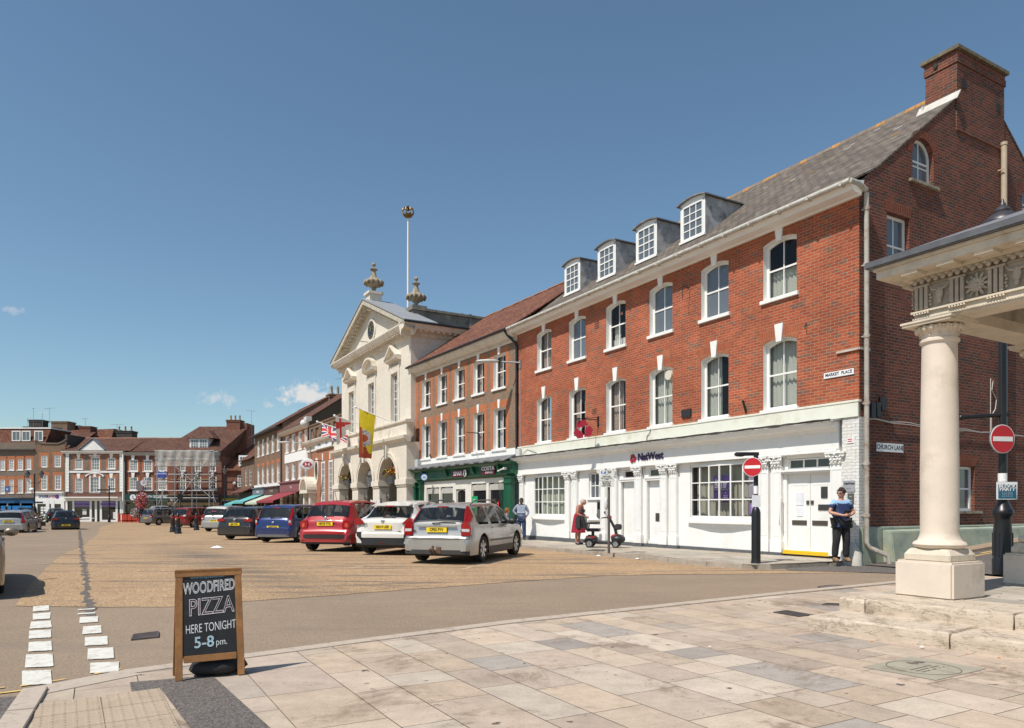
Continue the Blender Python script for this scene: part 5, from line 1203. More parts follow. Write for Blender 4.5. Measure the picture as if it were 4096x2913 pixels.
mb.build('doorcase',STONEP,HB,bevel=.01);mb=MB();mb.box(-8.35,-7.0,.08,.14,zb,2.4);mb.build('door',plain('pale_stone_door',(.35,.28,.2),.6),HB);mb=MB();mb.poly([(-7.67+.95*math.cos(math.pi*k/16),-.1,2.72+.8*math.sin(math.pi*k/16))for k in range(17)]);mb.build('tympanum',STONEP,HB,recalc=False)
mb=MB();mb.poly([(.3,2.4,6),(.3,2.4,13)])if False else None
mb=MB();mb.poly([(xl,2.6,7.0),(.3,2.6,7.0),(.3,2.6,10.9),(-2.2,2.6,11.0),(xl,2.6,8.2)]);mb.poly([(xl,.3,7.6),(.3,.3,7.6),(.3,2.7,8.2),(xl,2.7,8.2)])
mb.build('rear_wall',plain('brown_render',(.12,.09,.06),.95,var=.3,scale=12,bmp=.4),HB,recalc=False)
chimney(HB,-2.6,-.4,3.2,4.2,9.5,11.9,BR_BRN,4)
shop_sign(VO,VD,-6.5,-2.0,5.74,6.12+.30,-.16,[WHITES,BLACK,REDS],[('HSBC',.28,.5,.42,1,dict(bold=.01)),('UK',.72,.5,.42,1,dict(bold=.01))],'long white sign with bank lettering above the tall white windows')
def oval_sign(t):
 pass
o=vv('V',1008,928,-1.1);t=thing('projecting_sign','white oval projecting bank sign with a red hexagon emblem','sign',(VO[0],VO[1],0),R(VD))
M_=Matrix.Translation((o[0],-1.1,o[1]))@Matrix.Rotation(R(60),4,'Z')
mb=MB();mb.ball((0,0,0),.5,(1.05,.12,.86),28,14);mb.xf(M_);mb.build('oval_panel',plain('panel_grey',(.62,.62,.63),.5),t,smooth=60)
mb=MB();s_=.36
for q in([(-1,0),(-.5,.5),(-.5,-.5)],[(1,0),(.5,.5),(.5,-.5)],[(-.5,.5),(.5,.5),(0,0)],[(-.5,-.5),(.5,-.5),(0,0)]):mb.ext([(a*s_,-.075,b*s_)for a,b in q],(0,.15,0))
mb.xf(M_);mb.build('emblem',MAG,t)
mb=MB();mb.tube([(o[0],-.6,o[1]+.3),(o[0],0,o[1]+.3)],.03,6);mb.build('bracket',BLACK,t)
WBB=thing('brick_building','narrow brick building with blank white band between its two rows of windows','building',(VO[0],VO[1],0),R(VD))
wx=[(-17.05,-15.75),(-14.7,-13.45),(-12.35,-11.15),(-10.3,-9.45)];x0,x1=-18.45,-9.35
mb=MB();mb.wall(x0,x1,3.4,8.0,[(a,b,6.15,7.62,0)for a,b in wx]+[(a,b,3.72,5.22,0)for a,b in wx],0,.15,0,1);mb.build('wall',[BR_FL,WHITE2],WBB,recalc=False)
mb=MB()
for a,b in wx:xsurround(mb,a,b,3.72,5.22,.22,.0);xsurround(mb,a,b,6.15,7.62,.22,.1)
mb.build('brick_dressing',BR_ORG,WBB,recalc=False)
for a,b in wx:
 window(WBB,a,b,3.75,5.22,.13,1,2,0,.09,.03,pane=PANEL_,sill=(.05,.08,.06));window(WBB,a,b,6.17,7.62,.13,2,2,0,.09,.03,pane=PANEL_,sill=(.05,.1,.08))
mb=MB();mb.box(-17.3,-9.1,-.03,.0,5.26,6.02);mb.build('white_band',WHITE2,WBB)
mb=MB();molding(mb,[(0,7.72),(-.08,7.72),(-.3,7.85),(-.42,8.02),(-.42,8.1),(.1,8.15)],x0,x1+.1);mb.build('eaves_cornice',STONEP,WBB)
gable_roof(WBB,x0,x1+.1,-.48,8.12,4.6,11.6,TILED,ridge=True);gable_ends(WBB,x0+.02,x1,3.4,-.48,8.12,4.6,11.6,9.6,plain('brown_render',(.12,.09,.06)))
def shop(par,o,deg,xa,xb,zb,zf0,zf1,mat,label_txt,tsize,tmat,win=True,y=-.25,body=None):
 mb=MB();mb.box(xa,xb,y,.05,zf0,zf1);mb.box(xa-.05,xb+.05,y-.12,.05,zf1,zf1+.1);
 f=mb.build('shop_fascia',mat,par)
 if label_txt:mb=MB();text(mb,label_txt,(xa+xb)/2,y-.008,(zf0+zf1)/2,tsize,0,depth=.004);mb.build('fascia_lettering',tmat,f,recalc=False)
 body=body or mat;mb=MB();n=max(2,int((xb-xa)/1.6))
 for k in range(n+1):x=xa+(xb-xa)*k/n;mb.box(x-.07,x+.07,y+.1,.05,zb,zf0)
 mb.box(xa,xb,y+.12,.05,zb,zb+.5);mb.build('shop_frame',body,par)
 mb=MB();mb.box(xa,xb,.0,.04,zb,zf0);mb.build('shop_glass',PANED,par)
def awning(par,xa,xb,z,drop,reach,mat,sag=0,vmat=None):
 mb=MB();mb.hexa([(xa,-.3,z),(xb,-.3,z),(xb,-.3-reach,z-drop),(xa,-.3-reach,z-drop)],[(xa,-.3,z+.025),(xb,-.3,z+.025),(xb,-.3-reach,z-drop+.025),(xa,-.3-reach,z-drop+.025)])
 mb.box(xa,xb,-.32-reach,-.3-reach,z-drop-.16,z-drop+.02);a=mb.build('awning',mat,par)
 mb=MB();
 for x in(xa+.1,xb-.1):mb.tube([(x,-.28,z-.7),(x,-.3-reach*.5,z-.7-.1),(x,-.3-reach,z-drop)],.02,5)
 mb.build('awning_arm',BLACK,a)
shop(WBB,VO,VD,-18.3,-9.5,zb,2.72,3.5,plain('dull_maroon',(.22,.085,.085),.6,var=.12),'Rose',.38,plain('pale_letter',(.55,.45,.42),.6),body=plain('cream_frame',(.5,.42,.3),.6))
awning(WBB,-18.0,-11.0,2.66,.75,2.0,plain('red_canvas',(.24,.03,.04),.8,var=.1))
wm=WBB;chimney(WBB,-18.9,-17.9,4.2,6.6,9.8,12.2-.3,BR_BRN,4,plain('buff_pot',(.45,.33,.2),.85,var=.2),axis='y',hood=True)
aerial(WBB,-15.2,4.6,11.5,1.5,rz=.6,l=1.6)
BB=thing('brick_building','brown brick building with two rows of five arched white windows','building',(VO[0],VO[1],0),R(VD))
x0,x1=-31.6,-18.45;bx=[(-30.0+2.34*k,-28.85+2.34*k)for k in range(5)]
mb=MB();mb.wall(x0,x1,3.2,8.75,[(a,b,6.62,8.26,.4)for a,b in bx]+[(a,b,3.7,5.52,.35)for a,b in bx],0,.15,0,1);mb.build('wall',[BR_BRN,WHITE2],BB,recalc=False)
mb=MB()
for a,b in bx:xsurround(mb,a,b,3.7,5.54,.1,.32);
mb.build('brick_arch',BR_ORG,BB,recalc=False)
for a,b in bx:
 window(BB,a,b,6.62,8.26,.10,2,2,.4,.11,.03,pane=PANEL_,sill=(.05,.1,.08));window(BB,a,b,3.7,5.52,.10,2,2,.35,.11,.03,pane=PANEL_,sill=(.05,.1,.08))
mb=MB();mb.box(x0,x1,-.05,.05,3.35,3.66);mb.build('white_band',WHITE2,BB)
mb=MB();mb.tube([(x0-.3,-.5,8.72),(x1,-.5,8.72)],.07,6);mb.box(x0-.2,x1,-.45,0,8.66,8.74);mb.tube([(x1+.1,-.1,8.6),(x1+.1,-.1,3.6)],.06,6);mb.build('gutter',BLACK,BB)
gable_roof(BB,x0-.3,x1+.02,-.55,8.75,4.7,12.0,TILED);gable_ends(BB,x0,x1-.02,3.2,-.55,8.75,4.7,12.0,9.9,BR_BRN)
mb=MB();mb.box(x0,x0+.05,0,9.8,-1,3.3);mb.build('side_wall',BR_BRN,BB)
shop(BB,VO,VD,-31.4,-25.6,-.7,2.65,3.3,plain('slate_blue_fascia',(.16,.17,.20),.6),'beautiful',.42,WHITES)
shop(BB,VO,VD,-25.2,-18.7,-.7,2.55,3.25,plain('dark_maroon_fascia',(.08,.035,.035),.6),'TOY BARN',.34,plain('dull_gilt',(.4,.3,.18),.6))
awning(BB,-31.2,-25.8,2.6,.7,1.8,plain('turquoise_canvas',(.10,.36,.36),.8));awning(BB,-24.8,-18.9,2.5,.7,1.8,plain('sage_canvas',(.42,.48,.38),.8))
LB_=thing('brick_building','low brick building with two windows at the far end of the row','building',(VO[0],VO[1],0),R(VD))
x0,x1=-39.8,-31.7
mb=MB();mb.wall(x0,x1,3.2,6.6,[(-37.6,-36.2,3.75,5.75,0),(-34.9,-33.5,3.75,5.75,0)],0,.15);mb.box(x0,x0+.05,0,8,-1,6.6);mb.build('wall',BR_BRN,LB_,recalc=False)
for a in(-37.6,-34.9):window(LB_,a,a+1.4,3.75,5.75,.08,2,4,0,.12,.04,pane=PANED)
gable_roof(LB_,x0-.4,x1,-.4,6.6,4,9.6,TILED);gable_ends(LB_,x0,x1,3.2,-.4,6.6,4,9.6,8.4,BR_BRN)
shop(LB_,VO,VD,x0,x1,-.8,2.3,2.9,plain('black_fascia',(.03,.03,.028),.6),None,.3,WHITES,body=plain('brown_stripe_frame',(.25,.18,.1),.7));mb=MB();mb.hexa([(x0-.2,-1.2,2.95),(x1,-1.2,2.95),(x1,0,3.5),(x0-.2,0,3.5)],[(x0-.2,-1.2,3.0),(x1,-1.2,3.0),(x1,0,3.6),(x0-.2,0,3.6)]);mb.build('shop_roof',TILED,LB_)
awning(LB_,-39.4,-34,2.3,.6,1.6,plain('turquoise_canvas',(.10,.36,.36),.8))
lamp_arm(VO,VD,-9.1,6.45,-.05,'grey street lamp arm on the wall between the low bank and the white banded building',1.6,-.9)
t=thing('security_camera','white dome camera on a tall bracket above the arched stone doorway','camera',(VO[0],VO[1],0),R(VD));o=vv('V',970,340,-.9);o2=vv('V',1052,400,-.1)
mb=MB();mb.tube([(o2[0],-.1,5.2),(o2[0],-.1,o2[1]),(o[0],-.9,o[1]+.15)],.05,6);mb.build('bracket',GREYPOLE,t)
mb=MB();mb.ball((o[0],-.9,o[1]),.35,(1,1,.9),12,8);mb.box(o[0]+.5,o[0]+1.3,-1.1,-.7,o[1]+.1,o[1]+.4);mb.build('housing',plain('housing_white',(.62,.62,.6),.4),t,smooth=50)
# far side of the square, 98 m away (frame: x right, y away)
FD=98.0
def fa(c,x,y,off=0):
 r=ray(c,x,y);return r[0]*(FD+off),EYE+r[2]*(FD+off)
A=lambda x,y,off=0:fa('A',x,y,off)
def far_b(name,label):return thing(name,label,'building',(0,FD,0),0)
zb=-1.0
def holes_of(ws,dz=0):return[(A(x0,0)[0],A(x1,0)[0],A(0,y1)[1],A(0,y0)[1],0)for x0,y0,x1,y1 in ws]
def far_windows(par,ws,nx,nz,pane=PANE,key=None,fw=.14,y=.06,sill=(.06,.1,.12)):
 for h in holes_of(ws):window(par,h[0],h[1],h[2],h[3],y,nx,nz,0,fw,.05,pane=pane,sill=sill,key=key,fd=.03)
 return holes_of(ws)
DG=plain('door_glass_frame',(.5,.5,.48),.5)
b=far_b('brick_building','grey brick building with blue shop fascia and three attic windows at far left')
ws1=[(0,520,42,612),(75,517,120,612),(153,515,197,610),(228,508,270,605)];ws2=[(0,692,42,815),(78,690,118,812),(155,688,197,810),(228,685,270,808)]
h=holes_of(ws1+ws2);mb=MB();mb.wall(A(-260,0)[0],A(308,0)[0],zb,8.95,h,0,.12,0,1);mb.box(A(-260,0)[0],A(308,0)[0],.05,.3,8.9,10.1);mb.build('wall',[BR_FARG,WHITE2],b,recalc=False)
mb=MB()
for q in h:xsurround(mb,q[0],q[1],q[2],q[3],.28,.42)
mb.build('brick_dressing',BR_ORG,b,recalc=False)
far_windows(b,ws1+ws2,3,4,PANEL_)
mb=MB();molding(mb,[(0,8.9),(-.35,9.05),(-.4,9.2),(0,9.25)],A(-260,0)[0],A(308,0)[0]);mb.build('cornice',plain('dark_cornice',(.13,.12,.11),.8),b)
mb=MB();x0,x1=A(-200,0)[0],A(378,0)[0];mb.hexa([(x0,.6,9.9),(x1-.2,.6,9.9),(x1,6,9.9),(x0,6,9.9)],[(x0+.9,1.6,12.1),(x1,1.6,12.1),(x1,6,12.1),(x0+.9,6,12.1)]);mb.build('mansard_roof',TILE,b)
mb=MB();mb.box(x0+.7,x1+.1,1.45,6,12.1,12.28);mb.build('roof_edge',WHITE2,b)
for x in(68,155,265):
 q=A(x,0)[0];window(b,q,q+1.2,10.35,11.75,.75,2,1,0,.13,.05,pane=PANE,sash=False,name='attic_window')
shop(b,(0,0),0,A(0,0)[0]-6,A(298,0)[0],zb,1.9,2.5,plain('blue_fascia',(.01,.075,.19),.5),None,.3,WHITES,body=plain('pale_frame',(.5,.52,.52),.5))
mb=MB();mb.box(A(20,0)[0],A(110,0)[0],-.3,-.25,.9,1.55);mb.box(A(120,0)[0],A(190,0)[0],-.3,-.25,.9,1.55);mb.box(A(200,0)[0],A(285,0)[0],-.3,-.25,.9,1.55);mb.build('blue_panel',plain('bright_blue_panel',(.01,.16,.42),.5),b)
b=far_b('brick_building','tall plain brick building with white travel shop front on the far side')
ws1=[(360,485,415,588),(475,482,532,586)];ws2=[(360,655,415,785),(478,655,535,783)]
h=holes_of(ws1+ws2);mb=MB();mb.wall(A(308,0)[0],A(572,0)[0],zb,9.9,h,-.1,.12,0,1);mb.build('wall',[BR_BRN,WHITE2],b,recalc=False)
mb=MB()
for q in h:xsurround(mb,q[0],q[1],q[2],q[3],.22,.4,y=-.106)
mb.build('brick_dressing',BR_ORG,b,recalc=False)
far_windows(b,ws1+ws2,3,4,PANE,key=(.25,.4,.6,0),y=-.05)
mb=MB();x0,x1=A(308,0)[0],A(582,0)[0];mb.tube([(x0,-.1,10.4),(x0+.4,-.1,10.3),(x0+.8,-.1,9.95),(x1-1.2,-.1,9.9),(x1-.6,-.1,10.1),(x1,-.1,10.5)],.12,6);mb.ext([(x0,-.1,9.8),(x0,-.1,10.4),(x0+.4,-.1,10.3),(x0+.8,-.1,9.9)],(0,.2,0));mb.ext([(x1,-.1,9.8),(x1,-.1,10.5),(x1-.6,-.1,10.1),(x1-1.2,-.1,9.9)],(0,.2,0));mb.build('coping',plain('dark_coping',(.15,.11,.08),.9),b)
mb=MB();mb.hexa([(x1-7.5,2,9.8),(x1+.5,2,9.8),(x1+.5,6,12),(x1-3.5,6,12)],[(x1-7.5,2,9.9),(x1+.5,2,9.9),(x1+.5,6,12.1),(x1-3.5,6,12.1)]);mb.build('roof',TILED,b)
mb=MB();mb.box(x1-.25,x1+.05,0,6,9.8,11.2);mb.build('party_wall',plain('sooty_wall',(.07,.06,.05),.9,var=.3),b)
x0,x1=A(312,0)[0],A(565,0)[0];mb=MB();mb.box(x0,x1,-.25,.0,2.3,3.25);mb.box(x0-.1,x1+.1,-.45,0,3.25,3.45)
for x in(x0+.15,A(425,0)[0],A(470,0)[0],x1-.15):mb.box(x-.22,x+.22,-.3,-.05,zb,2.3)
mb.box(x0,x1,-.28,-.05,1.8,2.3);mb.box(x0,A(425,0)[0],-.28,-.05,zb,-.2);mb.box(A(470,0)[0],x1,-.28,-.05,zb,-.2);f=mb.build('shopfront',WHITE,b)
mb=MB();mb.box(x0,x1,-.12,-.02,zb,2.3);mb.build('shop_glass',PANED,b)
mb=MB()
for k in range(5):
 for j in range(3):mb.box(x0+.75+j*.42,x0+1.1+j*.42,-.14,-.12,-.2+k*.34,.05+k*.34)
mb.build('window_card',WHITES,b)
mb=MB();text(mb,'SPEAR',A(388,0)[0],-.26,2.78,.48,0,depth=.005,bold=.01);mb.build('lettering',plain('navy_letter',(.03,.04,.16),.4),f,recalc=False)
mb=MB();text(mb,'TRAVELS',A(457,0)[0],-.26,2.78,.48,0,depth=.005,bold=.01);mb.build('lettering',plain('crimson_letter',(.30,.02,.08),.4),f,recalc=False)
mb=MB();mb.cyl((A(507,0)[0],-.25,2.8),(A(507,0)[0],-.3,2.8),.25,n=16);mb.build('emblem',plain('purple_emblem',(.12,.03,.22),.4),f)
b=far_b('brick_building','symmetrical red brick building with white pediment and balcony over purple shop windows')
ws1=[(650,510,718,605),(790,495,868,615),(935,505,1003,600)];ws2=[(650,680,718,805),(785,668,865,805),(935,678,1001,800)]
h=holes_of(ws1+ws2);xa,xb=A(572,0)[0],A(1078,0)[0];mb=MB();mb.wall(xa,xb,zb,8.9,h,0,.12,0,1);mb.build('wall',[BR_FAR,WHITE2],b,recalc=False)
mb=MB()
for q in(A(635,0)[0]+.05,A(905,0)[0]):pass
for u0,u1 in((610,640),(728,772),(880,925),(1012,1035)):mb.poly([(A(u0,0)[0],-.004,3.4),(A(u1,0)[0],-.004,3.4),(A(u1,0)[0],-.004,8.6),(A(u0,0)[0],-.004,8.6)])
mb.build('grey_brick_panel',BR_FARG,b,recalc=False)
mb=MB()
for u0,u1 in((640,728),(772,880),(925,1012)):mb.poly([(A(u0,0)[0],-.006,3.4),(A(u1,0)[0],-.006,3.4),(A(u1,0)[0],-.006,3.42),(A(u0,0)[0],-.006,3.42)])
for q in h:xsurround(mb,q[0],q[1],q[2],q[3],.22,.4,y=-.008)
mb.build('brick_dressing',BR_ORG,b,recalc=False)
far_windows(b,ws1+ws2,3,4,PANEL_,key=(.3,.5,.6,.05))
mb=MB()
for u0,u1 in((574,603),(1043,1076)):
 a0,a1=A(u0,0)[0],A(u1,0)[0]
 for k in range(13):mb.box(a0,a1,-.10,.05,3.45+k*.4,3.82+k*.4)
mb.build('white_quoin',WHITE2,b)
mb=MB();mb.box(xa+.4,xb-.4,-.06,.05,6.0,6.25)
mb.box(A(780,0)[0],A(790,0)[0],-.07,0,3.4,5.6);mb.box(A(865,0)[0],A(875,0)[0],-.07,0,3.4,5.6);cxp=A(825,0)[0]
n=10
for k in range(n):
 t0,t1=math.pi*k/n,math.pi*(k+1)/n;mb.ext([(cxp+r*math.cos(t),-.1,5.5+.38*r*math.sin(t))for r,t in((1.05,t0),(1.28,t0),(1.28,t1),(1.05,t1))],(0,.1,0))
mb.box(A(778,0)[0],A(872,0)[0],-.12,0,8.22,8.35);mb.build('white_trim',WHITE2,b)
mb=MB();molding(mb,[(0,8.55),(-.15,8.6),(-.45,8.8),(-.5,9.0),(0,9.05)],xa-.4,xb+.1);dentils(mb,xa,xb,-.3,-.1,8.62,8.75,.15,.2)
pa,pb=A(712,0)[0],A(925,0)[0];mb.ext([(pa,-.5,9.0),(pb,-.5,9.0),(cxp,-.5,10.4)],(0,.5,0));mb.build('cornice',WHITE2,b)
mb=MB()
for(q0,q1)in(((pa-.15,9.02),(cxp,10.55)),((pb+.15,9.02),(cxp,10.55))):mb.hexa([(q0[0],-.62,q0[1]),(q1[0],-.62,q1[1]),(q1[0],.3,q1[1]),(q0[0],.1,q0[1])],[(q0[0],-.62,q0[1]+.12),(q1[0],-.62,q1[1]+.12),(q1[0],.3,q1[1]+.12),(q0[0],.1,q0[1]+.12)])
mb.build('pediment_roof',LEAD,b)
gable_roof(b,xa-.4,xb+1.2,-.5,9.0,4.2,11.1,TILED)
mb=MB();mb.box(xa,xb-.3,-1.0,0,2.6,2.75);mb.box(xa,xb-.2,-.35,0,2.2,2.6)
for u in(590,650,800,845,888,1025,1062):mb.box(A(u,0)[0]-.13,A(u,0)[0]+.13,-.32,0,zb,2.2)
mb.box(A(655,0)[0],A(800,0)[0],-.3,0,zb,-.35);mb.box(A(888,0)[0],A(1025,0)[0],-.3,0,zb,-.35);f=mb.build('shopfront',WHITE,b)
mb=MB();mb.box(xa,xb,-.15,-.1,zb,2.2);mb.build('shop_glass',PANED,b)
for u0,u1 in((662,790),(895,1010)):
 a0,a1=A(u0,0)[0],A(u1,0)[0]
 mb=MB();mb.box(a0,a1,-.33,-.2,1.45,2.1);q=mb.build('fascia_board',plain('lavender_board',(.30,.19,.46),.6),f);mb=MB();text(mb,'the Linen Basket',(a0+a1)/2,-.34,1.78,.34,0,depth=.004,sx=.9,bold=.006);mb.build('lettering',plain('dark_letter',(.04,.02,.1),.5),q,recalc=False)
mb=MB();mb.box(A(725,0)[0],A(760,0)[0],-.2,-.16,.35,1.1);mb.box(A(990,0)[0],A(1020,0)[0],-.2,-.16,-.2,.7);mb.ball((A(760,0)[0],-.2,-.15),.35,(3,.3,.5),10,6);mb.build('linen_display',plain('linen_white',(.6,.6,.58),.9),f)
mb=MB()
for k in range(60):
 x=A(580,0)[0]+k*.13;mb.tube([(x,-.9,2.78),(x+.05*math.sin(k),-.92,3.35)],.02,4)
 if k%3==0:mb.ball((x,-.92,3.15),.08,(1,.4,1),6,4)
mb.box(A(575,0)[0],A(1045,0)[0],-.93,-.88,3.33,3.38);mb.build('iron_balcony',plain('weathered_iron',(.08,.07,.06),.7),b)
b=far_b('brick_building','dark brick building with dark green optometrist fascia on the far side')
ws1=[(1120,520,1195,622),(1246,520,1322,622),(1372,520,1446,622)];ws2=[(1120,672,1195,788),(1246,672,1322,786),(1372,670,1446,786)]
h=holes_of(ws1+ws2);xa,xb=A(1078,0)[0],A(1470,0)[0];mb=MB();mb.wall(xa,xb,zb,8.8,h,.1,.12,0,1);mb.build('wall',[BR_FAR,WHITE2],b,recalc=False)
mb=MB()
for q in h:xsurround(mb,q[0],q[1],q[2],q[3],.22,.0,y=.094)
mb.build('brick_dressing',BR_ORG,b,recalc=False)
far_windows(b,ws1+ws2,4,4,PANE,key=(.3,.5,.6,.05),y=.14)
mb=MB();molding(mb,[(.1,8.3),(-.15,8.4),(-.4,8.75),(.1,8.85)],xa,xb);mb.build('cornice',plain('grey_cornice',(.42,.41,.38),.7),b)
gable_roof(b,xa+.9,xb+.2,-.5,8.85,4.2,11.1,TILED)
mb=MB();mb.box(xa+.3,xb,-.25,.1,2.2,3.15);f=mb.build('shop_fascia',plain('dark_green_fascia',(.005,.05,.045),.5),b)
mb=MB();text(mb,'ROBERT FRITH OPTOMETRIST',(xa+xb)/2+.9,-.26,2.78,.42,0,depth=.004,sx=.72,bold=.006);text(mb,'ROBERT FRITH',xa+2.8,-.26,2.4,.2,0,depth=.004);mb.cyl((xa+1.35,-.25,2.68),(xa+1.35,-.28,2.68),.4,n=20);mb.build('lettering',WHITES,f,recalc=False)
mb=MB();text(mb,'S',xa+1.35,-.30,2.68,.6,0,depth=.004);mb.build('emblem',plain('dark_green_fascia',(.005,.05,.045)),f,recalc=False)
shop(b,(0,0),0,xa+.3,xb,zb,2.2,2.21,plain('brown_front',(.12,.10,.08),.7),None,.3,WHITES)
mb=MB();mb.tube([(xa,-.2,8.6),(xa,-.2,zb)],.12,6);mb.build('drainpipe',WHITE2,b)
b=far_b('brick_building','dark brick building with big tiled roof and white dormer behind the scaffolding')
xa,xb=A(1470,0)[0],A(1925,0)[0];wsc=[(1560,520,1610,622),(1690,520,1745,622),(1820,520,1875,622),(1560,665,1615,780),(1685,665,1745,780),(1815,665,1880,780)]
h=holes_of(wsc);mb=MB();mb.wall(xa,xb,zb,8.9,h,.1,.12,0,1);mb.box(xb-.05,xb,.15,10,zb,8.9);mb.build('wall',[BR_FAR,WHITE2],b,recalc=False);far_windows(b,wsc,3,4,PANED,key=(.25,.4,.5,0),y=.14)
mb=MB();molding(mb,[(.1,8.3),(-.15,8.4),(-.4,8.8),(.1,8.9)],xa,xb);mb.build('cornice',plain('grey_cornice',(.42,.41,.38),.7),b)
mb=MB();r0,r1=A(1590,0)[0],A(2020,0)[0]+.3;mb.hexa([(xa-1.0,-.5,8.85),(xb+.2,-.5,8.85),(r1,5.5,12.75),(r0-.1,5.5,12.75)],[(xa-1.0,-.5,8.95),(xb+.2,-.5,8.95),(r1,5.5,12.85),(r0-.1,5.5,12.85)]);mb.hexa([(xb,-.4,8.2),(xb,9,8.2),(xb+.02,9,8.2),(xb+.02,-.4,8.2)],[(xb+.1,-.4,8.9),(r1-.1,5.5,12.8),(r1,5.5,12.8),(xb+.2,-.4,8.9)]);rf=mb.build('roof',TILED,b)
d0,d1=A(1640,0)[0],A(1803,0)[0];mb=MB();mb.box(d0,d1,.3,3,9.1,10.75);dm=mb.build('dormer',WHITE2,b)
for u in(d0+.15,(d0+d1)/2+.05):window(dm,u,u+1.15,9.25,10.6,.25,3,3,0,.1,.05,pane=PANE)
mb=MB();cx_=(d0+d1)/2+.3;mb.hexa([(d0-.35,0,10.7),(d1+.9,0,10.7),(d1+.9,4,10.7),(d0-.35,4,10.7)],[(cx_-.2,2.2,12.0),(cx_+.2,2.2,12.0),(cx_+.2,4,12.0),(cx_-.2,4,12.0)]);mb.build('dormer_roof',TILED,dm)
q0,q1=A(1980,0,5),A(2148,0,5);chimney(b,q0[0],q0[0]+1.9,4.6,6.2,9,13.7,BR_FAR,3,plain('buff_pot',(.45,.33,.2),.85),axis='x');mb=MB();mb.box(q0[0]+1.8,q1[0],5,8,7,13.3);mb.build('chimney_stack',BR_FAR,b);aerial(b,q1[0]+.3,6,9,6.2,rz=.5,l=1.4)
mb=MB();mb.box(xa,xb-.2,-.25,.1,1.9,3.05);f=mb.build('shop_fascia',plain('charcoal_fascia',(.035,.035,.045),.5),b);mb=MB();text(mb,'BLANDFORD BUILDING SOCIETY',(xa+xb)/2+.8,-.26,2.45,.4,0,depth=.004,sx=.8);mb.cyl((xa+.55,-.25,2.4),(xa+.55,-.28,2.4),.28,n=14);mb.build('lettering',plain('faded_letter',(.35,.33,.3),.6),f,recalc=False)
shop(b,(0,0),0,xa,xb-.2,zb,1.6,1.88,plain('buff_fascia',(.40,.30,.18),.7),None,.3,WHITES,body=plain('grey_front',(.15,.15,.15),.7))
b=far_b('brick_building','low brick house with red tiled roof and yellow striped shop front beside the scaffolded building')
xa,xb=A(1930,0)[0],A(2330,0)[0];mb=MB();h=[(A(2052,0)[0],A(2112,0)[0],4.1,5.7,0)];mb.wall(xa,xb,zb,6.3,h,.6,.12);mb.box(xa,xb,.5,.62,6.15,6.3);mb.build('wall',BR_FAR,b,recalc=False);window(b,h[0][0],h[0][1],4.1,5.7,.6,3,4,0,.12,.05,pane=PANEL_,fd=.03)
mb=MB();mb.hexa([(xa-.2,.2,6.3),(xb,.2,6.3),(xb,6,10.2),(xa+2,6,10.2)],[(xa-.2,.2,6.4),(xb,.2,6.4),(xb,6,10.35),(xa+2,6,10.35)]);mb.build('roof',TILE,b)
window(b,A(2065,0)[0],A(2145,0)[0],7.0,8.3,.6,3,3,0,.14,.06,pane=PANE,name='attic_window');mb=MB();mb.box(A(2060,0)[0],A(2150,0)[0],.68,4,6.9,8.4);mb.build('dormer',WHITE2,b)
mb=MB();mb.box(xa,xb,.2,.6,2.2,2.55);f=mb.build('shop_fascia',plain('yellow_fascia',(.45,.33,.02),.5),b);mb=MB();mb.box(xa,xb,.15,.6,2.55,2.95);mb.build('green_fascia',plain('dark_green_fascia',(.005,.05,.045)),b)
mb=MB();text(mb,'Simmonds Sampson',A(2040,0)[0],.14,2.75,.22,0,depth=.004);mb.build('lettering',plain('dull_gilt',(.4,.3,.18)),b,recalc=False)
shop(b,(0,0),0,xa,xb,zb,2.15,2.19,plain('pale_green_front',(.40,.42,.33),.6),None,.3,WHITES,y=.3)
mb=MB();mb.ball((A(2027,0)[0],.5,4.6),.22,n=8,m=6);mb.build('alarm_box',WHITE2,b)
b=thing('rear_building','dark chimneys and old roofs rising behind the far row at left','building',(0,FD+8,0),0)
def bh(x0,y0,x1,y1,z0=8,mat=BR_FAR,d=1.6,oy=0,name='chimney_stack',pots=0):
 s=(FD+8+oy)/FD;a,zt=fa('A',x0,y0,8+oy);c,_=fa('A',x1,y0,8+oy);return chimney(b,a,c,oy,oy+d,z0,zt,mat,pots,plain('buff_pot',(.45,.33,.2),.85),band=True)
SOOT=plain('sooty_stack',(.06,.052,.048),.9,var=.4,scale=3)
bh(250,172,360,250,mat=SOOT);bh(205,232,300,260,mat=SOOT,oy=-1.5);bh(380,238,470,380,mat=SOOT,oy=-3);bh(445,185,585,380,mat=BR_BRN,d=2);bh(575,222,690,380,mat=SOOT,oy=2,d=3);bh(690,228,785,330,mat=BR_FAR,oy=-2.2);bh(985,268,1145,340,mat=SOOT,oy=-1,pots=3);bh(130,260,205,290,mat=SOOT,oy=-4)
a0,z0=fa('A',590,350,6);a1,z1=fa('A',1160,275,6)
mb=MB();mb.hexa([(a0-6,-3,z0-1.6),(a1-3,-3,z0-1),(a1-3,2,z0-1),(a0-2,2,z0-1)],[(a0,-1,z1+.3),(fa('A',960,0,6)[0],-1,z1+.5),(fa('A',960,0,6)[0],2,z1+.5),(a0+1,2,z1+.3)]);mb.ext([(fa('A',780,0,6)[0],-2.5,10.4),(fa('A',880,0,6)[0],-2.5,10.4),(fa('A',830,0,6)[0],-2.5,11.9)],(0,3,0));mb.build('roof',TILE,b)
for(x,y,hh,oy,l)in((290,72,4.6,0,.2),(238,158,2.8,-1.5,1.6),(368,110,5,-3,1.5),(432,70,6,-3,2.0),(742,160,3.2,-2,1),(1018,212,2,-1,2.2)):
 q,zt=fa('A',x,y,8+oy);aerial(b,q,oy,zt-hh,hh,rz=random.uniform(-.4,.4),l=l)
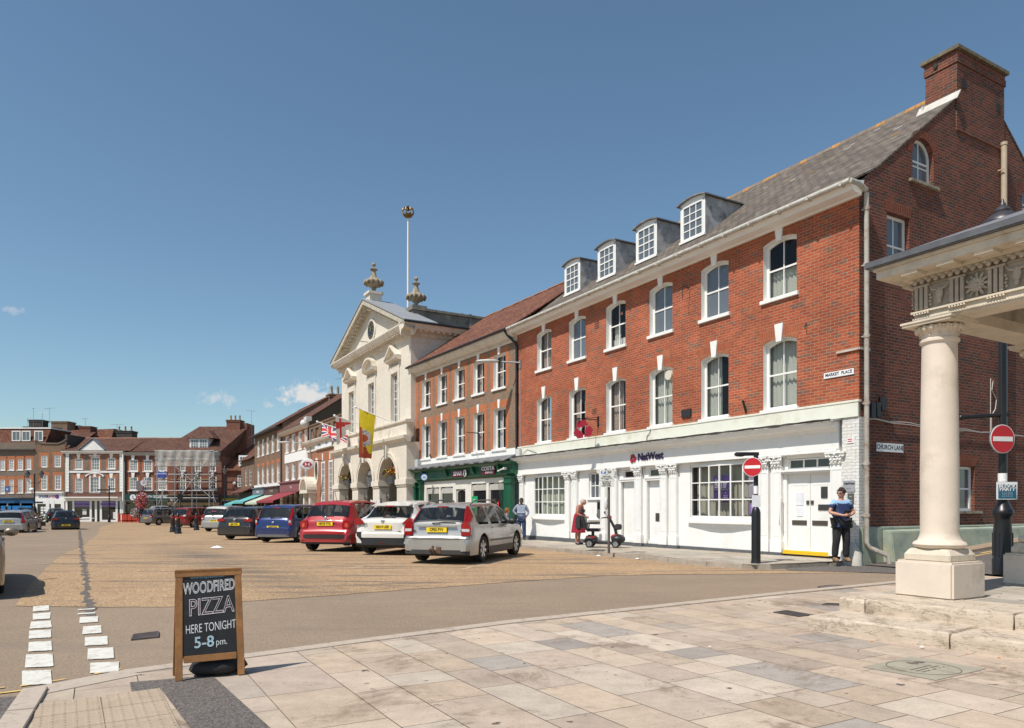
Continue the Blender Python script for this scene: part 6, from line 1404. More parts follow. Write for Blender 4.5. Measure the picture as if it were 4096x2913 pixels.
b=thing('brick_building','brick building just outside the left edge whose shadow crosses the road','building',(-41.5,49.5,0),R(125))
mb=MB();mb.box(0,17,0,9,-1,9.5);mb.build('wall',BR_RED,b);gable_roof(b,-.2,17.2,-.3,9.5,4.5,13,TILED)
t=thing('scaffolding','scaffold of metal tubes with pale debris netting across the top','scaffolding',(0,FD,0),0)
STUBE=plain('scaffold_tube',(.42,.44,.46),.4,.5,var=.2);x0,x1=A(1440,0)[0],A(1930,0)[0];zs=[A(0,y)[1]for y in(855,793,720,655,580,520,455)]
mb=MB();xs=[x0+.1,A(1600,0)[0],A(1745,0)[0],A(1890,0)[0]]
for x in xs:
 for y in(-2.6,-1.2):mb.tube([(x,y,zb),(x,y,8.9)],.05,6)
mb.build('standard',STUBE,t)
mb=MB()
for z in zs:
 for y in(-2.6,-1.2):mb.tube([(x0-.2,y,z),(x1,y,z)],.045,6)
 for x in xs:mb.tube([(x,-2.8,z),(x,-1.0,z)],.04,5)
mb.build('ledger',STUBE,t)
mb=MB();mb.tube([(xs[1],-2.7,6.8),(xs[3]+.4,-2.7,2.5)],.045,6);mb.tube([(xs[1]-.2,-2.7,1.5),(xs[2]+2.4,-2.7,8.0)],.045,6);mb.tube([(xs[0]+.3,-2.7,1.8),(xs[0]+1.4,-2.7,4.8)],.045,6);mb.tube([(xs[3]+.9,-2.7,2.0),(xs[3]+.1,-2.7,4.3)],.045,6);mb.build('brace',STUBE,t)
mb=MB();mb.box(x0,x1,-2.5,-1.2,2.95,3.0);mb.box(x0,x1,-2.5,-1.2,5.0,5.05);mb.box(x0,x1,-2.5,-1.2,6.8,6.86);mb.build('scaffold_board',plain('scaffold_board',(.42,.33,.22),.8),t)
m,tt,bs=base_mat('debris_netting',.9,0,.1);bs.inputs['Base Color'].default_value=(.50,.47,.42,1);tr=nn(tt,'ShaderNodeBsdfTransparent');ms=nn(tt,'ShaderNodeMixShader');o=coords(tt,'Object')
f=ramp(tt,noise(tt,1.2,6,.7,o),.3,.7,(.25,)*3,(.6,)*3);tt.links.new(f,ms.inputs[0]);tt.links.new(bs.outputs[0],ms.inputs[1]);tt.links.new(tr.outputs[0],ms.inputs[2]);tt.links.new(ms.outputs[0],tt.nodes['Material Output'].inputs[0])
mb=MB();mb.grid(lambda s,v:(x0-.1+(x1-x0+.2)*s,-2.72+.12*math.sin(s*40)*math.sin(v*3),6.75+2.05*v+(.1*math.sin(s*13)if v>.9 else 0)-(.25*max(0,s-.8)*5 if v>.5 else 0)),60,6);mb.grid(lambda s,v:(x1+.1,-2.7+1.6*s,6.7+2.0*v),6,6);mb.build('netting',m,t,recalc=False,smooth=80)
mb=MB();mb.tube([(A(1850,0)[0],-2.3,5.0),(A(1872,0)[0],-1.8,6.9)],.03,5);mb.tube([(A(1862,0)[0],-2.3,5.0),(A(1884,0)[0],-1.8,6.9)],.03,5);mb.build('ladder',plain('orange_ladder',(.45,.13,.03),.6),t)
u0,u1=A(1460,0)[0],A(1532,0)[0]
t=thing('scaffold_sign','blue contractor sign board hanging on the scaffolding','sign',(0,FD,0),0);mb=MB();mb.box(u0,u1,-2.8,-2.76,A(0,686)[1],A(0,628)[1]);mb.build('board',plain('royal_blue',(.02,.05,.30),.5),t)
mb=MB();text(mb,'SANDERS',(u0+u1)/2,-2.81,5.75,.3,0,depth=.004);text(mb,'- - - -',(u0+u1)/2,-2.81,5.35,.25,0,depth=.004);mb.ext([(u0+.2,-2.81,6.0),(u1-.2,-2.81,6.0),(u1-.35,-2.81,6.15),((u0+u1)/2,-2.81,6.05),(u0+.35,-2.81,6.15)],(0,.01,0));mb.build('lettering',WHITES,t,recalc=False)
u0,u1=A(1198,0)[0],A(1250,0)[0]
t=thing('letting_board','mauve grey TO LET board fixed between two upper windows','sign',(0,FD,0),0);mb=MB();mb.ext([(u0,-.3,3.6),(u1,-.3,3.6),(u1,-.3,4.9),(u0,-.3,4.9)],(0,.05,0));mb.build('board',plain('mauve_grey',(.17,.13,.15),.6),t)
mb=MB();mb.cyl((u0+.95,-.3,4.65),(u0+.95,-.33,4.65),.42,n=16);mb.build('panel',plain('pale_panel',(.55,.52,.55),.6),t);mb=MB();text(mb,'TO',u0+1.0,-.34,4.85,.22,0,depth=.003);text(mb,'LET',u0+1.0,-.34,4.6,.26,0,depth=.003);mb.build('lettering',plain('mauve_dark',(.12,.08,.12),.6),t,recalc=False)
u0,u1=A(85,0)[0],A(130,0)[0];t=thing('projecting_sign','small blue hanging bank sign among the far left windows','sign',(0,FD,0),0);mb=MB();mb.box(u0,u1,-1.0,-.95,3.4,4.1);mb.build('board',plain('mid_blue',(.03,.10,.30),.5),t);mb=MB();mb.tube([(u0,-.97,4.15),(u1+.3,-.97,4.15),(u1+.3,0,4.15)],.03,5);mb.build('bracket',BLACK,t);mb=MB();mb.box(u0+.2,u1-.2,-1.02,-1.0,3.6,3.9);mb.build('lettering',plain('pale_blue_letter',(.3,.4,.6),.5),t)
# stone pavilion on the right
C0=GP('P',1405,545,.33);PVD=-60.0;PZ0=.33
PV=thing('stone_pavilion','small stone pavilion with round column, carved frieze and lead roof','pavilion',(C0.x,C0.y,PZ0),R(PVD))
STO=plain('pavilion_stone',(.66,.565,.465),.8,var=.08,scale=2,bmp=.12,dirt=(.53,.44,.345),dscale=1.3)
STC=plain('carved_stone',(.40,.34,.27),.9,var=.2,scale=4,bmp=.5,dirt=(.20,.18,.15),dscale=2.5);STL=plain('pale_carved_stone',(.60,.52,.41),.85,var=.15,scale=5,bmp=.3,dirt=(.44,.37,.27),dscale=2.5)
NS=24
def column(x,y,full=True):
 mb=MB();w=.36;mb.box(x-w,x+w,y-w,y+w,0,.45);p=mb.build('pedestal',STO,PV,bevel=.025)
 mb=MB();mb.box(x-.285,x+.285,y-.285,y+.285,.45,.53);mb.hexa([(x-.285,y-.285,.53),(x+.285,y-.285,.53),(x+.285,y+.285,.53),(x-.285,y+.285,.53)],[(x-.24,y-.24,.60),(x+.24,y-.24,.60),(x+.24,y+.24,.60),(x-.24,y+.24,.60)]);mb.build('plinth_block',STL,PV,bevel=.012)
 prof=[(.24,.60),(.285,.62),(.30,.65),(.285,.68),(.25,.695),(.235,.72),(.22,.76),(.214,.80),(.214,.9),(.215,1.5),(.208,2.2),(.196,3.10),(.196,3.14),(.222,3.16),(.222,3.19),(.20,3.205),(.20,3.27),(.23,3.30),(.25,3.34),(.22,3.36)]
 mb=MB();mb.lathe(prof,(x,y,0),40);sh=mb.build('column_shaft',STO,PV,smooth=50)
 mb=MB();mb.box(x-.30,x+.30,y-.30,y+.30,3.365,3.42);mb.box(x-.315,x+.315,y-.315,y+.315,3.395,3.42)
 for k in range(18):
  a=2*math.pi*k/18;mb.ball((x+.245*math.cos(a),y+.245*math.sin(a),3.32),.032,(1,1,1.3),8,6)
 for k in range(12):
  a=2*math.pi*k/12;mb.ball((x+.205*math.cos(a),y+.205*math.sin(a),3.24),.017,n=6,m=4)
 mb.build('capital',STL,sh,smooth=40)
SPX,SPY=2.6,2.58
for x,y in((-.35,.35),(-.35,.35+SPY),(-.35+SPX,.35),(-.35+SPX,.35+SPY)):column(x,y)
ex0,ex1,ey0,ey1=-.35-.20,-.35+SPX+.20,.35-.20,.35+SPY+.20
mb=MB();zt=3.42
def ring(mb,o0,z0,z1,th=.40):
 mb.box(ex0-o0,ex1+o0,ey0-o0,ey0+th,z0,z1);mb.box(ex0-o0,ex1+o0,ey1-th,ey1+o0,z0,z1);mb.box(ex0-o0,ex0+th,ey0+th,ey1-th,z0,z1);mb.box(ex1-th,ex1+o0,ey0+th,ey1-th,z0,z1)
ring(mb,.0,zt,zt+.11);ring(mb,.03,zt+.11,zt+.135);mb.build('architrave',STL,PV)
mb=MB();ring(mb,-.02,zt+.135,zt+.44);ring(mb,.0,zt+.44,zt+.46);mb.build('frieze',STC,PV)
mb=MB();ring(mb,.05,zt+.50,zt+.53);ring(mb,.31,zt+.58,zt+.68);ring(mb,.34,zt+.68,zt+.72);ring(mb,.10,zt+.53,zt+.585);mb.build('cornice',STL,PV,bevel=.006)
mb=MB();mb.box(ex0,ex1,ey0,ey1,zt+.46,zt+.5);mb.box(ex0+.38,ex1-.38,ey0+.38,ey1-.38,zt+.34,zt+.4);mb.build('ceiling',plain('ceiling_plaster',(.25,.21,.15),.9,var=.2),PV)
for side in range(2):
 L=ex1-ex0 if side==0 else ey1-ey0
 M_=Matrix.Identity(4)if side==0 else Matrix(((0,1,0,ex0),(-1,0,0,ey1),(0,0,1,0),(0,0,0,1)))
 bx0=ex0 if side==0 else 0;by=ey0 if side==0 else 0
 n=14;s=L/n
 tr_,ro,eg,mu_,gu,rp=MB(),MB(),MB(),MB(),MB(),MB()
 for k in range(n):
  c=bx0+(k+.5)*s
  if k%2==0:
   for j in range(3):tr_.box(c-.085+j*.06,c-.045+j*.06,by-.03,by+.02,zt+.15,zt+.42)
   tr_.box(c-.10,c+.10,by-.04,by+.02,zt+.42,zt+.445)
   for j in range(6):gu.cyl((c-.085+j*.034,by-.035,zt+.085),(c-.085+j*.034,by-.035,zt+.112),.014,.008,8)
   gu.box(c-.10,c+.10,by-.045,by-.02,zt+.108,zt+.122)
   mu_.box(c-.10,c+.10,by-.29,by-.06,zt+.545,zt+.60)
  elif(k//2)%2==1:
   for r_ in range(2):
    for j in range(12):
     a=2*math.pi*j/12+r_*.26;rr=(.095,.055)[r_]
     MM=Matrix.Rotation(-a,3,'Y');ro.ball((c+rr*math.cos(a),by-.01-r_*.015,zt+.29+rr*math.sin(a)),.03,(1.7-.5*r_,.5,.6),7,5,M=MM)
   ro.ball((c,by-.03,zt+.29),.025,n=8,m=6)
  else:
   ro.ball((c,by-.015,zt+.30),.05,(.9,.6,1.7),10,8);ro.ball((c,by-.02,zt+.21),.028,(1,.8,1.4),8,6)
   for sg in(-1,1):
    ro.tube([(c+sg*.03,by-.02,zt+.35),(c+sg*.08,by-.03,zt+.36),(c+sg*.115,by-.02,zt+.41)],[.016,.012,.005],6)
    for j in range(4):ro.ball((c+sg*(.11+.01*(j%2)),by-.01,zt+.19+j*.04),.02,(1,.6,1),6,4)
 ne=int(L/.085)
 for k in range(ne):eg.ball((bx0+(k+.5)*L/ne,by-.055,zt+.485),.032,(1,.8,1.1),8,6)
 for k in range(int(L/.03)):rp.ball((bx0+k*.03,by-.012,zt+.035),.014,(1.6,1,1),5,4,M=Matrix.Rotation(.7,3,'Y'))
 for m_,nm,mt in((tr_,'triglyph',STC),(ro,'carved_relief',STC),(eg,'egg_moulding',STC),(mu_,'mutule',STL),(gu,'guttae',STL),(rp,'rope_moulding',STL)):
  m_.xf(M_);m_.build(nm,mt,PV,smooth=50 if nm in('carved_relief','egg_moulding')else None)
rx0,rx1,ry0,ry1=ex0-.37,ex1+.37,ey0-.37,ey1+.37;zr=zt+.72;ins=1.55
mb=MB();mb.hexa([(rx0,ry0,zr+.08),(rx1,ry0,zr+.08),(rx1,ry1,zr+.08),(rx0,ry1,zr+.08)],[(rx0+ins,ry0+ins,zr+.72),(rx1-ins,ry0+ins,zr+.72),(rx1-ins,ry1-ins,zr+.72),(rx0+ins,ry1-ins,zr+.72)])
mb.build('lead_roof',plain('pavilion_lead',(.17,.165,.18),.55,var=.18,scale=2,dirt=(.25,.24,.25),dscale=3),PV)
mb=MB();g=[(rx0,ry0),(rx1,ry0),(rx1,ry1),(rx0,ry1),(rx0,ry0)]
mb.box(rx0-.04,rx1+.04,ry0-.04,ry1+.04,zr-.0,zr+.085)
for k in range(1,6):x=rx0+k*.75;mb.tube([(x,ry0-.03,zr+.09),(x+(ins*.0),ry0+ins,zr+.74)],.02,6)if rx0+ins<x<rx1-ins+.3 else None
mb.build('lead_gutter',plain('dark_lead',(.10,.10,.108),.5,var=.25,scale=6),PV,bevel=.02)
STP,t_,b_=base_mat('worn_step_stone',.9,0,.3);o_=coords(t_,'Object')
c_=ramp(t_,noise(t_,3,8,.7,o_),.3,.7,(.44,.36,.275),(.60,.50,.395));c_=mix(t_,c_,(.25,.195,.14),ramp(t_,noise(t_,2.3,9,.75,o_),.55,.68))
mp_=nn(t_,'ShaderNodeMapping');mp_.inputs['Scale'].default_value=(1.2,1.2,9);t_.links.new(o_,mp_.inputs['Vector']);nzz=noise(t_,1.6,7,.62,mp_.outputs[0],.8)
rr=nn(t_,'ShaderNodeValToRGB');el=rr.color_ramp.elements;el[0].position=.485;el[0].color=(0,0,0,1);el[1].position=.505;el[1].color=(0,0,0,1);e2_=el.new(.495);e2_.color=(1,1,1,1);t_.links.new(nzz,rr.inputs[0])
c_=mix(t_,c_,(.20,.155,.11),rr.outputs[0]);t_.links.new(c_,b_.inputs['Base Color'])
hh_=nn(t_,'ShaderNodeMath',operation='SUBTRACT');t_.links.new(noise(t_,30,4,.7,o_),hh_.inputs[0]);t_.links.new(rr.outputs[0],hh_.inputs[1]);bump(t_,b_,hh_.outputs[0],.55,.007)
def rough_block(name,pts,z0,z1,label_parent=None,jit=.012,seed=0,par=None):
 random.seed(seed);mb=MB();P=[Vector((p[0],p[1]))for p in pts];Q=[]
 for i in range(len(P)):
  a,b_=P[i],P[(i+1)%len(P)];n=max(1,int((b_-a).length/.10))
  for k in range(n):Q.append(a.lerp(b_,k/n))
 n=len(Q);L=[]
 for(z,o)in((z0,.0),(z0+(z1-z0)*.3,.004),(z0+(z1-z0)*.62,.0),(z1-.02,.0),(z1,.018)):
  ce=sum(Q,Vector((0,0)))/n
  L.append([(q+(ce-q).normalized()*(o+random.uniform(0,jit*.5)),z+random.uniform(-.002,.002))for q in Q])
 vs=[(p.x,p.y,z)for row in L for p,z in row];fs=[(r*n+k,r*n+(k+1)%n,(r+1)*n+(k+1)%n,(r+1)*n+k)for r in range(4)for k in range(n)]+[tuple((4)*n+k for k in range(n))]
 mb.mesh(vs,fs);return mb.build(name,STP,par,smooth=40)
t=thing('stone_steps','two worn and cracked stone steps below the pavilion column','steps',(3.5,8.5,0),0)
off=lambda pts:[(a-3.5,b_-8.5)for a,b_ in pts]
e1=(3.46,8.50);e2=(4.43,7.34);e3=(5.55,5.95);e4=(6.9,4.3)
inn=Vector((.80,.60))
def blk(a,b_,d):a,b_=Vector(a),Vector(b_);return[tuple(a),tuple(b_),tuple(b_+inn*d),tuple(a+inn*d)]
gap=Vector((.006,-.008))
rough_block('lower_step',off(blk(e1,(4.424,7.348),1.0)),-.02,.175,seed=1,par=t);rough_block('lower_step',off(blk(e2,e3,1.0)),-.02,.165,seed=2,par=t);rough_block('lower_step',off(blk((5.556,5.942),e4,1.0)),-.02,.17,seed=3,par=t)
f1=(4.02,8.92);f2=(4.22,8.68);f3=(5.19,7.50);f4=(6.6,5.75)
rough_block('upper_step',off(blk(f1,(4.215,8.686),.9)),.1,.335,seed=4,par=t);rough_block('upper_step',off(blk(f2,(5.184,7.508),.9)),.1,.34,seed=5,par=t);rough_block('upper_step',off(blk(f3,f4,.9)),.1,.335,seed=6,par=t)
mb=MB()
PF=[(4.3,9.3),(4.75,8.75),(5.75,7.55),(7.4,5.6),(16,5.6),(16,19),(9.6,14.2)]
PF=[(4.72,9.42),(5.0,9.0),(5.9,7.9),(7.2,6.4),(16,6.4),(16,15.6),(8.9,12.2)]
mb.hexa([(a,b_,-.1)for a,b_ in PF],[(a,b_,.328)for a,b_ in PF]);struct('pavilion_platform',mb,JOINT)
hsp=[half(PF[i],PF[(i+1)%len(PF)],(9,9))for i in range(len(PF))]
slabs('platform_paving',hsp,(3,9),-60.2,26,(.5,.6,.7),(.6,.75,.9,1.1),SP,-8,12,up=0,zf=lambda x,y:.332)
# cars
def pch(x,xs,ys):
 if x<=xs[0]:return ys[0]
 if x>=xs[-1]:return ys[-1]
 i=0
 while xs[i+1]<x:i+=1
 h=xs[i+1]-xs[i];t=(x-xs[i])/h;d=lambda j:(ys[j+1]-ys[j])/(xs[j+1]-xs[j])
 def m(j):
  if j==0 or j==len(xs)-1:return d(min(j,len(xs)-2))
  a,b=d(j-1),d(j);return 0 if a*b<=0 else 2*a*b/(a+b)
 m0,m1=m(i),m(i+1)
 return(2*t**3-3*t*t+1)*ys[i]+(t**3-2*t*t+t)*h*m0+(3*t*t-2*t**3)*ys[i+1]+(t**3-t*t)*h*m1
def lin(x,xs,ys):return float(np.interp(x,xs,ys))
class Car:
 """lofted car body: x right, y from the rear bumper forward, z up"""
 def __init__(s,L,W,top,belt,wr,rear_ax,front_ax,rw=.32,zl=.22,wk=None,shoulder=.10):
  s.L,s.W,s.top,s.belt,s.wr,s.ra,s.fa,s.rw,s.zl=L,W,top,belt,wr,rear_ax,front_ax,rw,zl;s.wk=wk or[(0,.86),(.08,.94),(.3,1.),(L-.7,1.),(L-.25,.93),(L,.72)];s.sh=shoulder
 def ring(s,y,t=None):
  hw=s.W/2*pch(y,*zip(*s.wk));zt=lin(y,*zip(*s.top))if 1 else 0
  zb=min(pch(y,*zip(*s.belt)),zt-.02);wr=min(pch(y,*zip(*s.wr))*s.W/2,hw*.97);lo=s.zl+(.10 if y<.1 else 0)+(.05 if y>s.L-.15 else 0)
  R_=s.rw+.055;arch=lo
  for c in(s.ra,s.fa):
   if abs(y-c)<R_:arch=max(arch,s.rw+math.sqrt(R_*R_-(y-c)**2)*.98)
  b=zb-lo
  sill=arch
  P=[(0,arch),(hw*.80,arch),(hw*.985,arch+.005),(hw*1.0,max(arch+.02,lo+.40*b)),(hw*1.0,max(arch+.03,lo+.62*b)),(hw*(1-.35*s.sh),max(arch+.035,zb-.08)),(hw*(1-.75*s.sh),max(arch+.04,zb)),(wr*1.015,max(zt-.085,zb+.004)),(wr*.955,max(zt-.03,zb+.006)),(wr*.75,max(zt-.004,zb+.008)),(wr*.38,zt+.006),(0,zt+.012)]
  return P
 def pt(s,y,t,side=1,off=0):
  P=s.ring(y);i=min(int(t),len(P)-2);f=t-i;x=P[i][0]+f*(P[i+1][0]-P[i][0]);z=P[i][1]+f*(P[i+1][1]-P[i][1])
  return Vector((x*side,y,z))
 def patch(s,y0,y1,t0,t1,side=1,off=.006,nu=14,nv=6,yf=None,tf=None):
  """piece of the skin lifted a little; yf(v) may move the y limits with t"""
  def fn(u,v):
   t=t0+(t1-t0)*v;a,b=(yf(v)if yf else(y0,y1));y=a+(b-a)*u
   p=s.pt(y,t,side);e=.012
   du=s.pt(min(s.L,y+e),t,side)-s.pt(max(0,y-e),t,side);dv=s.pt(y,min(t+.08,10.99),side)-s.pt(y,max(t-.08,0),side);n=du.cross(dv)*side
   if n.length<1e-9:n=Vector((0,0,1))
   n.normalize();return p+n*off
  return MB().grid(fn,nu,nv)
def wheel(r,w=.2,style='spoke',hub=ALLOY,n=5):
 """tyre with rim and spokes, axis x, outer side +x"""
 ty=MB();pr=[(-w/2,r*.62),(-w/2,r*.92),(-w/2+.025,r*.99),(w/2-.025,r*.99),(w/2,r*.92),(w/2-.005,r*.66),(w/2-.03,r*.62)];N=28
 for k in range(N):
  a0,a1=2*math.pi*k/N,2*math.pi*(k+1)/N
  for(x0,r0),(x1,r1)in zip(pr[:-1],pr[1:]):ty.poly([(x0,r0*math.cos(a0),r0*math.sin(a0)),(x1,r1*math.cos(a0),r1*math.sin(a0)),(x1,r1*math.cos(a1),r1*math.sin(a1)),(x0,r0*math.cos(a1),r0*math.sin(a1))])
 ri=MB()
 for k in range(N):
  a0,a1=2*math.pi*k/N,2*math.pi*(k+1)/N
  for(x0,r0),(x1,r1)in(((w/2-.01,r*.68),(w/2-.03,r*.62)),((w/2-.03,r*.62),(-w/2+.03,r*.60))):ri.poly([(x0,r0*math.cos(a0),r0*math.sin(a0)),(x1,r1*math.cos(a0),r1*math.sin(a0)),(x1,r1*math.cos(a1),r1*math.sin(a1)),(x0,r0*math.cos(a1),r0*math.sin(a1))])
 for k in range(n):
  a=2*math.pi*k/n
  for da in((-.09,.09)if style=='twin' else(0,)):
   b=a+da;wd=.022 if style=='twin' else .034;q=[(-wd,0),(wd,0),(wd*1.25,r*.64),(-wd*1.25,r*.64)]
   ri.ext([(w/2-.012-(.012 if p[1]<.1 else 0),p[0]*math.cos(b)+p[1]*math.sin(b),-p[0]*math.sin(b)+p[1]*math.cos(b))for p in q],(-.03,0,0))
 ri.cyl((w/2-.05,0,0),(w/2-.004,0,0),r*.16,n=12)
 dk=MB();dk.cyl((-.03,0,0),(-.02,0,0),r*.6,n=20);return ty,ri,dk
def bodyline(c,name,par,mat,spec={},dark_under=True,nst=90):
 ys=sorted(set([c.L*k/nst for k in range(nst+1)]+[max(0,min(c.L,a+s_*(c.rw+.055)*math.cos(math.pi*k/16)))for a in(c.ra,c.fa)for s_ in(1,)for k in range(17)]+[y for y,_ in c.top]))
 ys=[y for i,y in enumerate(ys)if i==0 or y-ys[i-1]>.004]
 mb=MB();rows=[];
 for y in ys:
  P=c.ring(y);rows.append([(p[0],y,p[1])for p in P]+[(-p[0],y,p[1])for p in P[-2:0:-1]])
 n=len(rows[0]);vs=[p for r_ in rows for p in r_];m=len(rows)
 for i in range(m-1):
  for k in range(n):
   k2=(k+1)%n;a=min(k,n-k)if k else 0;low=k in(0,1)or k2 in(0,)or k>=n-2
   ym=(ys[i]+ys[i+1])/2;hi_=min(k if k<=11 else n-k,k2 if k2<=11 else n-k2);e_=.03
   if hi_==6 and any(max(a0,b0+(a0-b0)*.5)+e_<ym<min(a1,b1+(a1-b1)*.5)-e_ for a0,a1,b0,b1 in spec['side_glass']):continue
   if hi_>=8 and(spec['rear_glass'][0]+.015<ym<spec['rear_glass'][1]-.02 or spec['screen'][0]+.03<ym<spec['screen'][1]-.03):continue
   mb.f.append((i*n+k,i*n+k2,(i+1)*n+k2,(i+1)*n+k));mb.mi.append(1 if low else 0)
 mb.v=vs;mb.f.append(tuple(range(n))[::-1]);mb.mi.append(0);mb.f.append(tuple((m-1)*n+k for k in range(n)));mb.mi.append(0)
 return mb.build(name,[mat,BLACKP],par,smooth=38)
def make_car(nm,label,c,mat,loc,head,spec,group='cars parked on the square',cat='car'):
 t=thing(nm,label,cat,loc,R(-head),group);b=bodyline(c,'body',t,mat,spec);W2=c.W/2;S=lambda k,d=None:spec.get(k,d)
 for ax,fr in((c.ra,0),(c.fa,1)):
  for sg in(1,-1):
   ty,ri,dk=wheel(c.rw,S('tw',.21),S('style','spoke'),n=S('spokes',5));M_=Matrix.Translation((sg*(W2-.12),ax,c.rw))@(Matrix.Identity(4)if sg>0 else Matrix.Rotation(math.pi,4,'Z'))
   for q in(ty,ri,dk):q.xf(M_)
   w_=ty.build('wheel',RUBBER,t,smooth=40);ri.build('rim',S('rimmat',ALLOY),w_,smooth=30,recalc=False);dk.build('brake_disc',BLACKP,w_,recalc=False)
 mb=MB();mb.box(-W2*.78,W2*.78,.5,c.L-.5,c.zl-.05,c.zl+.12);mb.build('underbody',BLACKP,t)
 H__=max(z for _,z in c.top);q=MB();q.box(-W2*.8,W2*.8,.25,c.L-1.3,.3,.52)
 for y in(c.ra+.25,c.ra+1.1):
  for x in((-.48,0,.48)if y<c.ra+1 else(-.36,.36)):
   w__=.2 if y<c.ra+1 else .25;q.hexa([(x-w__,y-.1,.5),(x+w__,y-.1,.5),(x+w__,y+.06,.5),(x-w__,y+.06,.5)],[(x-w__*.85,y-.24,H__-.58),(x+w__*.85,y-.24,H__-.58),(x+w__*.85,y-.16,H__-.58),(x-w__*.85,y-.16,H__-.58)]);q.box(x-w__*.5,x+w__*.5,y-.25,y-.17,H__-.55,H__-.38)
 q.box(-W2*.78,W2*.78,c.L-1.5,c.L-1.2,.5,.95);q.build('seats',plain('seat_cloth',(.035,.035,.038),.9,var=.2),t,bevel=.02)
 gy0,gy1=S('rear_glass');mb=MB()
 for sd in(1,-1):q=c.patch(gy0,gy1,S('rg_t',7.55),11,sd,.008,10,8);mb.mesh(q.v,q.f)
 mb.build('rear_window',CARGL,t,recalc=False,smooth=60)
 for(a0,a1,b0,b1)in S('side_glass'):
  for sd in(1,-1):q=c.patch(0,1,6.12,6.90,sd,.008,8,5,yf=lambda v,a0=a0,a1=a1,b0=b0,b1=b1:(a0+(b0-a0)*v,a1+(b1-a1)*v));q.build('side_window',CARGL,t,recalc=False,smooth=60)
 w0,w1=S('screen');mb=MB()
 for sd in(1,-1):q=c.patch(w0,w1,7.4,11,sd,.008,10,8);mb.mesh(q.v,q.f)
 mb.build('windscreen',CARGL,t,recalc=False,smooth=60)
 yr=lambda z:0
 for(z0,z1,y0,wf,mt,nmx)in S('rear_bands',[]):
  wf*=.972
  mb=MB();n=12
  f=lambda s_,yy,zz:(s_*W2*wf,yy+.10*abs(s_)**4,zz)
  mb.grid(lambda u,v:(lambda s_:(s_*W2*wf,y0+(.12*abs(s_)**5),z0+(z1-z0)*v))(2*u-1),18,2)
  k=len(mb.v);mb.grid(lambda u,v:(lambda s_:(s_*W2*wf,y0+(.12*abs(s_)**5)+.15*v,z1))(2*u-1),18,1);mb.grid(lambda u,v:(lambda s_:(s_*W2*wf,y0+(.12*abs(s_)**5)+.15*v,z0))(2*u-1),18,1)
  mb.build(nmx,mt,t,smooth=40)
 px_,py_,pz_=S('plate',(0,-.02,.8));mb=MB();mb.box(-.26,.26,py_,py_+.015,pz_-.056,pz_+.056);mb.box(-.275,.275,py_+.01,py_+.03,pz_-.07,pz_+.07)if 0 else None
 pl=mb.build('number_plate',PLATE,t);
 if S('reg'):mb=MB();text(mb,S('reg'),0,py_-.003,pz_+.002,.098,0,depth=.001,bold=.003,sx=.86);mb.build('plate_lettering',BLACK,pl,recalc=False)
 for s_,x,y,z,sz,mt in S('badges',[]):
  mb=MB();text(mb,s_,x,y,z,sz,0,depth=.003,bold=.002);mb.build('badge_lettering',mt,t,recalc=False)
 if S('emblem'):x,y,z,r,mt=S('emblem');mb=MB();mb.ball((x,y,z),r,(1.15,.25,.9),12,8);mb.build('emblem',mt,t,smooth=60)
 for kind,args,mt in S('lamps',[]):
  for sd in(1,-1):
   if kind=='patch':y0,y1,t0,t1=args;q=c.patch(y0,y1,t0,t1,sd,.014,12,8);q.build('rear_lamp',mt,t,recalc=False,smooth=60)
   elif kind=='poly':
    y,pts=args;mb=MB();mx=max(p[0]for p in pts);mn=min(p[0]for p in pts)
    fr_=[(sd*p[0]*.945,y+S('wrap',.03)*max(0,(p[0]-mn)/(mx-mn))**2,p[1])for p in pts];mb.ext(fr_,(0,.10,0));mb.build('rear_lamp',mt,t,smooth=30,bevel=.006)
   elif kind=='box':x0,x1,y0,y1,z0,z1=args;mb=MB();mb.box(min(sd*x0,sd*x1),max(sd*x0,sd*x1),y0,y1,z0,z1);mb.build('rear_lamp',mt,t,bevel=.015)
 if S('wiper'):x0,x1,y,z=S('wiper');mb=MB();mb.tube([(x0,y,z),((x0+x1)/2,y-.01,z+.02),(x1,y,z+.01)],.014,6);mb.cyl((x0,y-.02,z-.01),(x0,y+.04,z-.01),.025);mb.build('wiper',BLACKP,t)
 zbm=pch(c.fa-.35,*zip(*c.belt))
 for sg in(1,-1):
  mb=MB();mb.ball((sg*(W2+.10),c.fa-S('mir',.75),zbm+.06),.12,(1,.55,.68),12,8);mb.box(min(sg*(W2-.08),sg*(W2+.05)),max(sg*(W2-.08),sg*(W2+.05)),c.fa-S('mir',.75)-.03,c.fa-S('mir',.75)+.04,zbm-.01,zbm+.04);mb.build('wing_mirror',S('mirmat',mat),t,smooth=60)
  for y in S('handles',[]):
   p=c.pt(y,5.2,sg);mb=MB();mb.ball((p.x+sg*.012,y,p.z-.01),.09,(.28,1,.28),8,6);mb.build('door_handle',S('hmat',mat),t,smooth=60)
  for y in S('gaps',[]):
   q=c.patch(y-.004,y+.004,2.6,6.1,sg,.004,1,14);q.build('door_gap',BLACKP,t,recalc=False)
  if S('moulding'):
   y0,y1,tt=S('moulding');q=c.patch(y0,y1,tt,tt+.28,sg,.016,12,2);q.build('side_moulding',S('mouldmat',plain('grey_trim',(.16,.16,.165),.5)),t,recalc=False,smooth=40)
  if S('sill'):
   q=c.patch(c.ra+c.rw+.06,c.fa-c.rw-.06,2.0,S('sill'),sg,.008,12,2);q.build('sill_trim',BLACKP,t,recalc=False)
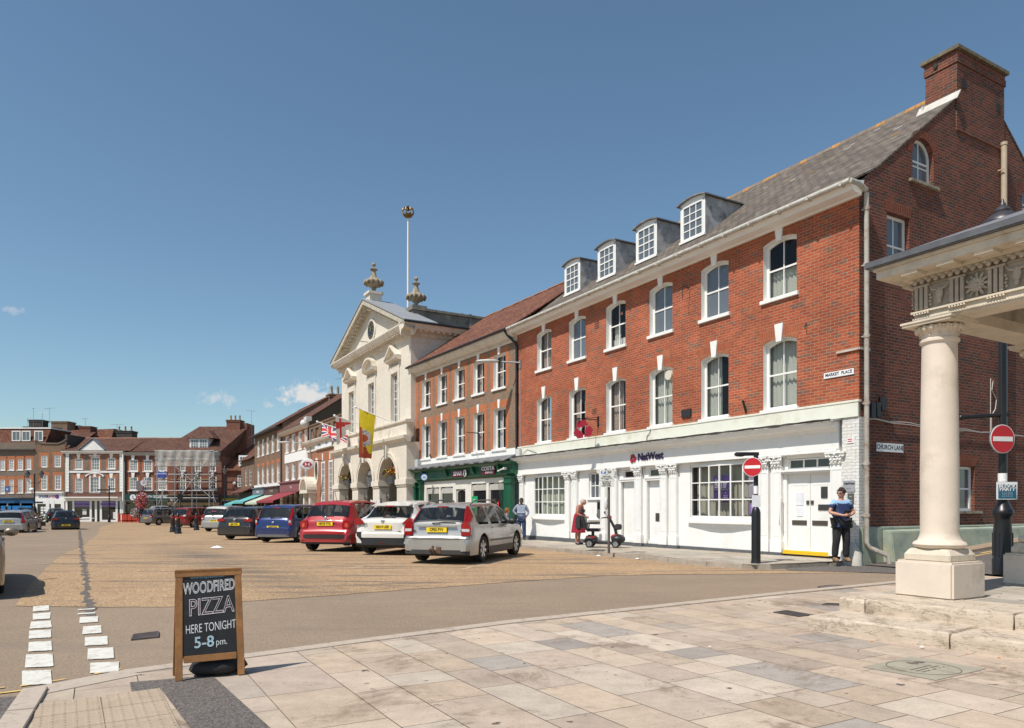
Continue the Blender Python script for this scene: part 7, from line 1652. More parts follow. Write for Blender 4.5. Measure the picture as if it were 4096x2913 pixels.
  if S('rails'):
   y0,y1=S('rails');mb=MB();x=lambda y:pch(y,*zip(*c.wr))*W2*.93;z=lambda y:lin(y,*zip(*c.top))
   pts=[(sg*x(y0),y0,z(y0)-.01)]+[(sg*x(y0+(y1-y0)*k/8),y0+(y1-y0)*k/8,z(y0+(y1-y0)*k/8)+.065)for k in range(1,8)]+[(sg*x(y1),y1,z(y1)-.01)];mb.tube(pts,.018,6);mb.build('roof_rail',S('railmat',BLACKP),t,smooth=60)
 if S('spoiler'):
  y0,z0,ww,dd=S('spoiler');mb=MB();mb.hexa([(-ww,y0+.02,z0),(ww,y0+.02,z0),(ww*.96,y0+dd,z0+.06),(-ww*.96,y0+dd,z0+.06)],[(-ww,y0,z0+.025),(ww,y0,z0+.025),(ww*.96,y0+dd,z0+.10),(-ww*.96,y0+dd,z0+.10)]);mb.build('spoiler',S('spoilmat',mat),t,bevel=.012)
 if S('third'):x,y,z,w=S('third');mb=MB();mb.box(-w,w,y,y+.02,z-.015,z+.015);mb.build('brake_light',REDL,t)
 if S('aerial'):y,z=S('aerial');mb=MB();mb.tube([(0,y,z),(0,y-.12,z+.28)],.008,5);mb.build('aerial',BLACKP,t)
 if S('headlamp',True):
  for sg in(1,-1):q=c.patch(c.L-.42,c.L-.05,4.2,6.3,sg,.012,6,4);q.build('headlamp',CLRL,t,recalc=False,smooth=50)
 return t
def car_at(crL,crR,up=0):
 a,b=GP(*crL),GP(*crR);return(a+b)/2
LT=dict
SILV=paint('silver_paint',(.46,.44,.41),.55,.34);WHP=paint('white_paint_car',(.70,.67,.62),0,.3);REDP=paint('red_paint',(.36,.006,.012),.1,.3);BLUP=paint('blue_paint',(.008,.025,.12),.3,.3)
BLKP=paint('black_paint',(.008,.008,.009),.1,.25);DKBR=paint('dark_brown_paint',(.022,.018,.02),.3,.28);GRYP=paint('grey_paint',(.17,.155,.15),.5,.33);DRED=paint('dark_red_paint',(.24,.018,.014),.3,.3);BEIG=paint('beige_paint',(.30,.24,.17),.5,.35);LSIL=paint('light_silver_paint',(.40,.39,.37),.5,.33)
GTRIM=plain('grey_bumper_trim',(.13,.125,.12),.6,var=.15)
estate=lambda:Car(4.52,1.77,[(0,.60),(.05,.615),(.075,.66),(.10,.92),(.15,.965),(.46,1.33),(.56,1.385),(.9,1.425),(2.0,1.455),(2.6,1.44),(3.0,1.30),(3.55,.99),(4.1,.88),(4.42,.72),(4.52,.55)],[(0,.55),(.3,.92),(1.2,.915),(3.2,.90),(4.0,.83),(4.52,.6)],[(0,.80),(.1,.80),(.5,.70),(1.0,.71),(2.2,.73),(2.8,.72),(3.4,.78),(4.1,.74),(4.52,.55)],.92,3.56,.322,.20)
ve=estate()
v=make_car('estate_car','silver estate car with roof rails parked nearest the camera, tow ball on its bumper',ve,SILV,(0,0,0),0,dict(rear_glass=(.165,.455),side_glass=[(.62,1.50,.74,1.42),(1.58,2.30,1.48,2.22),(2.36,3.34,2.28,2.70)],screen=(2.72,3.50),rear_bands=[(.33,.60,-.02,.985,SILV,'bumper'),(.23,.33,-.03,.97,plain('dark_skirt',(.04,.038,.036),.6),'bumper_skirt'),(.575,.60,-.028,.97,GTRIM,'bumper_strip')],plate=(0,.045,.80),reg='CP55 FYV',badges=[('VOLVO',0,.055,.925,.06,BLACKP),('V50',-.60,.055,.77,.07,BLACKP),('2.4',.62,.055,.77,.04,BLACKP)],lamps=[('poly',(.045,[(.66,.66),(.90,.66),(.91,.84),(.83,.99),(.73,1.0),(.66,.93)]),REDL),('patch',(.11,.56,6.45,8.15),REDL),('poly',(.038,[(.68,.76),(.88,.75),(.88,.83),(.68,.83)]),CLRL)],wiper=(-.12,.45,.13,.955),handles=[1.62,2.62],gaps=[1.52,2.33,3.32],moulding=(1.34,3.12,3.05),mouldmat=GTRIM,sill=2.6,rails=(.75,2.75),railmat=GTRIM,style='twin',spokes=7,mirmat=BLACKP,hmat=SILV,third=(0,.43,1.345,.14)))
mb=MB();mb.tube([(0,.2,.30),(0,-.08,.28),(0,-.16,.33),(0,-.16,.37)],.028,8);mb.ball((0,-.16,.41),.032);mb.box(.03,.14,-.04,.02,.25,.40);mb.ball((-.10,-.06,.34),.045,(1.2,1,.8),8,6);mb.build('tow_ball',plain('rusty_steel',(.14,.08,.05),.7,.3,var=.4,scale=15),v)
mb=MB();mb.box(-.50,.50,.035,.075,.865,.90);mb.build('tailgate_trim',SILV,v,bevel=.01)
def place(o,rearL,rearR,ax,head):
 m=car_at(rearL,rearR);h=R(head);o.location=(m.x-math.sin(h)*ax,m.y-math.cos(h)*ax,zg(m.y));o.rotation_euler.z=-h
place(v,('D',175,1195),('D',917,1195),.92,18)
cw=Car(4.36,1.80,[(0,.62),(.05,.66),(.10,.98),(.22,1.03),(.34,1.04),(.75,1.33),(.85,1.44),(1.3,1.52),(2.2,1.555),(2.6,1.53),(3.4,1.08),(4.0,.96),(4.28,.80),(4.36,.6)],[(0,.6),(.3,1.0),(.9,1.10),(1.5,1.02),(3.2,.97),(4.0,.86),(4.36,.65)],[(0,.78),(.2,.80),(.6,.72),(1.2,.68),(2.4,.70),(3.2,.76),(4.0,.74),(4.36,.55)],.84,3.48,.345,.24)
c=make_car('crossover_car','white coupe crossover car between the red car and the silver estate',cw,WHP,(0,0,0),0,dict(rear_glass=(.36,.80),side_glass=[(1.0,1.7,1.15,1.62),(1.78,2.35,1.70,2.28),(2.4,3.15,2.34,2.65)],screen=(2.7,3.35),rear_bands=[(.62,.92,.03,.80,WHP,'tailgate_panel'),(.30,.52,-.03,.98,BLACKP,'bumper'),(.50,.60,-.04,.98,WHP,'bumper_edge')],plate=(0,.0,.80),reg='HD19 UZR',emblem=(0,.02,.965,.055,CHROME),badges=[('C-HR',-.55,.02,.88,.06,BLACKP),('HYBRID',.5,.02,.68,.03,BLACKP)],lamps=[('poly',(.02,[(.60,.90),(.90,.84),(.93,.95),(.90,1.04),(.80,1.06)]),REDL),('poly',(-.03,[(.66,.40),(.84,.55),(.84,.66),(.70,.66)]),BLACKP),('box',(.0,.08,-.045,-.01,.34,.37),REDL)],wiper=(-.1,.25,.34,1.06),handles=[2.5],gaps=[1.7,2.37,3.2],sill=2.9,style='spoke',spokes=5,spoiler=(.50,1.38,.58,.4),third=(0,.5,1.385,.12)))
place(c,('Q',2110,1003),('D',-80,1120),.84,14)
c.location.x=AT('B',1345,1300,c.location.y).x
cr=Car(4.25,1.80,[(0,.60),(.06,.68),(.12,.95),(.22,1.07),(.50,1.42),(.62,1.53),(1.1,1.585),(2.0,1.60),(2.5,1.56),(3.15,1.17),(3.75,1.02),(4.15,.82),(4.25,.6)],[(0,.58),(.3,.98),(1.5,1.0),(3.0,.98),(3.8,.90),(4.25,.65)],[(0,.78),(.25,.78),(.6,.70),(1.2,.70),(2.4,.71),(3.0,.76),(3.8,.74),(4.25,.55)],.80,3.37,.34,.26,wk=[(0,.84),(.08,.93),(.35,1.),(3.5,1.),(4.0,.93),(4.25,.72)])
c=make_car('small_crossover_car','bright red rounded crossover car parked left of the white coupe crossover',cr,REDP,(0,0,0),0,dict(rear_glass=(.235,.52),side_glass=[(.75,1.4,.88,1.34),(1.46,2.16,1.40,2.1),(2.22,3.0,2.16,2.6)],screen=(2.6,3.12),rear_bands=[(.42,.53,-.04,.985,BLACKP,'bumper_strip'),(.30,.42,-.02,.97,REDP,'bumper'),(.54,.62,-.03,.98,REDP,'bumper_top'),(.24,.30,.02,.94,BLACKP,'bumper_skirt')],plate=(0,.06,.86),reg='NK18 YYG',emblem=(0,.10,1.045,.055,CHROME),lamps=[('poly',(.06,[(.62,.70),(.80,.66),(.88,.74),(.89,.90),(.80,.98),(.64,.96),(.60,.84)]),REDL),('poly',(.05,[(.70,.76),(.80,.74),(.82,.82),(.80,.88),(.70,.88)]),plain('red_lens_pale',(.55,.08,.05),.2))],wiper=(-.12,.22,.22,1.10),handles=[2.35],gaps=[1.43,2.18,3.0],sill=2.7,style='spoke',spokes=5,aerial=(.9,1.58),third=(0,.5,1.46,.1)))
mb=MB();mb.ball((0,.055,.96),.36,(1,.06,.06),14,6);mb.build('chrome_bar',CHROME,c,smooth=60)
place(c,('Q',1370,960),('Q',1990,880),.80,12);m_=GP('Q',1370,960);c.location=(AT('Q',1600,500,m_.y).x,m_.y-.78,zg(m_.y))
def mpv_body(L=4.02,W=1.71,H=1.53):return Car(L,W,[(0,.58),(.05,.62),(.07,.90),(.12,.98),(.34,H-.16),(.46,H-.05),(1.0,H),(2.1,H),(2.5,H-.04),(L-.95,1.08),(L-.4,.92),(L-.06,.75),(L,.58)],[(0,.56),(.25,.97),(1.5,.97),(L-1.1,.95),(L-.4,.85),(L,.62)],[(0,.82),(.3,.82),(.6,.76),(1.2,.76),(2.3,.77),(L-1.0,.80),(L-.4,.76),(L,.58)],.75,L-.80,.31,.22)
mpv_spec=lambda**k:dict(dict(rear_glass=(.13,.36),rg_t=7.3,side_glass=[(.55,1.02,.62,1.0),(1.10,1.92,1.08,1.86),(1.98,2.86,1.94,2.45)],screen=(2.55,3.05),rear_bands=[(.26,.56,-.03,.985,k.get('bump',BLUP),'bumper'),(.24,.34,-.034,.97,GTRIM,'bumper_skirt')],plate=(0,.03,.62),lamps=[('patch',(.085,.42,6.5,8.0),REDL),('poly',(.035,[(.72,.70),(.84,.70),(.84,.95),(.73,.98)]),REDL),('poly',(.03,[(.74,.80),(.83,.80),(.83,.90),(.74,.90)]),CLRL)],wiper=(-.1,.35,.10,1.0),handles=[1.3,2.2],gaps=[1.05,1.95,2.9],sill=2.5,style='twin',spokes=5,third=(0,.33,H_-.13,.14)if(H_:=k.get('H',1.53))else None),**{a:b for a,b in k.items()if a not in('bump','H')})
cb=mpv_body();c=make_car('mini_mpv','dark blue tall hatchback with a red lamp high on each rear pillar',cb,BLUP,(0,0,0),0,mpv_spec(reg='NV07 GVA',emblem=(0,.04,.82,.05,CHROME)))
place(c,('Q',590,835),('Q',1150,830),.75,13)
ce=Car(4.77,1.83,[(0,.60),(.05,.62),(.08,.90),(.14,1.0),(.50,1.36),(.62,1.42),(1.0,1.455),(2.3,1.47),(2.9,1.43),(3.7,1.02),(4.3,.92),(4.70,.72),(4.77,.55)],[(0,.56),(.3,.95),(1.5,.94),(3.5,.92),(4.3,.84),(4.77,.6)],[(0,.80),(.15,.80),(.5,.70),(1.2,.70),(2.6,.72),(3.5,.78),(4.3,.75),(4.77,.55)],.95,3.75,.335,.2)
c=make_car('estate_car','dark brown estate car parked between the light silver people carrier and the blue hatchback',ce,DKBR,(0,0,0),0,dict(rear_glass=(.165,.49),side_glass=[(.7,1.5,.85,1.45),(1.58,2.4,1.52,2.35),(2.46,3.45,2.40,2.85)],screen=(2.95,3.62),rear_bands=[(.26,.58,-.03,.985,DKBR,'bumper')],plate=(0,.03,.70),reg='HJ69 WFA',emblem=(0,.04,.90,.055,CHROME),badges=[('PASSAT',0,.04,.79,.05,CHROME)],lamps=[('poly',(.03,[(.48,.83),(.88,.80),(.90,.92),(.82,.95),(.55,.93)]),REDL)],wiper=(0,.4,.13,1.02),handles=[1.8,2.7],gaps=[1.52,2.42,3.4],style='twin',spokes=5,sill=2.4))
m_=GP('Q',270,790);c.location=(AT('Q',255,500,m_.y).x,m_.y-.95,zg(m_.y));c.rotation_euler.z=-R(13)
zf=Car(4.47,1.80,[(0,.60),(.05,.64),(.07,.92),(.12,1.0),(.36,1.46),(.48,1.58),(1.0,1.63),(2.4,1.63),(2.8,1.58),(3.65,1.10),(4.1,.96),(4.42,.74),(4.47,.58)],[(0,.58),(.3,1.0),(1.5,.99),(3.4,.97),(4.1,.88),(4.47,.62)],[(0,.82),(.3,.82),(.6,.75),(1.2,.75),(2.6,.76),(3.5,.80),(4.1,.76),(4.47,.58)],.82,3.53,.325,.22)
zspec=lambda**k:dict(dict(rear_glass=(.135,.37),rg_t=7.4,side_glass=[(.60,1.35,.70,1.32),(1.42,2.25,1.40,2.2),(2.32,3.3,2.28,2.78)],screen=(2.85,3.55),plate=(0,-.01,.66)if 0 else(0,.03,.70),lamps=[('poly',(.03,[(.66,.78),(.89,.74),(.89,.98),(.80,1.08),(.70,1.02)]),REDL),('poly',(.022,[(.70,.80),(.87,.80),(.87,.86),(.70,.88)]),CLRL)],wiper=(-.1,.3,.10,1.03),handles=[1.6,2.55],gaps=[1.38,2.28,3.3],style='spoke',spokes=5),**k)
c=make_car('people_carrier','light silver people carrier with white and pink writing on its rear window',zf,LSIL,(0,0,0),0,zspec(rear_bands=[(.28,.60,-.03,.985,LSIL,'bumper'),(.24,.30,-.02,.95,GTRIM,'bumper_skirt')],reg='KG57 FGY',emblem=(0,.04,.90,.055,CHROME),badges=[('- - - - -',-.3,.10,1.24,.07,WHITES),('Dancing',.0,.11,1.30,.10,plain('pink_letter',(.5,.1,.2),.5)),('- - -',.5,.10,1.26,.08,WHITES)]))
place(c,('R',1510,805),('R',1790,770),.82,8);m_=GP('R',1510,805);c.location=(AT('R',1690,500,m_.y).x,m_.y-.7,zg(m_.y))
c=make_car('people_carrier','dark red people carrier behind the black bollards',zf,DRED,(0,0,0),0,zspec(rear_bands=[(.28,.56,-.03,.985,DRED,'bumper'),(.24,.40,-.035,.96,BLACKP,'bumper_skirt')],reg='HY08 KDX',lamps=[('poly',(.03,[(.50,.92),(.89,.90),(.89,1.02),(.80,1.05)]),CLRL),('poly',(.02,[(.7,.80),(.89,.78),(.89,.88),(.72,.9)]),REDL)]))
m_=GP('R',1030,735);c.location=(AT('R',1120,500,m_.y+1).x,m_.y-.6,zg(m_.y));c.rotation_euler.z=-R(26)
c=make_car('people_carrier','bronze grey people carrier at the far end of the parked row',zf,GRYP,(0,0,0),0,zspec(rear_bands=[(.28,.60,-.03,.985,GRYP,'bumper')],reg='WR56 OLD',emblem=(0,.04,.90,.05,CHROME)))
m_=GP('R',440,690);c.location=(AT('R',560,500,m_.y+1).x,m_.y-1.0,zg(m_.y));c.rotation_euler.z=-R(28)
hb=Car(4.02,1.75,[(0,.58),(.06,.66),(.10,.92),(.20,1.0),(.62,1.34),(.8,1.43),(1.4,1.48),(2.0,1.475),(2.4,1.43),(3.05,1.05),(3.55,.92),(3.95,.72),(4.02,.55)],[(0,.56),(.3,.93),(1.3,.94),(2.9,.92),(3.5,.84),(4.02,.6)],[(0,.80),(.2,.80),(.7,.68),(1.3,.68),(2.2,.70),(2.9,.76),(3.5,.74),(4.02,.55)],.75,3.26,.32,.2)
hspec=lambda**k:dict(dict(rear_glass=(.24,.66),side_glass=[(.95,1.55,1.1,1.5),(1.62,2.75,1.56,2.3)],screen=(2.35,2.98),rear_bands=[(.26,.56,-.03,.985,k.get('bm',BLKP),'bumper')],plate=(0,-.045,.44),lamps=[('poly',(.04,[(.45,.84),(.85,.78),(.87,.94),(.80,.98),(.60,.95)]),REDL)],wiper=(-.1,.3,.20,1.02),style='spoke',spokes=5,gaps=[1.58,2.8]),**{a:b for a,b in k.items()if a!='bm'})
c=make_car('hatchback_car','black hatchback driving away down the road on the left',hb,BLKP,(0,0,0),0,hspec(reg='FJ09 WJL',emblem=(0,.05,.93,.04,CHROME)),group='cars on the road at left')
m_=GP('M',940,708);c.location=(AT('M',935,500,52).x,52-.7,zg(52)-.12);c.rotation_euler.z=-R(-33)
sal=Car(4.60,1.78,[(0,.60),(.04,.86),(.10,.98),(.70,1.02),(1.25,1.33),(1.45,1.39),(2.0,1.42),(2.5,1.38),(3.3,.98),(4.1,.86),(4.52,.70),(4.6,.55)],[(0,.58),(.3,.90),(1.3,.93),(3.2,.90),(4.1,.80),(4.6,.58)],[(0,.80),(.6,.82),(1.3,.66),(2.4,.70),(3.2,.78),(4.1,.75),(4.6,.55)],.95,3.65,.32,.2)
c=make_car('saloon_car','black saloon car ahead of the black hatchback on the left road',sal,BLKP,(0,0,0),0,dict(rear_glass=(.72,1.24),side_glass=[(1.35,2.1,1.5,2.05),(2.16,3.1,2.1,2.55)],screen=(2.6,3.22),rear_bands=[(.28,.56,-.03,.98,BLKP,'bumper'),(.24,.27,-.04,.9,CHROME,'chrome_strip')],plate=(0,-.02,.76),reg='YD06 KLM',lamps=[('poly',(-.01,[(.5,.80),(.86,.78),(.87,.90),(.55,.92)]),REDL)]),group='cars on the road at left')
c.location=(AT('M',740,500,71).x,71,AT('M',740,622,71).z);c.rotation_euler.z=-R(-34)
c=make_car('estate_car','silver estate car at the left kerb with tall red tail lamps',ve,LSIL,(0,0,0),0,dict(rear_glass=(.165,.455),side_glass=[(.62,1.50,.74,1.42),(1.58,2.30,1.48,2.22),(2.36,3.34,2.28,2.70)],screen=(2.72,3.50),rear_bands=[(.33,.60,-.02,.985,LSIL,'bumper')],plate=(0,.045,.80),reg='AV57 RTE',lamps=[('poly',(.045,[(.66,.72),(.90,.70),(.91,.84),(.83,.99),(.73,1.0)]),REDL),('patch',(.11,.5,6.45,8.15),REDL)],rails=(.75,2.75),railmat=CHROME),group='cars on the road at left')
c.location=(AT('M',100,500,43).x,43,zg(43)-.12);c.rotation_euler.z=-R(-24)
c=make_car('hatchback_car','grey hatchback parked at the kerb beyond the silver estate at far left',hb,GRYP,(0,0,0),0,hspec(bm=GRYP),group='cars on the road at left')
c.location=(AT('M',225,500,50).x,50,zg(50)-.12);c.rotation_euler.z=-R(-24)
c=make_car('saloon_car','beige car mostly cut off at the left edge of the road',sal,BEIG,(0,0,0),0,dict(rear_glass=(.72,1.24),side_glass=[(1.35,2.1,1.5,2.05),(2.16,3.1,2.1,2.55)],screen=(2.6,3.22),rear_bands=[(.28,.56,-.03,.98,BEIG,'bumper')],reg='LF08 XTC',handles=[1.7,2.5],gaps=[2.13]),group='cars on the road at left')
h_=58;fw=GP('M',160,1335);hh=R(h_);c.rotation_euler.z=-hh
c.location=(-8.55,10.7,.02);c.rotation_euler.z=-R(-35)
c=make_car('hatchback_car','pale silver car nose just visible behind the flower tower',hb,LSIL,(0,0,0),0,hspec(bm=LSIL),group='cars parked on the square')
c.location=(AT('R',300,500,80).x+.3,80,AT('R',280,580,80).z);c.rotation_euler.z=-R(60)
# street furniture
def seg_disc(t,M_,r,nm='sign_disc'):
 mb=MB();mb.cyl((0,-.012,0),(0,.012,0),r,n=40);mb.xf(M_);mb.build(nm,plain('sign_back',(.20,.20,.21),.5,.3),t,smooth=40)
 mb=MB();mb.cyl((0,-.018,0),(0,-.012,0),r*.99,n=40);mb.xf(M_);mb.build('white_rim',WHITES,t,smooth=40)
 mb=MB();mb.cyl((0,-.022,0),(0,-.018,0),r*.94,n=40);mb.xf(M_);mb.build('red_disc',REDS,t,smooth=40)
 mb=MB();mb.box(-r*.80,r*.80,-.026,-.02,-r*.16,r*.16);mb.xf(M_);mb.build('white_bar',WHITES,t)
p=GP('F',925,1435,.1);TH_=thing('no_entry_sign','no entry sign with a small lamp on a black post, before the bow window','sign',p,0,'no entry signs')
zs_=lambda c_,x,y:AT(c_,x,y,p.y).z-p.z
mb=MB();mb.lathe([(.115,0),(.105,.03),(.10,.1),(.10,1.12),(.085,1.20),(.055,1.25),(.05,1.26),(.05,zs_('F',900,180))],n=16);mb.build('post',BLACK,TH_,smooth=40)
ht=zs_('F',885,340);mb=MB();M_=Matrix.Translation((-.10,-.08,ht))@Matrix.Rotation(R(-34),4,'Z');seg_disc(TH_,M_,.215)
mb=MB();zt_=zs_('F',900,195);mb.box(-.46,.06,-.04,.04,zt_-.03,zt_+.05);mb.ball((-.36,0,zt_-.0),.11,(1.3,.5,.5),10,6);mb.build('sign_lamp',BLACK,TH_,bevel=.01)
mb=MB();mb.lathe([(.053,zs_('F',900,645)),(.053,zs_('F',900,555))],n=16);mb.build('white_sticker',WHITES,TH_);mb=MB();mb.box(-.11,.08,-.06,-.055,zs_('F',900,795),zs_('F',900,660));mb.build('paper_notice',plain('paper',(.70,.70,.74)),TH_);mb=MB();mb.lathe([(.052,zs_('F',900,745)),(.052,zs_('F',900,725))],n=16);mb.build('tape',plain('buff_tape',(.4,.3,.2),.6),TH_)
p=GP('E',1105,1305,.1);t=thing('parking_sign','thin grey post with white and blue parking plate, beside the mobility scooter','sign',p,0);zs_=lambda y:AT('E',1100,y,p.y).z-p.z
mb=MB();mb.tube([(0,0,0),(0,0,zs_(480))],.035,12);mb.build('post',plain('weathered_post',(.11,.095,.085),.7,.2,var=.4,scale=14),t,smooth=60)
M_=Matrix.Translation((-.06,-.04,0))@Matrix.Rotation(R(-40),4,'Z');mb=MB();mb.box(-.23,.23,-.012,0,zs_(632),zs_(462));mb.xf(M_);pl=mb.build('plate',plain('sign_grey_white',(.60,.60,.56),.4),t)
mb=MB();mb.box(-.17,-.02,-.016,-.011,zs_(495),zs_(470));mb.xf(M_);mb.build('blue_square',plain('parking_blue',(.01,.10,.42),.4),pl);mb=MB();text(mb,'P',-.095,-.017,zs_(483),.13,0,depth=.001,bold=.004);text(mb,'Pay at',.11,-.013,zs_(476),.06,0,depth=.001)if 0 else None;mb.xf(M_);mb.build('letter_P',WHITES,pl,recalc=False)
mb=MB()
for k,(s_,y)in enumerate((('Pay at',474),('meter',487),('Display ticket',522),('Return prohibited',540),('1 hour',553),('No Parking on',577),('Market Days',591),('Thurs & Sat',605),('6.00am-4.00pm',619))):text(mb,s_,.09 if k<2 else 0,-.014,zs_(y),.055,0,depth=.001,bold=.001,sx=.9)
mb.box(-.22,.22,-.014,-.012,zs_(562),zs_(560));mb.box(-.06,.06,-.014,-.012,zs_(506),zs_(503));mb.xf(M_);mb.build('lettering',BLACK,pl,recalc=False)
mb=MB();mb.ball((-.08,-.02,zs_(800)),.09,(.6,.5,1.9),8,6);mb.build('plastic_bag',plain('white_plastic',(.65,.65,.65),.4),t,smooth=60)
D_=12.0;q=AT('J',1316,965,D_);p=Vector((q.x,D_,.33));t=thing('lamp_post','black cast iron lamp post behind the pavilion carrying a red no entry disc','lamp post',p,0,'no entry signs')
t['group']='lamp posts'
zs_=lambda y:AT('J',1316,y,D_).z-.33
mb=MB();mb.lathe([(.15,0),(.15,.25),(.135,.28),(.135,zs_(700)),(.12,zs_(620)),(.125,zs_(600)),(.16,zs_(580)),(.16,zs_(560)),(.13,zs_(545)),(.10,zs_(515)),(.07,zs_(485)),(.065,zs_(400)),(.06,5.4)],n=20)
for k in range(10):a=2*math.pi*k/10;mb.tube([(.135*math.cos(a),.135*math.sin(a),.3),(.135*math.cos(a),.135*math.sin(a),zs_(700))],.014,5)
mb.build('post',BLACK,t,smooth=45)
mb=MB();zl_=AT('I',1430,1355,D_).z-.33;mb.tube([(-.72,-.05,zl_-.02),(.1,0,zl_+.04)],.035,8);mb.ball((-.72,-.05,zl_-.02),.05);mb.build('ladder_bar',BLACK,t,smooth=50)
mb=MB();mb.lathe([(.06,5.25),(.14,5.35),(.16,5.40),(.14,5.42),(.20,5.8)],n=8);mb.build('lantern_glass',PANED,t);mb=MB();mb.lathe([(.30,5.80),(.29,5.84),(.20,5.92),(.12,5.97),(.13,6.00),(.10,6.05),(.05,6.08),(.05,6.11),(.03,6.14),(.015,6.2)],n=20);mb.build('lantern_roof',plain('lantern_metal',(.06,.052,.058),.4,.3),t,smooth=40)
ht=AT('J',1297,92,D_-.1).z-.33;M_=Matrix.Translation((-.08,-.10,ht))@Matrix.Rotation(R(12),4,'Z');seg_disc(t,M_,.238)
mb=MB();mb.box(-.17,.17,-.11,-.10,zs_(485),zs_(372));mb.build('notice',WHITES,t);mb=MB();mb.box(-.145,.145,-.115,-.11,zs_(478),zs_(388));po=mb.build('notice_panel',plain('teal_blue_print',(.015,.12,.20),.5),t);mb=MB();text(mb,'BLOCK',0,-.117,zs_(402),.085,0,depth=.001,bold=.003);text(mb,'PARTY',0,-.117,zs_(418),.085,0,depth=.001,bold=.003)
for k in range(4):text(mb,'- - - - - -',0,-.117,zs_(436+9*k),.05,0,depth=.001)
mb.build('lettering',WHITES,po,recalc=False);mb=MB();mb.lathe([(.068,zs_(370)),(.068,zs_(315))],n=16);mb.build('white_sticker',WHITES,t)
def bollard(p,label,par=None):
 t=thing('bollard',label,'bollard',p,0,'black bollards with red bands');s=.97
 mb=MB();mb.lathe([(.20,0),(.20,.06),(.17,.10),(.165,.28),(.14,.34),(.13,.36),(.12,.70),(.13,.72),(.13,.76),(.095,.82),(.09,.98),(.11,1.0),(.11,1.04),(.08,1.08),(.09,1.12),(.05,1.18),(.01,1.2)],n=12);mb.build('post',BLACK,t,smooth=40)
 mb=MB();mb.lathe([(.093,.86),(.093,.96)],n=12);mb.build('red_band',REDS,t);return t
B1=bollard(GP('R',875,815),'black bollard with a red band, left one of the close pair')
for q,lb in((GP('R',970,845),'black bollard with a red band, right and nearer one of the close pair'),(GP('R',1305,780),'black bollard standing alone in front of the dark red people carrier')):
 b_=tree_copy(B1);b_.location=q;b_['label']=lb
def lantern_post(px_,D,lab,heads=1,pts=None):
 t=thing('lamp_post',lab,'lamp post',(px_,D,zg(D)),0,'lamp posts');mb=MB();mb.lathe([(.28,0),(.26,2.0),(.20,2.3),(.09,2.6),(.08,7.6)],n=12);mb.build('post',BLACK,t,smooth=40)
 for sx in((-.85,.85)if heads==2 else(0,)):
  z=7.7 if heads==1 else 6.9
  if heads==2:mb=MB();mb.tube([(0,0,6.2),(sx*.6,0,6.1),(sx,0,6.6)],.05,6);mb.build('arm',BLACK,t)
  mb=MB();mb.lathe([(.12,z),(.32,z+.7)],(sx,0,0),6);mb.build('lantern_glass',PANEL_,t);mb=MB();mb.lathe([(.42,z+.7),(.12,z+1.0),(.10,z+1.15),(.03,z+1.3)],(sx,0,0),6);mb.build('lantern_roof',BLACK,t)
 return t
l1=lantern_post(AT('A',300,700,88).x,88,'twin headed black lamp post at the far left with finger signs',2);l1.scale=(1,1,.78)
mb=MB();mb.box(-1.8,0,-.05,.05,3.6,3.85);mb.box(0,1.0,-.05,.05,3.0,3.25);mb.box(-1.9,0,-.05,.05,2.0,2.3);mb.build('finger_sign',BLACK,l1);mb=MB();mb.ball((-.3,0,5.1),.3,n=10,m=8);mb.build('camera_dome',WHITES,l1)
t=thing('signpost','black finger signpost in front of the linen shop windows','signpost',(AT('A',950,700,90).x,90,zg(90)),0);t.scale=(.85,.85,.69);mb=MB();mb.lathe([(.2,0),(.2,1.0),(.09,1.3),(.08,6.4)],n=10);mb.ball((0,0,6.4),.14);mb.build('post',BLACK,t);mb=MB();mb.box(-1.7,0,-.05,.05,5.7,5.95);mb.box(0,.9,-.05,.05,5.9,6.1);mb.build('finger_sign',BLACK,t)
lantern_post(AT('A',1955,700,92).x,92,'single headed black lamp post to the right of the scaffolding').scale=(.9,.9,.79)
t=thing('bus_sign','round dark sign on a post in front of the scaffolding, seen from behind','sign',(AT('A',1568,700,88).x,88,zg(88)),0);mb=MB();mb.tube([(0,0,0),(0,0,3.4)],.05,8);mb.build('post',BLACK,t);mb=MB();mb.cyl((0,-.05,3.15),(0,.02,3.15),.38,n=24);mb.build('disc',BLACK,t)
for k in range(4):
 t=thing('safety_barrier',['leftmost red safety barrier in front of the optometrist','second red safety barrier from the left before the optometrist','third red safety barrier from the left before the optometrist','rightmost red safety barrier beside the flower tower'][k],'barrier',(AT('A',1030+k*38,1000,90).x,90,zg(90)),0,'red safety barriers')
 mb=MB();w=1.1;mb.box(0,w,-.03,.03,1.0,1.1);mb.box(0,w,-.03,.03,.15,.25);mb.build('rail',plain('barrier_red',(.50,.06,.03),.5),t);mb=MB()
 for j in range(6):mb.box(j*w/5-.03,j*w/5+.05,-.03,.03,.0,1.05)
 mb.build('bar',plain('barrier_red',(.50,.06,.03),.5),t)
LEAF=plain('leaf_green',(.07,.12,.025),.6,var=.5,scale=8);LEAF2=plain('leaf_light',(.13,.19,.04),.6,var=.4,scale=8);FLR=plain('petal_red',(.55,.03,.02),.6);FLO=plain('petal_orange',(.75,.22,.02),.6);FLY=plain('petal_yellow',(.75,.55,.05),.6);FLP=plain('petal_pink',(.60,.16,.28),.6);FLW=plain('petal_white',(.7,.7,.66),.6);FLV=plain('petal_purple',(.16,.03,.22),.6)
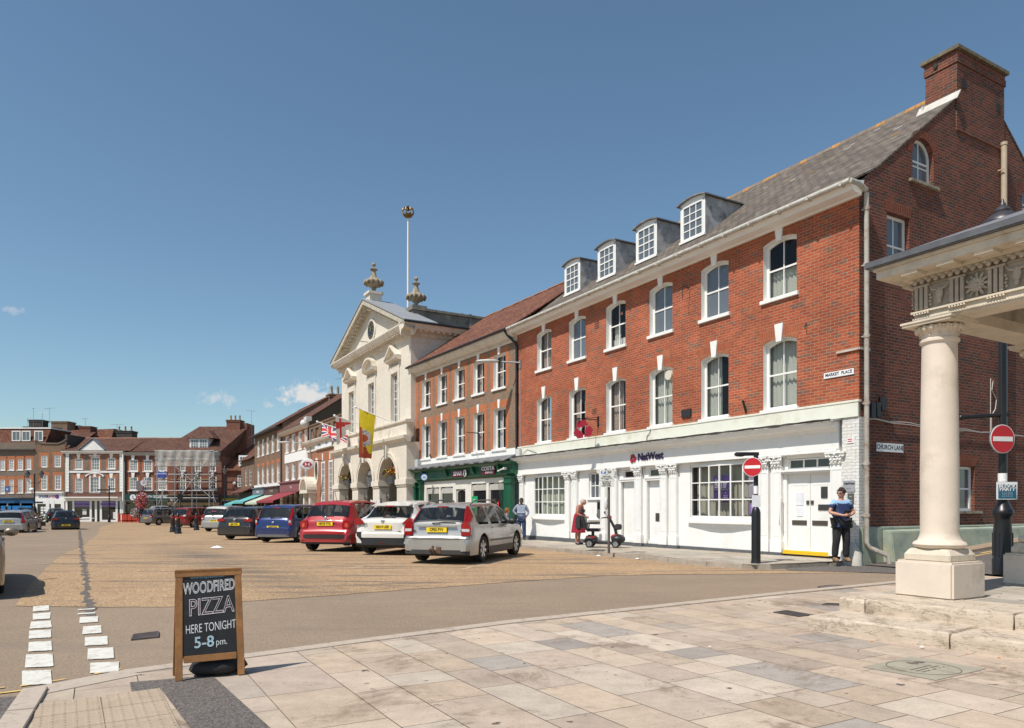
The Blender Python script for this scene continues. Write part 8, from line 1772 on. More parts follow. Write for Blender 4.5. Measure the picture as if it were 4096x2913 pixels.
def foliage(c,r,n,size,mats,wts,seed=0,name='foliage',par=None,sc=(1,1,1)):
 random.seed(seed);mb=MB()
 for k in range(n):
  while True:
   d=Vector([random.uniform(-1,1)for _ in range(3)])
   if .25<d.length<1:break
  d=d*(1 if random.random()>.15 else 1.15);p=Vector(c)+Vector((d.x*r*sc[0],d.y*r*sc[1],d.z*r*sc[2]));s_=size*random.uniform(.6,1.4);a=Vector([random.uniform(-1,1)for _ in range(3)]).normalized();b_=a.orthogonal().normalized()*s_;a=a*s_*.7
  mb.poly([p-a*.2-b_,p+a,p-a*.2+b_,p-a],random.choices(range(len(mats)),wts)[0])
 return mb.build(name,mats,par,recalc=False)
def hloc(x,y,z):return Matrix.Translation((HO[0],HO[1],0))@Matrix.Rotation(R(HD),4,'Z')@Vector((x,y,z))
for k,(cx_,mats,w_,lb)in enumerate(((-10.15,[LEAF,LEAF2,FLY,FLR,FLP],[5,5,1,1,1],'hanging basket of mostly green and yellow plants in the left arch'),(-2.3,[LEAF,LEAF2,FLO,FLY,FLP,FLR],[4,3,3,2,2,1],'hanging basket of orange and yellow flowers in the right arch'))):
 q=hloc(cx_+.1,-.1,3.15);t=thing('hanging_basket',lb,'hanging basket',q,0,'flower baskets in the arches')
 foliage((0,0,.2),.52,900,.05,mats,w_,k,'flowers',t,(1.35,.7,.62));mb=MB();mb.lathe([(.30,-.42),(.42,0),(.38,0)],n=14);mb.build('basket',GREYP,t);mb=MB()
 for a in(0,2.1,4.2):mb.tube([(.4*math.cos(a),.4*math.sin(a),0),(0,0,.95)],.012,4)
 mb.build('chain',BLACK,t)
q=hloc(-6.2,-.1,3.0);t=thing('lantern','black glazed lantern hanging in the middle arch of the town hall','lantern',q,0);mb=MB();mb.lathe([(.14,-.35),(.24,.35)],n=6);mb.build('lantern_glass',PANEL_,t);mb=MB();mb.lathe([(.30,.35),(.26,.40),(.10,.62),(.12,.68),(.03,.80),(.03,1.1)],n=6);mb.lathe([(.12,-.45),(.16,-.35)],n=6);mb.build('lantern_roof',BLACK,t)
q=AT('A',1232,900,86);t=thing('flower_tower','tall tower of pink, red and purple flowers in front of the optometrist','flower display',(q.x,86,zg(86)),0)
foliage((0,0,2.55),.78,1500,.07,[LEAF,FLP,FLR,FLV,FLO,FLW],[3,3,3,2,2,1],5,'flowers',t,(.95,.9,1.35));foliage((-.75,0,1.15),.6,700,.07,[LEAF,FLW,FLV,FLP],[4,4,2,1],6,'lower_flowers',t);mb=MB();mb.cyl((0,0,0),(0,0,1.7),.28,.2);mb.build('planter',BLACK,t)
q=AT('M',385,600,66);t=thing('planter','dark trough of red and green plants on the far left pavement','planter',(q.x,66,zg(66)),0);foliage((0,0,.6),.9,900,.08,[LEAF,plain('leaf_dark',(.03,.06,.02),.6),FLR],[5,5,1],8,'foliage',t,(1.5,.8,.75));mb=MB();mb.box(-1.2,1.2,-.4,.4,0,.4);mb.build('trough',BLACK,t)
def litter(p,s_,label,mat=WHITES,seed=0):
 random.seed(seed);mb=MB();n=9;mb.grid(lambda u,v:((u-.5)*s_,(v-.5)*s_*.6,.015+s_*.22*(1-(2*u-1)**2)*(1-(2*v-1)**2)*random.uniform(.4,1)),n,n);mb.xf(Matrix.Translation(p)@Matrix.Rotation(random.uniform(-.4,.4),4,'Z'));o=mb.build('litter',mat,None,recalc=False,smooth=60);return props(o,label,'litter','scraps of litter')
litter(GP('R',1685,1110)+Vector((0,0,0)),.40,'crumpled white bag lying out on the tan square',seed=1);litter(GP('E',1000,1335),.13,'white paper scrap in the gutter below the parking sign',seed=2);litter(GP('E',1395,1365),.12,'white paper scrap in the gutter right of the parking sign',seed=3);litter(GP('U',915,318,.01),.03,'tiny white scrap on the plaza paving at left centre',seed=4)
litter(GP('P',1145,945,.01),.05,'small white scrap against the lower stone step',seed=5)
for k,(x,y,lb)in enumerate(((715,890,'orange leaf lying left of the engraved stone near the lower step'),(1850,1115,'orange cigarette end on the paving right of the engraved stone'),(1800,1030,'orange cigarette end just below the stone step'),(1525,998,'thin orange cigarette end near the base of the lower step'),(600,970,'small orange leaf fragment on the paving, left of the others'))):
 q=GP('P',x,y,.008);random.seed(k);a=random.random()*3;mb=MB();mb.tube([(q.x-.012*math.cos(a),q.y-.012*math.sin(a),.016),(q.x+.012*math.cos(a),q.y+.012*math.sin(a),.016)],.005,6);o=mb.build('cigarette_end' if 'cigarette' in lb else 'fallen_leaf',plain('litter_orange',(.60,.24,.06),.8),None);props(o,lb,'litter','scraps of litter')
 # chalk board
a0=GP('K',1231,937);a1=GP('K',1722,884);mid=(a0+a1)/2;dirx=(a1-a0);wid=dirx.length;ang=math.atan2(dirx.y,dirx.x)
t=thing('sandwich_board','wooden framed chalk board advertising wood fired pizza at the kerb','sign',(mid.x,mid.y,.012),ang)
HB_=.905;lean=.13;w2=wid/2;post=.056
Rl=Matrix.Rotation(-math.atan2(lean,HB_),4,'X')
def panel(flip):
 M_=Matrix.Rotation(math.pi,4,'Z')@Matrix.Translation((0,-.50,0))@Rl if flip else Rl
 if flip:M_=Matrix.Translation((0,2*lean+.02,0))@Matrix.Rotation(math.pi,4,'Z')@Rl
 H_=HB_*1.01
 tp=.07
 fx=lambda z:w2-(.012)*z/H_
 for sg in(-1,1):
  mb=MB();mb.hexa([(sg*fx(0)-(0 if sg<0 else post),0,0),(sg*fx(0)+(post if sg<0 else 0),0,0),(sg*fx(0)+(post if sg<0 else 0),.028,0),(sg*fx(0)-(0 if sg<0 else post),.028,0)],[(sg*fx(H_)-(0 if sg<0 else post),0,H_-.06),(sg*fx(H_)+(post if sg<0 else 0),0,H_-.06),(sg*fx(H_)+(post if sg<0 else 0),.028,H_-.06),(sg*fx(H_)-(0 if sg<0 else post),.028,H_-.06)]);mb.xf(M_);mb.build('leg',WOOD,t,bevel=.004)
 mb=MB();mb.box(-fx(H_)-.005,fx(H_)+.005,-.002,.030,H_-.062,H_);mb.xf(M_);mb.build('top_rail',WOOD,t,bevel=.004)
 mb=MB();mb.box(-w2+post+.01,w2-post-.008,-.001,.026,.140,.198);mb.xf(M_);mb.build('bottom_rail',WOOD,t,bevel=.004)
 mb=MB();mb.box(-w2+post+.004,w2-post-.004,.006,.02,.195,H_-.06);mb.xf(M_);b_=mb.build('chalkboard',CHALKB,t);return M_,b_,H_
M_,bd,H_=panel(False);panel(True)
CHB=plain('chalk_blue',(.35,.62,.72),.9,scale=60);CHPK=plain('chalk_pink',(.68,.45,.48),.9,scale=60)
IW=2*w2-2*post
def chalk(s_,f0,f1,zc_,h,mat,w=0,sl=.03,dy=0,jit=.0008,bold=0):
 """lettering fitted between two fractions of the board's width"""
 cu=bpy.data.curves.new('t','FONT');cu.body=s_;cu.size=1;cu.resolution_u=4
 if w:cu.fill_mode='NONE';cu.bevel_depth=w/h*.72;cu.bevel_resolution=0
 else:cu.offset=bold
 ob=bpy.data.objects.new('t',cu);COL.objects.link(ob);dg=bpy.context.evaluated_depsgraph_get();me=bpy.data.meshes.new_from_object(ob.evaluated_get(dg));random.seed(len(s_))
 X_=[v.co.x for v in me.vertices];Y_=[v.co.y for v in me.vertices];x0,x1,y0,y1=min(X_),max(X_),min(Y_),max(Y_);X0,X1=f0*IW,f1*IW
 vs_=[M_@Vector((X0+(v.co.x-x0)/(x1-x0)*(X1-X0)+random.uniform(-jit,jit),.0045-dy-v.co.z*.02,zc_-h/2+(v.co.y-y0)/(y1-y0)*h+sl*(X0+(v.co.x-x0)/(x1-x0)*(X1-X0))+random.uniform(-jit,jit)))for v in me.vertices]
 mb=MB();mb.mesh(vs_,[tuple(p.vertices)for p in me.polygons]);bpy.data.objects.remove(ob);bpy.data.curves.remove(cu);mb.build('chalk_lettering',mat,bd,recalc=False)
chalk('WOODFIRED',-.475,.475,.765,.098,CHALK,w=.0032,sl=.06);chalk('PIZZA',-.36,.46,.602,.142,CHPK,w=.0030,sl=.05);chalk('PIZZA',-.365,.455,.602,.142,CHALK,w=.0016,sl=.05,dy=.001)
chalk('HERE TONIGHT',-.43,.48,.425,.072,CHALK,sl=.06,bold=-.006);chalk('5-8',-.28,.07,.305,.092,CHB,bold=.004,sl=.02);chalk('5-8',-.285,.065,.305,.092,CHALK,w=.0012,dy=.001);chalk('pm.',.11,.31,.275,.055,CHALK,bold=-.004);chalk('www.lovepizzetta.com',-.34,.28,.845,.026,CHB,bold=-.01,sl=.02)
mb=MB();random.seed(3)
mb.lathe([(.02,0),(.15,.01),(.19,.05),(.17,.10),(.08,.13),(.02,.135)],(.07,.15,0),22,sx=1.25,sy=.7,lob=5,la=.06);mb.xf(Matrix.Translation((mid.x,mid.y,.013))@Matrix.Rotation(ang,4,'Z'));o=mb.build('sandbag',plain('black_sack',(.015,.014,.014),.6,var=.3,scale=6,bmp=.8),None,smooth=70);props(o,'black sandbag sitting between the legs of the pizza chalk board','sandbag')
# flags on the town hall
def hflag(name,base,tip,label,clothfn,mats,mi,nu=30,nv=20):
 t=thing('flag',label,'flag',HO+(0,),R(HD),'flags on angled poles');a,b_=Vector(base),Vector(tip)
 mb=MB();mb.tube([a,b_],[.035,.028],8);mb.build('pole',WHITE,t,smooth=60);mb=MB();mb.ball(b_,.075,n=10,m=8);mb.build('finial',WHITE,t,smooth=60)
 mb=MB();mb.grid(lambda u,v:clothfn(u,v,a,b_),nu,nv,mi);mb.build('cloth',mats,t,recalc=False,smooth=80);return t
def htip(c_,x,y,off):u,z=UV(HO,HD,c_,x,y,off);return(u,off,z)
FB=plain('flag_blue',(.06,.07,.14),.8);FR_=plain('flag_red',(.50,.03,.03),.8);FW=plain('flag_white',(.62,.58,.58),.8);FYL=plain('flag_yellow',(.72,.56,.015),.8);FRR=plain('flag_rust',(.40,.07,.03),.8)
def uj(u,v):
 x,y=(u-.5)*2,(v-.5)
 d1,d2=abs(x-2*y)/2.236,abs(x+2*y)/2.236
 if abs(x)<.10 or abs(y)<.10:return 1
 if abs(x)<.17 or abs(y)<.17:return 2
 d=min(d1,d2)
 return 1 if d<.045 else 2 if d<.11 else 0
t1=htip('B',740,435,-2.3);b1=(-9.6,-.1,6.5)
b1=htip('B',1095,550,-.1)
def cl_uj(u,v,a,b_):
 top=b_.lerp(a,.04+.66*u);d=Vector((.55,-.05,-.75));fall=top+d*(1.3*(1-v))*(1-.12*u)+Vector((-.15*(1-v)*u,.16*math.sin(u*7+v*2),.05*math.sin(u*9)));return fall
hflag('flag',b1,t1,'union flag on the leftmost angled pole',cl_uj,[FB,FR_,FW],lambda u,v:uj(v,u)if False else uj(u,v),60,40)
t2=htip('B',900,378,-2.3);b2=htip('B',1125,460,-.1)
def cl_sg(u,v,a,b_):top=b_.lerp(a,.04+.55*u);return top+Vector((.25*(1-v)*(1-u),.10*math.sin(u*14),-(1.75*(1-v))*(1-.75*u)))
hflag('flag',b2,t2,'drooping white flag with a red cross on the middle angled pole',cl_sg,[FW,FR_],lambda u,v:1 if(.30<u<.45 or .55<v<.78)else 0)
t3=htip('B',1095,300,-2.3);b3=htip('B',1480,452,-.1)
def cl_y(u,v,a,b_):top=b_.lerp(a,.03+.42*u);return top+Vector((.35*(1-v)*(1-.9*u)-.25*u*(1-v),.16*math.sin(u*12+v),-(2.75*(1-v))*(1-.12*u)))
def my(u,v):
 x,y=(u-.42)*1.3,(v-.42)*2;r=math.hypot(x,y)
 if r<.16:return 1
 if r<.36:return 2 if int(r*40)%2 else 3
 return 1 if(u<.10 or(v<.10)or abs(u-.55+.5*v)<.07 and v<.45)else 0
hflag('flag',b3,t3,'large yellow banner with a red badge on the right angled pole',cl_y,[FYL,FRR,FW,plain('flag_grey',(.3,.28,.28),.8)],my,40,50)
q=hloc(-2.2,-1.2,0);t=thing('banner','white banner tied to the railings in front of the right arch','banner',q,R(HD));mb=MB();mb.grid(lambda u,v:((u-.5)*1.7,.06*math.sin(u*5),.9+.95*v-.1*math.sin(u*3.1)),14,6,lambda u,v:1 if(.3<v<.55 and .2<u<.8)else(2 if abs(u-.5)<.07 else 0));mb.build('cloth',[FW,plain('banner_red',(.45,.12,.10),.8),plain('banner_grey',(.35,.35,.38),.8)],t,recalc=False,smooth=80)
mb=MB();mb.tube([(-.9,0,0),(-.9,0,1.9)],.03);mb.tube([(.9,0,0),(.9,0,1.9)],.03);mb.build('post',BLACK,t)
# people
def skin_mesh(nodes,edges,root,sub=2):
 names=list(nodes);idx={n:i for i,n in enumerate(names)}
 me=bpy.data.meshes.new('s');me.from_pydata([nodes[n][0]for n in names],[(idx[a],idx[b])for a,b in edges],[]);ob=bpy.data.objects.new('s',me);COL.objects.link(ob)
 ob.modifiers.new('k','SKIN');sv=me.skin_vertices[0].data
 for n in names:
  r=nodes[n][1];sv[idx[n]].radius=r if isinstance(r,tuple)else(r,r);sv[idx[n]].use_root=n==root
 s=ob.modifiers.new('u','SUBSURF');s.levels=sub;s.render_levels=sub
 dg=bpy.context.evaluated_depsgraph_get();m2=bpy.data.meshes.new_from_object(ob.evaluated_get(dg));bpy.data.objects.remove(ob);return m2
def put(me,name,mat,par,mats=None,mfn=None):
 me.materials.clear()
 for m in(mats or[mat]):me.materials.append(m)
 for p in me.polygons:
  p.use_smooth=True;p.material_index=mfn(p.center)if mfn else 0
 o=bpy.data.objects.new(name,me);COL.objects.link(o);o.parent=par;return o
V=Vector
def hand_nodes(wr,dirv,palm,side,N,E,r=1.0,curl=.5):
 """palm plus five bent fingers; dirv: pointing direction, palm: palm normal, side: thumb side"""
 d=V(dirv).normalized();p=V(palm).normalized();s_=d.cross(p).normalized()*side
 hp=wr+d*.05*r;N[f'h{side}{wr.x:.2f}']=(hp,(.038*r,.018*r));return hp,d,p,s_
def hand(par,wr,dirv,palm,side,mat,curl=.55):
 d=V(dirv).normalized();p=V(palm).normalized();s_=d.cross(p).normalized()*side;N={};E=[]
 N['w']=(wr-d*.02,.027);N['p']=(wr+d*.045,.034);N['k']=(wr+d*.085,.032);E+=[('w','p'),('p','k')]
 for i,(o,l)in enumerate(((-.030,.062),(-.010,.075),(.010,.070),(.029,.055))):
  a=wr+d*.088+s_*-o;c1=curl;b=a+(d*math.cos(c1*.6)+p*math.sin(c1*.6))*l*.5;c=b+(d*math.cos(c1*1.8)+p*math.sin(c1*1.8))*l*.55
  N[f'a{i}']=(a,.0095);N[f'b{i}']=(b,.0088);N[f'c{i}']=(c,.0075);E+=[('k',f'a{i}'),(f'a{i}',f'b{i}'),(f'b{i}',f'c{i}')]
 t0=wr+d*.035+s_*.032;N['t0']=(t0,.012);N['t1']=(t0+d*.03+s_*.022+p*.012,.0105);N['t2']=(t0+d*.055+s_*.016+p*.028,.009);E+=[('p','t0'),('t0','t1'),('t1','t2')]
 return N,E
def person(label,loc,face,H,J,skin,cloth,hair,hairstyle='short',glasses=False,look=0,nod=0,skirt=None,name='person',wid=1.,group=None,sandals=False,yoke=None):
 """face: heading the front looks to (radians, 0 = +x ... ) built facing -y then turned"""
 s=H/1.78;t=thing(name,label,'person',loc,face,group);t.scale=(s,s,s)
 D=dict(hipL=(-.09,0,.93),hipR=(.09,0,.93),kneeL=(-.11,-.01,.50),kneeR=(.11,-.01,.50),ankL=(-.12,.03,.09),ankR=(.12,.03,.09),pelvis=(0,0,.97),waist=(0,-.01,1.12),chest=(0,0,1.32),neck=(0,.0,1.47),head=(0,-.01,1.62),shL=(-.17,0,1.42),shR=(.17,0,1.42),elL=(-.27,.02,1.15),elR=(.27,.02,1.15),wrL=(-.24,-.05,.90),wrR=(.24,-.05,.90),hdL=(.05,-.1,-1),hdR=(-.05,-.1,-1))
 D.update(J);P={k:V(v)for k,v in D.items()}
 w=wid
 N={'pelvis':(P['pelvis'],(.145*w,.11*w)),'waist':(P['waist'],(.135*w,.11*w)),'chest':(P['chest'],(.155*w,.11*w)),'neckb':(P['neck']-(P['neck']-P['chest'])*.25,(.08,.065)),'neck':(P['neck'].lerp(P['head'],.35),.052)}
 E=[('pelvis','waist'),('waist','chest'),('chest','neckb'),('neckb','neck')]
 hc=P['head']
 N['headlo']=(hc+V((0,0,-.06)),.072);N['headmid']=(hc+V((0,.01,.02)),(.078,.09));N['headtop']=(hc+V((0,.012,.085)),(.062,.07));E+=[('neck','headlo'),('headlo','headmid'),('headmid','headtop')]
 for sd,q in(('L',-1),('R',1)):
  N['sh'+sd]=(P['sh'+sd],.058*w);N['el'+sd]=(P['el'+sd],.041*w);N['fa'+sd]=(P['el'+sd].lerp(P['wr'+sd],.35),.038*w);N['wr'+sd]=(P['wr'+sd],.026);E+=[('chest','sh'+sd),('sh'+sd,'el'+sd),('el'+sd,'fa'+sd),('fa'+sd,'wr'+sd)]
  pn=V(D.get('palm'+sd,(-q,0,0)));hn,he=hand(t,P['wr'+sd],P['hd'+sd],pn,q,skin)
  for k,v in hn.items():
   if k!='w':N[k+sd]=v
  E+=[('wr'+sd,'p'+sd)]+[(a+sd,b+sd)for a,b in he if a!='w']
  N['hip'+sd]=(P['hip'+sd],.088*w);N['th'+sd]=(P['hip'+sd].lerp(P['knee'+sd],.4),.080*w);N['knee'+sd]=(P['knee'+sd],.056);N['calf'+sd]=(P['knee'+sd].lerp(P['ank'+sd],.35)+V((0,.015,0)),.054);N['ank'+sd]=(P['ank'+sd],.037);N['toe'+sd]=(P['ank'+sd]+V((q*.02,-.13,-.055)),(.036,.026))
  E+=[('pelvis','hip'+sd),('hip'+sd,'th'+sd),('th'+sd,'knee'+sd),('knee'+sd,'calf'+sd),('calf'+sd,'ank'+sd),('ank'+sd,'toe'+sd)]
 body=put(skin_mesh(N,E,'pelvis'),'body',skin,t)
 Hm=Matrix.Translation(hc)@Matrix.Rotation(look,4,'Z')@Matrix.Rotation(nod,4,'X')
 mb=MB();mb.ball((0,-.004,.0),.1,(.78,.95,1.18),20,14);mb.ball((0,-.05,-.055),.05,(.85,.8,.75),12,8);mb.ball((0,-.103,-.008),.018,(.75,1,1.5),8,6);mb.ball((0,-.088,-.052),.02,(1.3,.45,.35),8,5)
 for q in(-1,1):mb.ball((q*.078,.01,-.005),.024,(.4,.75,1.25),8,6);mb.ball((q*.032,-.086,.015),.013,(1.3,.6,.7),8,5)
 mb.xf(Hm);hd=mb.build('head',skin,body,smooth=80)
 if glasses:
  mb=MB();
  for q in(-1,1):mb.ball((q*.034,-.094,.018),.026,(1.2,.35,.75),10,6);mb.tube([(q*.06,-.085,.022),(q*.08,.01,.02)],.004,5)
  mb.tube([(-.03,-.1,.022),(.03,-.1,.022)],.005,5);mb.xf(Hm);mb.build('sunglasses',BLACKP,hd,smooth=60)
 mb=MB();random.seed(1)
 if hairstyle!='bald':
  mb.ball((0,.012,.028),.104,(.84,.98,1.08),22,14)
  vs=[v for v in mb.v];mb.v=[tuple(V(v)*(1+random.uniform(-.015,.02)))if v[2]>-.02 else v for v in vs]
  keep=[];mi=[]
  for f in mb.f:
   c=sum((V(mb.v[k])for k in f),V())/4
   if(c.y<-.03 and c.z<.062)or c.z<-.045-(.03 if hairstyle=='long' else 0):continue
   keep.append(f)
  mb.f=keep;mb.mi=[0]*len(keep)
  if hairstyle in('curly','tousled'):
   for k in range(70 if hairstyle=='curly' else 26):
    a=random.uniform(0,2*math.pi);e=random.uniform(0 if hairstyle=='tousled' else-.4,1.5);r_=.10;p_=V((math.cos(a)*math.cos(e)*r_*.85,.012+math.sin(a)*math.cos(e)*r_,.03+math.sin(e)*r_*1.08))
    if p_.y<-.05 and p_.z<.06:continue
    mb.ball(p_,.026 if hairstyle=='curly' else .02,(1,1,.8),7,5)
 mb.xf(Hm);mb.build('hair',hair,hd,smooth=70)
 top,tm,low,lm,shoe,sleeve=cloth
 f=1.14;g=lambda k,m=f,o=0:(N[k][0],tuple(v*m+o for v in N[k][1])if isinstance(N[k][1],tuple)else N[k][1]*m+o)
 if top:
  n2={k:g(k,1.10,.006)for k in('pelvis','waist','chest')};n2['nb']=(N['neckb'][0]-V((0,0,.02)),(.085,.07));e2=[('pelvis','waist'),('waist','chest'),('chest','nb')];n2['hem']=(P['pelvis']-V((0,0,.14)),tuple(v*1.16+.010 for v in N['pelvis'][1]));e2.append(('pelvis','hem'))
  for sd in('L','R'):
   n2['sh'+sd]=g('sh'+sd,1.15,.004);e2.append(('chest','sh'+sd))
   if sleeve=='none':n2.pop('sh'+sd);e2.pop();n2['st'+sd]=(P['sh'+sd].lerp(P['neck'],.35),.04);e2.append(('chest','st'+sd));continue
   if sleeve=='short':n2['sl'+sd]=(P['sh'+sd].lerp(P['el'+sd],.72),.064*w);e2.append(('sh'+sd,'sl'+sd))
   else:n2['el'+sd]=g('el'+sd,1.25,.006);n2['cu'+sd]=(P['el'+sd].lerp(P['wr'+sd],.93),.038);e2+=[('sh'+sd,'el'+sd),('el'+sd,'cu'+sd)]
  if yoke:put(skin_mesh(n2,e2,'pelvis'),'shirt',None,t,mats=yoke[0],mfn=yoke[1])
  else:put(skin_mesh(n2,e2,'pelvis'),'shirt' if not skirt else 'dress_bodice',tm,t)
 if low:
  n2={'pelvis':(N['pelvis'][0]-V((0,0,.02)),tuple(v*1.06+.004 for v in N['pelvis'][1]))};e2=[]
  for sd in('L','R'):
   for k,m in(('hip',1.16),('th',1.22),('knee',1.5),('calf',1.45)):n2[k+sd]=g(k+sd,m,.006)
   n2['hm'+sd]=(P['ank'+sd]+V((0,0,.01)),.078);e2+=[('pelvis','hip'+sd),('hip'+sd,'th'+sd),('th'+sd,'knee'+sd),('knee'+sd,'calf'+sd),('calf'+sd,'hm'+sd)]
  put(skin_mesh(n2,e2,'pelvis'),'trousers',lm,t)
 if skirt:
  z0,r0,r1,mt=skirt;c0=P['waist'];c1=P['pelvis'];mb=MB();rows=[]
  mb.grid(lambda u,v:(lambda a,rr,c:(c.x+rr*(1+.05*math.sin(9*a))*math.cos(a),c.y+rr*.85*(1+.05*math.sin(9*a))*math.sin(a),c.z))(2*math.pi*u,r0+(r1-r0)*v**.7,V(c0).lerp(V((c1.x,c1.y,z0)),v)),48,10);mb.build('dress_skirt',mt,t,recalc=True,smooth=80)
 if shoe:
  for sd,q in(('L',-1),('R',1)):
   a=P['ank'+sd];n2={'a':(a+V((0,.0,.02 if not sandals else-.04)),.060 if not sandals else .036),'b':(a+V((0,-.01,-.045)),(.056,.050)),'c':(a+V((q*.012,-.09,-.055)),(.055,.042)),'d':(a+V((q*.02,-.17,-.06)),(.050,.034)),'h':(a+V((0,.045,-.05)),(.036,.036))}
   put(skin_mesh(n2,[('a','b'),('b','c'),('c','d'),('b','h')],'b'),'shoe',shoe,t)
 return t
NAVY=plain('navy_cotton',(.018,.032,.10),.85,var=.15,scale=12);SKYB=plain('sky_blue_cotton',(.28,.45,.66),.85,var=.1,scale=12)
p=(GP('F',1835,1428,.1)+GP('F',1955,1415,.1))/2
def ykf(c):return 2 if abs(c.z-1.375)<.008 and False else(1 if c.z>1.37 else 0)
A_=person('man in navy and sky blue T-shirt holding a dark phone, at the bank corner',(p.x,p.y,zg(p.y)+.10),R(8),1.72,dict(elL=(-.31,-.03,1.17),elR=(.31,-.03,1.17),wrL=(-.09,-.24,1.10),wrR=(.09,-.24,1.10),hdL=(1,-.35,.1),hdR=(-1,-.35,.1),palmL=(.2,.3,1),palmR=(-.2,.3,1),kneeL=(-.13,-.02,.50),kneeR=(.13,-.02,.50),ankL=(-.14,.03,.09),ankR=(.15,.03,.09)),SKINM,(True,NAVY,True,plain('black_work_trousers',(.022,.022,.024),.9,var=.35,scale=14,bmp=.5),plain('tan_boots',(.20,.12,.06),.8,var=.2),'short'),plain('dark_brown_hair',(.045,.025,.015),.7),'tousled',True,R(-62),R(8),wid=1.12,yoke=([NAVY,SKYB],ykf))
mb=MB();mb.box(-.085,.085,-.335,-.20,1.125,1.14);mb.xf(Matrix.Translation((0,-.23,1.13))@Matrix.Rotation(R(-55),4,'X')@Matrix.Translation((0,.23,-1.13)));mb.xf(A_.matrix_basis);o=mb.build('phone',BLACKP,None,bevel=.004);props(o,'dark phone in a folding case held by the man at the bank corner','phone')
mb=MB();mb.box(-.24,-.13,-.10,.02,.80,.98);mb.build('tool_pouch',BLACK,A_,bevel=.015);mb=MB();mb.box(.13,.25,-.10,.02,.80,.99);pq=mb.build('tool_pouch',BLACK,A_,bevel=.015);mb=MB();mb.box(.135,.245,-.106,-.098,.90,.93);mb.build('yellow_strip',plain('hi_vis_yellow',(.45,.5,.03),.7),pq)
p=V((AT('D',1305,700,29.2).x,29.2,zg(29.2)+.1))
person('man in pale blue grey shirt with hand on hip behind the silver estate',p,R(-6),1.72,dict(elL=(-.34,.05,1.20),wrL=(-.17,-.02,1.03),hdL=(.8,-.4,-.4),palmL=(.6,.2,-.5),elR=(.29,.03,1.14),wrR=(.22,-.14,.98),hdR=(-.5,-.4,-.7)),SKIND,(True,plain('blue_grey_shirt',(.25,.28,.36),.85,var=.1,scale=10),True,plain('denim',(.035,.06,.13),.9,var=.2),plain('dark_shoe',(.03,.025,.02),.6),'long'),plain('black_hair',(.012,.01,.01),.8),'short',True,0,0,wid=1.1)
p=GP('E',795,1215,.1)
RD=plain('red_spotted_dress',(.30,.012,.03),.85,var=.45,scale=45,detail=1)
person('older woman in a red sleeveless dress leaning towards the mobility scooter',(p.x,p.y,zg(p.y)+.1),R(58),1.66,dict(pelvis=(0,.0,.97),waist=(0,-.02,1.13),chest=(0,-.07,1.33),neck=(0,-.12,1.47),head=(0,-.22,1.57),shL=(-.17,-.08,1.42),shR=(.17,-.08,1.42),elL=(-.23,-.08,1.14),elR=(.23,-.08,1.14),wrL=(-.12,-.27,1.03),wrR=(.12,-.27,1.03),hdL=(.2,-1,-.3),hdR=(-.2,-1,-.3)),plain('skin_tanned',(.42,.19,.12),.6,var=.1),(True,RD,False,None,plain('navy_shoe',(.02,.03,.06),.6),'none'),plain('grey_hair',(.42,.39,.36),.8,var=.2),'short',False,0,R(-38),skirt=(.44,.175,.29,RD),sandals=True,wid=1.08)
p=V((AT('D',1020,600,26.5).x,26.5,zg(26.5)))
person('dark haired person in dark clothes partly hidden behind the silver estate roof',p,R(160),1.72,{},SKINM,(True,plain('dark_jacket',(.03,.025,.03),.8),True,plain('dark_trousers',(.03,.03,.035),.9),BLACKP,'long'),plain('black_brown_hair',(.025,.016,.012),.8),'curly')
p=V((AT('D',1150,650,25.6).x,25.6,zg(25.6)))
person('person with curly ginger hair in a blue top, low behind the silver estate bonnet',p,R(100),1.38,{},SKINM,(True,plain('dull_blue_top',(.07,.09,.18),.8),True,plain('dark_trousers',(.03,.03,.035),.9),BLACKP,'long'),plain('ginger_hair',(.33,.12,.04),.8,var=.3),'curly',look=R(30))
p=V((AT('A',55,960,60).x,60,zg(60)))
person('person in a red top walking behind the silver cars at far left',p,R(90),1.75,{},SKIND,(True,plain('red_top',(.40,.02,.02),.8),True,plain('dark_trousers',(.03,.03,.035),.9),BLACKP,'long'),plain('black_hair',(.012,.01,.01)),'short')
# mobility scooter
p=GP('E',985,1245,.1);t=thing('mobility_scooter','black and red mobility scooter parked on the pavement beside the woman in red','mobility scooter',(p.x+.22,p.y+.1,zg(p.y)+.1),R(-16))
SRED=plain('scooter_red',(.36,.01,.015),.3,coat=.6);SBLK=plain('scooter_black',(.02,.02,.022),.45,var=.2)
for x,y,r in((-.42,-.24,.125),(-.42,.24,.125),(.40,-.22,.12),(.40,.22,.12)):
 ty,ri,dk=wheel(r,.08,n=5);M_=Matrix.Translation((x,y,r))@Matrix.Rotation(R(-90 if y<0 else 90),4,'Z');
 for q in(ty,ri):q.xf(M_)
 w_=ty.build('wheel',RUBBER,t,smooth=40);ri.build('rim',ALLOY,w_,recalc=False)
mb=MB();mb.box(-.30,.42,-.14,.14,.12,.17);mb.build('footplate',SBLK,t,bevel=.015)
mb=MB();mb.hexa([(-.60,-.20,.16),(-.14,-.20,.16),(-.14,.20,.16),(-.60,.20,.16)],[(-.52,-.17,.40),(-.20,-.17,.36),(-.20,.17,.36),(-.52,.17,.40)]);mb.build('rear_housing',SBLK,t,bevel=.04)
for y in(-.24,.24):mb=MB();mb.tube([(-.58,y,.18),(-.53,y,.27),(-.42,y,.30),(-.31,y,.27),(-.26,y,.18)],.035,8);mb.build('mudguard',SBLK,t,smooth=50)
mb=MB();mb.box(-.50,-.24,-.215,-.19,.29,.35);mb.box(-.50,-.24,.19,.215,.29,.35);mb.build('red_trim',SRED,t,bevel=.01)
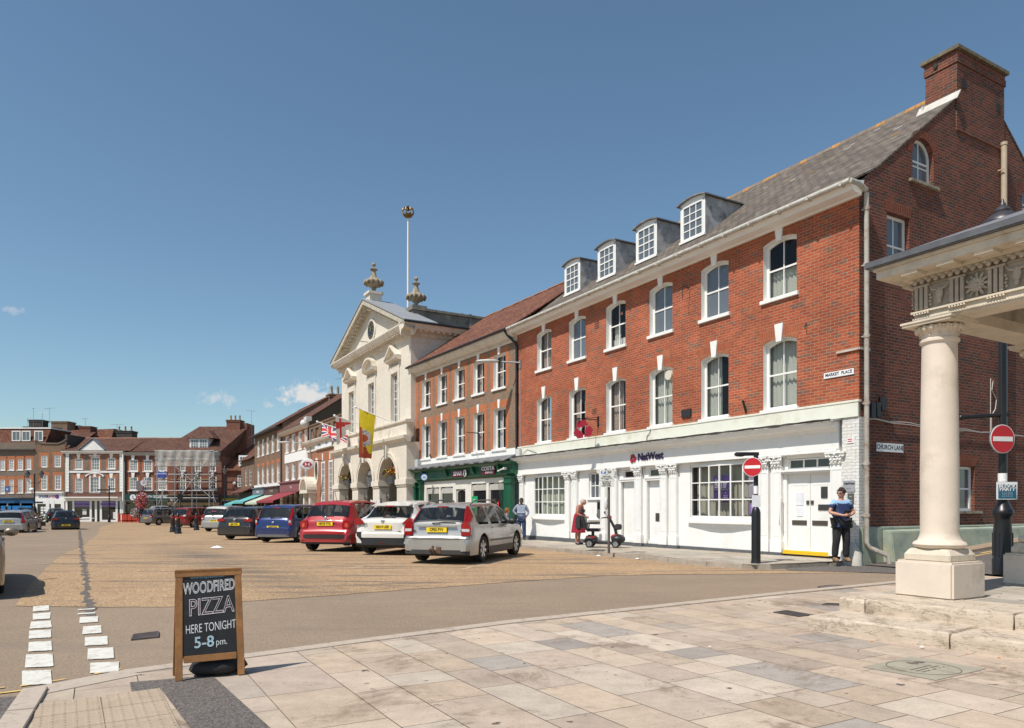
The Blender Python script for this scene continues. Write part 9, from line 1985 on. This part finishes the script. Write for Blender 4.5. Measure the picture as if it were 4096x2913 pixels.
mb=MB();mb.ball((.46,0,.27),.2,(1.15,1.15,.75),16,10);mb.build('front_fairing',SBLK,t,smooth=60);mb=MB();mb.ball((.42,0,.33),.17,(1.2,.75,.6),14,8);mb.build('fairing_cover',SRED,t,smooth=60)
mb=MB();mb.cyl((-.34,0,.36),(-.34,0,.52),.05);mb.build('seat_post',SBLK,t)
mb=MB();mb.box(-.56,-.08,-.23,.23,.50,.60);mb.build('seat',SBLK,t,bevel=.045);mb=MB();mb.hexa([(-.60,-.22,.56),(-.48,-.22,.56),(-.48,.22,.56),(-.60,.22,.56)],[(-.70,-.20,1.02),(-.60,-.20,1.02),(-.60,.20,1.02),(-.70,.20,1.02)]);mb.build('backrest',SBLK,t,bevel=.04)
mb=MB();mb.box(-.72,-.60,-.13,.13,1.06,1.24);mb.build('headrest',SBLK,t,bevel=.04)
mb=MB();mb.box(-.88,-.68,-.18,.18,.55,1.0);mb.build('rear_bag',plain('worn_black_bag',(.035,.033,.032),.8,var=.3,bmp=.5,scale=8),t,bevel=.05)
for y in(-.27,.27):mb=MB();mb.box(-.50,-.16,y-.03,y+.03,.74,.79);mb.tube([(-.50,y,.76),(-.52,y,.56)],.02,6);mb.build('armrest',SBLK,t,bevel=.012)
mb=MB();mb.tube([(.42,0,.34),(.36,0,.60),(.20,0,.90)],[.05,.045,.04],10);mb.build('tiller',SBLK,t,smooth=60);mb=MB();mb.ball((.18,0,.95),.09,(.9,1.3,.8),12,8);mb.build('control_head',SRED,t,smooth=60)
mb=MB();mb.tube([(.14,0,.93),(.10,-.22,.95),(-.02,-.30,.93)],.018,6);mb.tube([(.14,0,.93),(.10,.22,.95),(-.02,.30,.93)],.018,6);mb.tube([(.10,.2,.96),(.02,.26,1.06)],.008,5);mb.build('handlebar',BLACK,t);mb=MB();mb.ball((-.0,.26,1.10),.07,(.4,1.2,.7),10,6);mb.build('mirror',BLACKP,t,smooth=60)
mb=MB();mb.box(.36,.56,-.16,.16,.56,.74);mb.build('front_bag',plain('worn_black_bag',(.035,.033,.032)),t,bevel=.03)
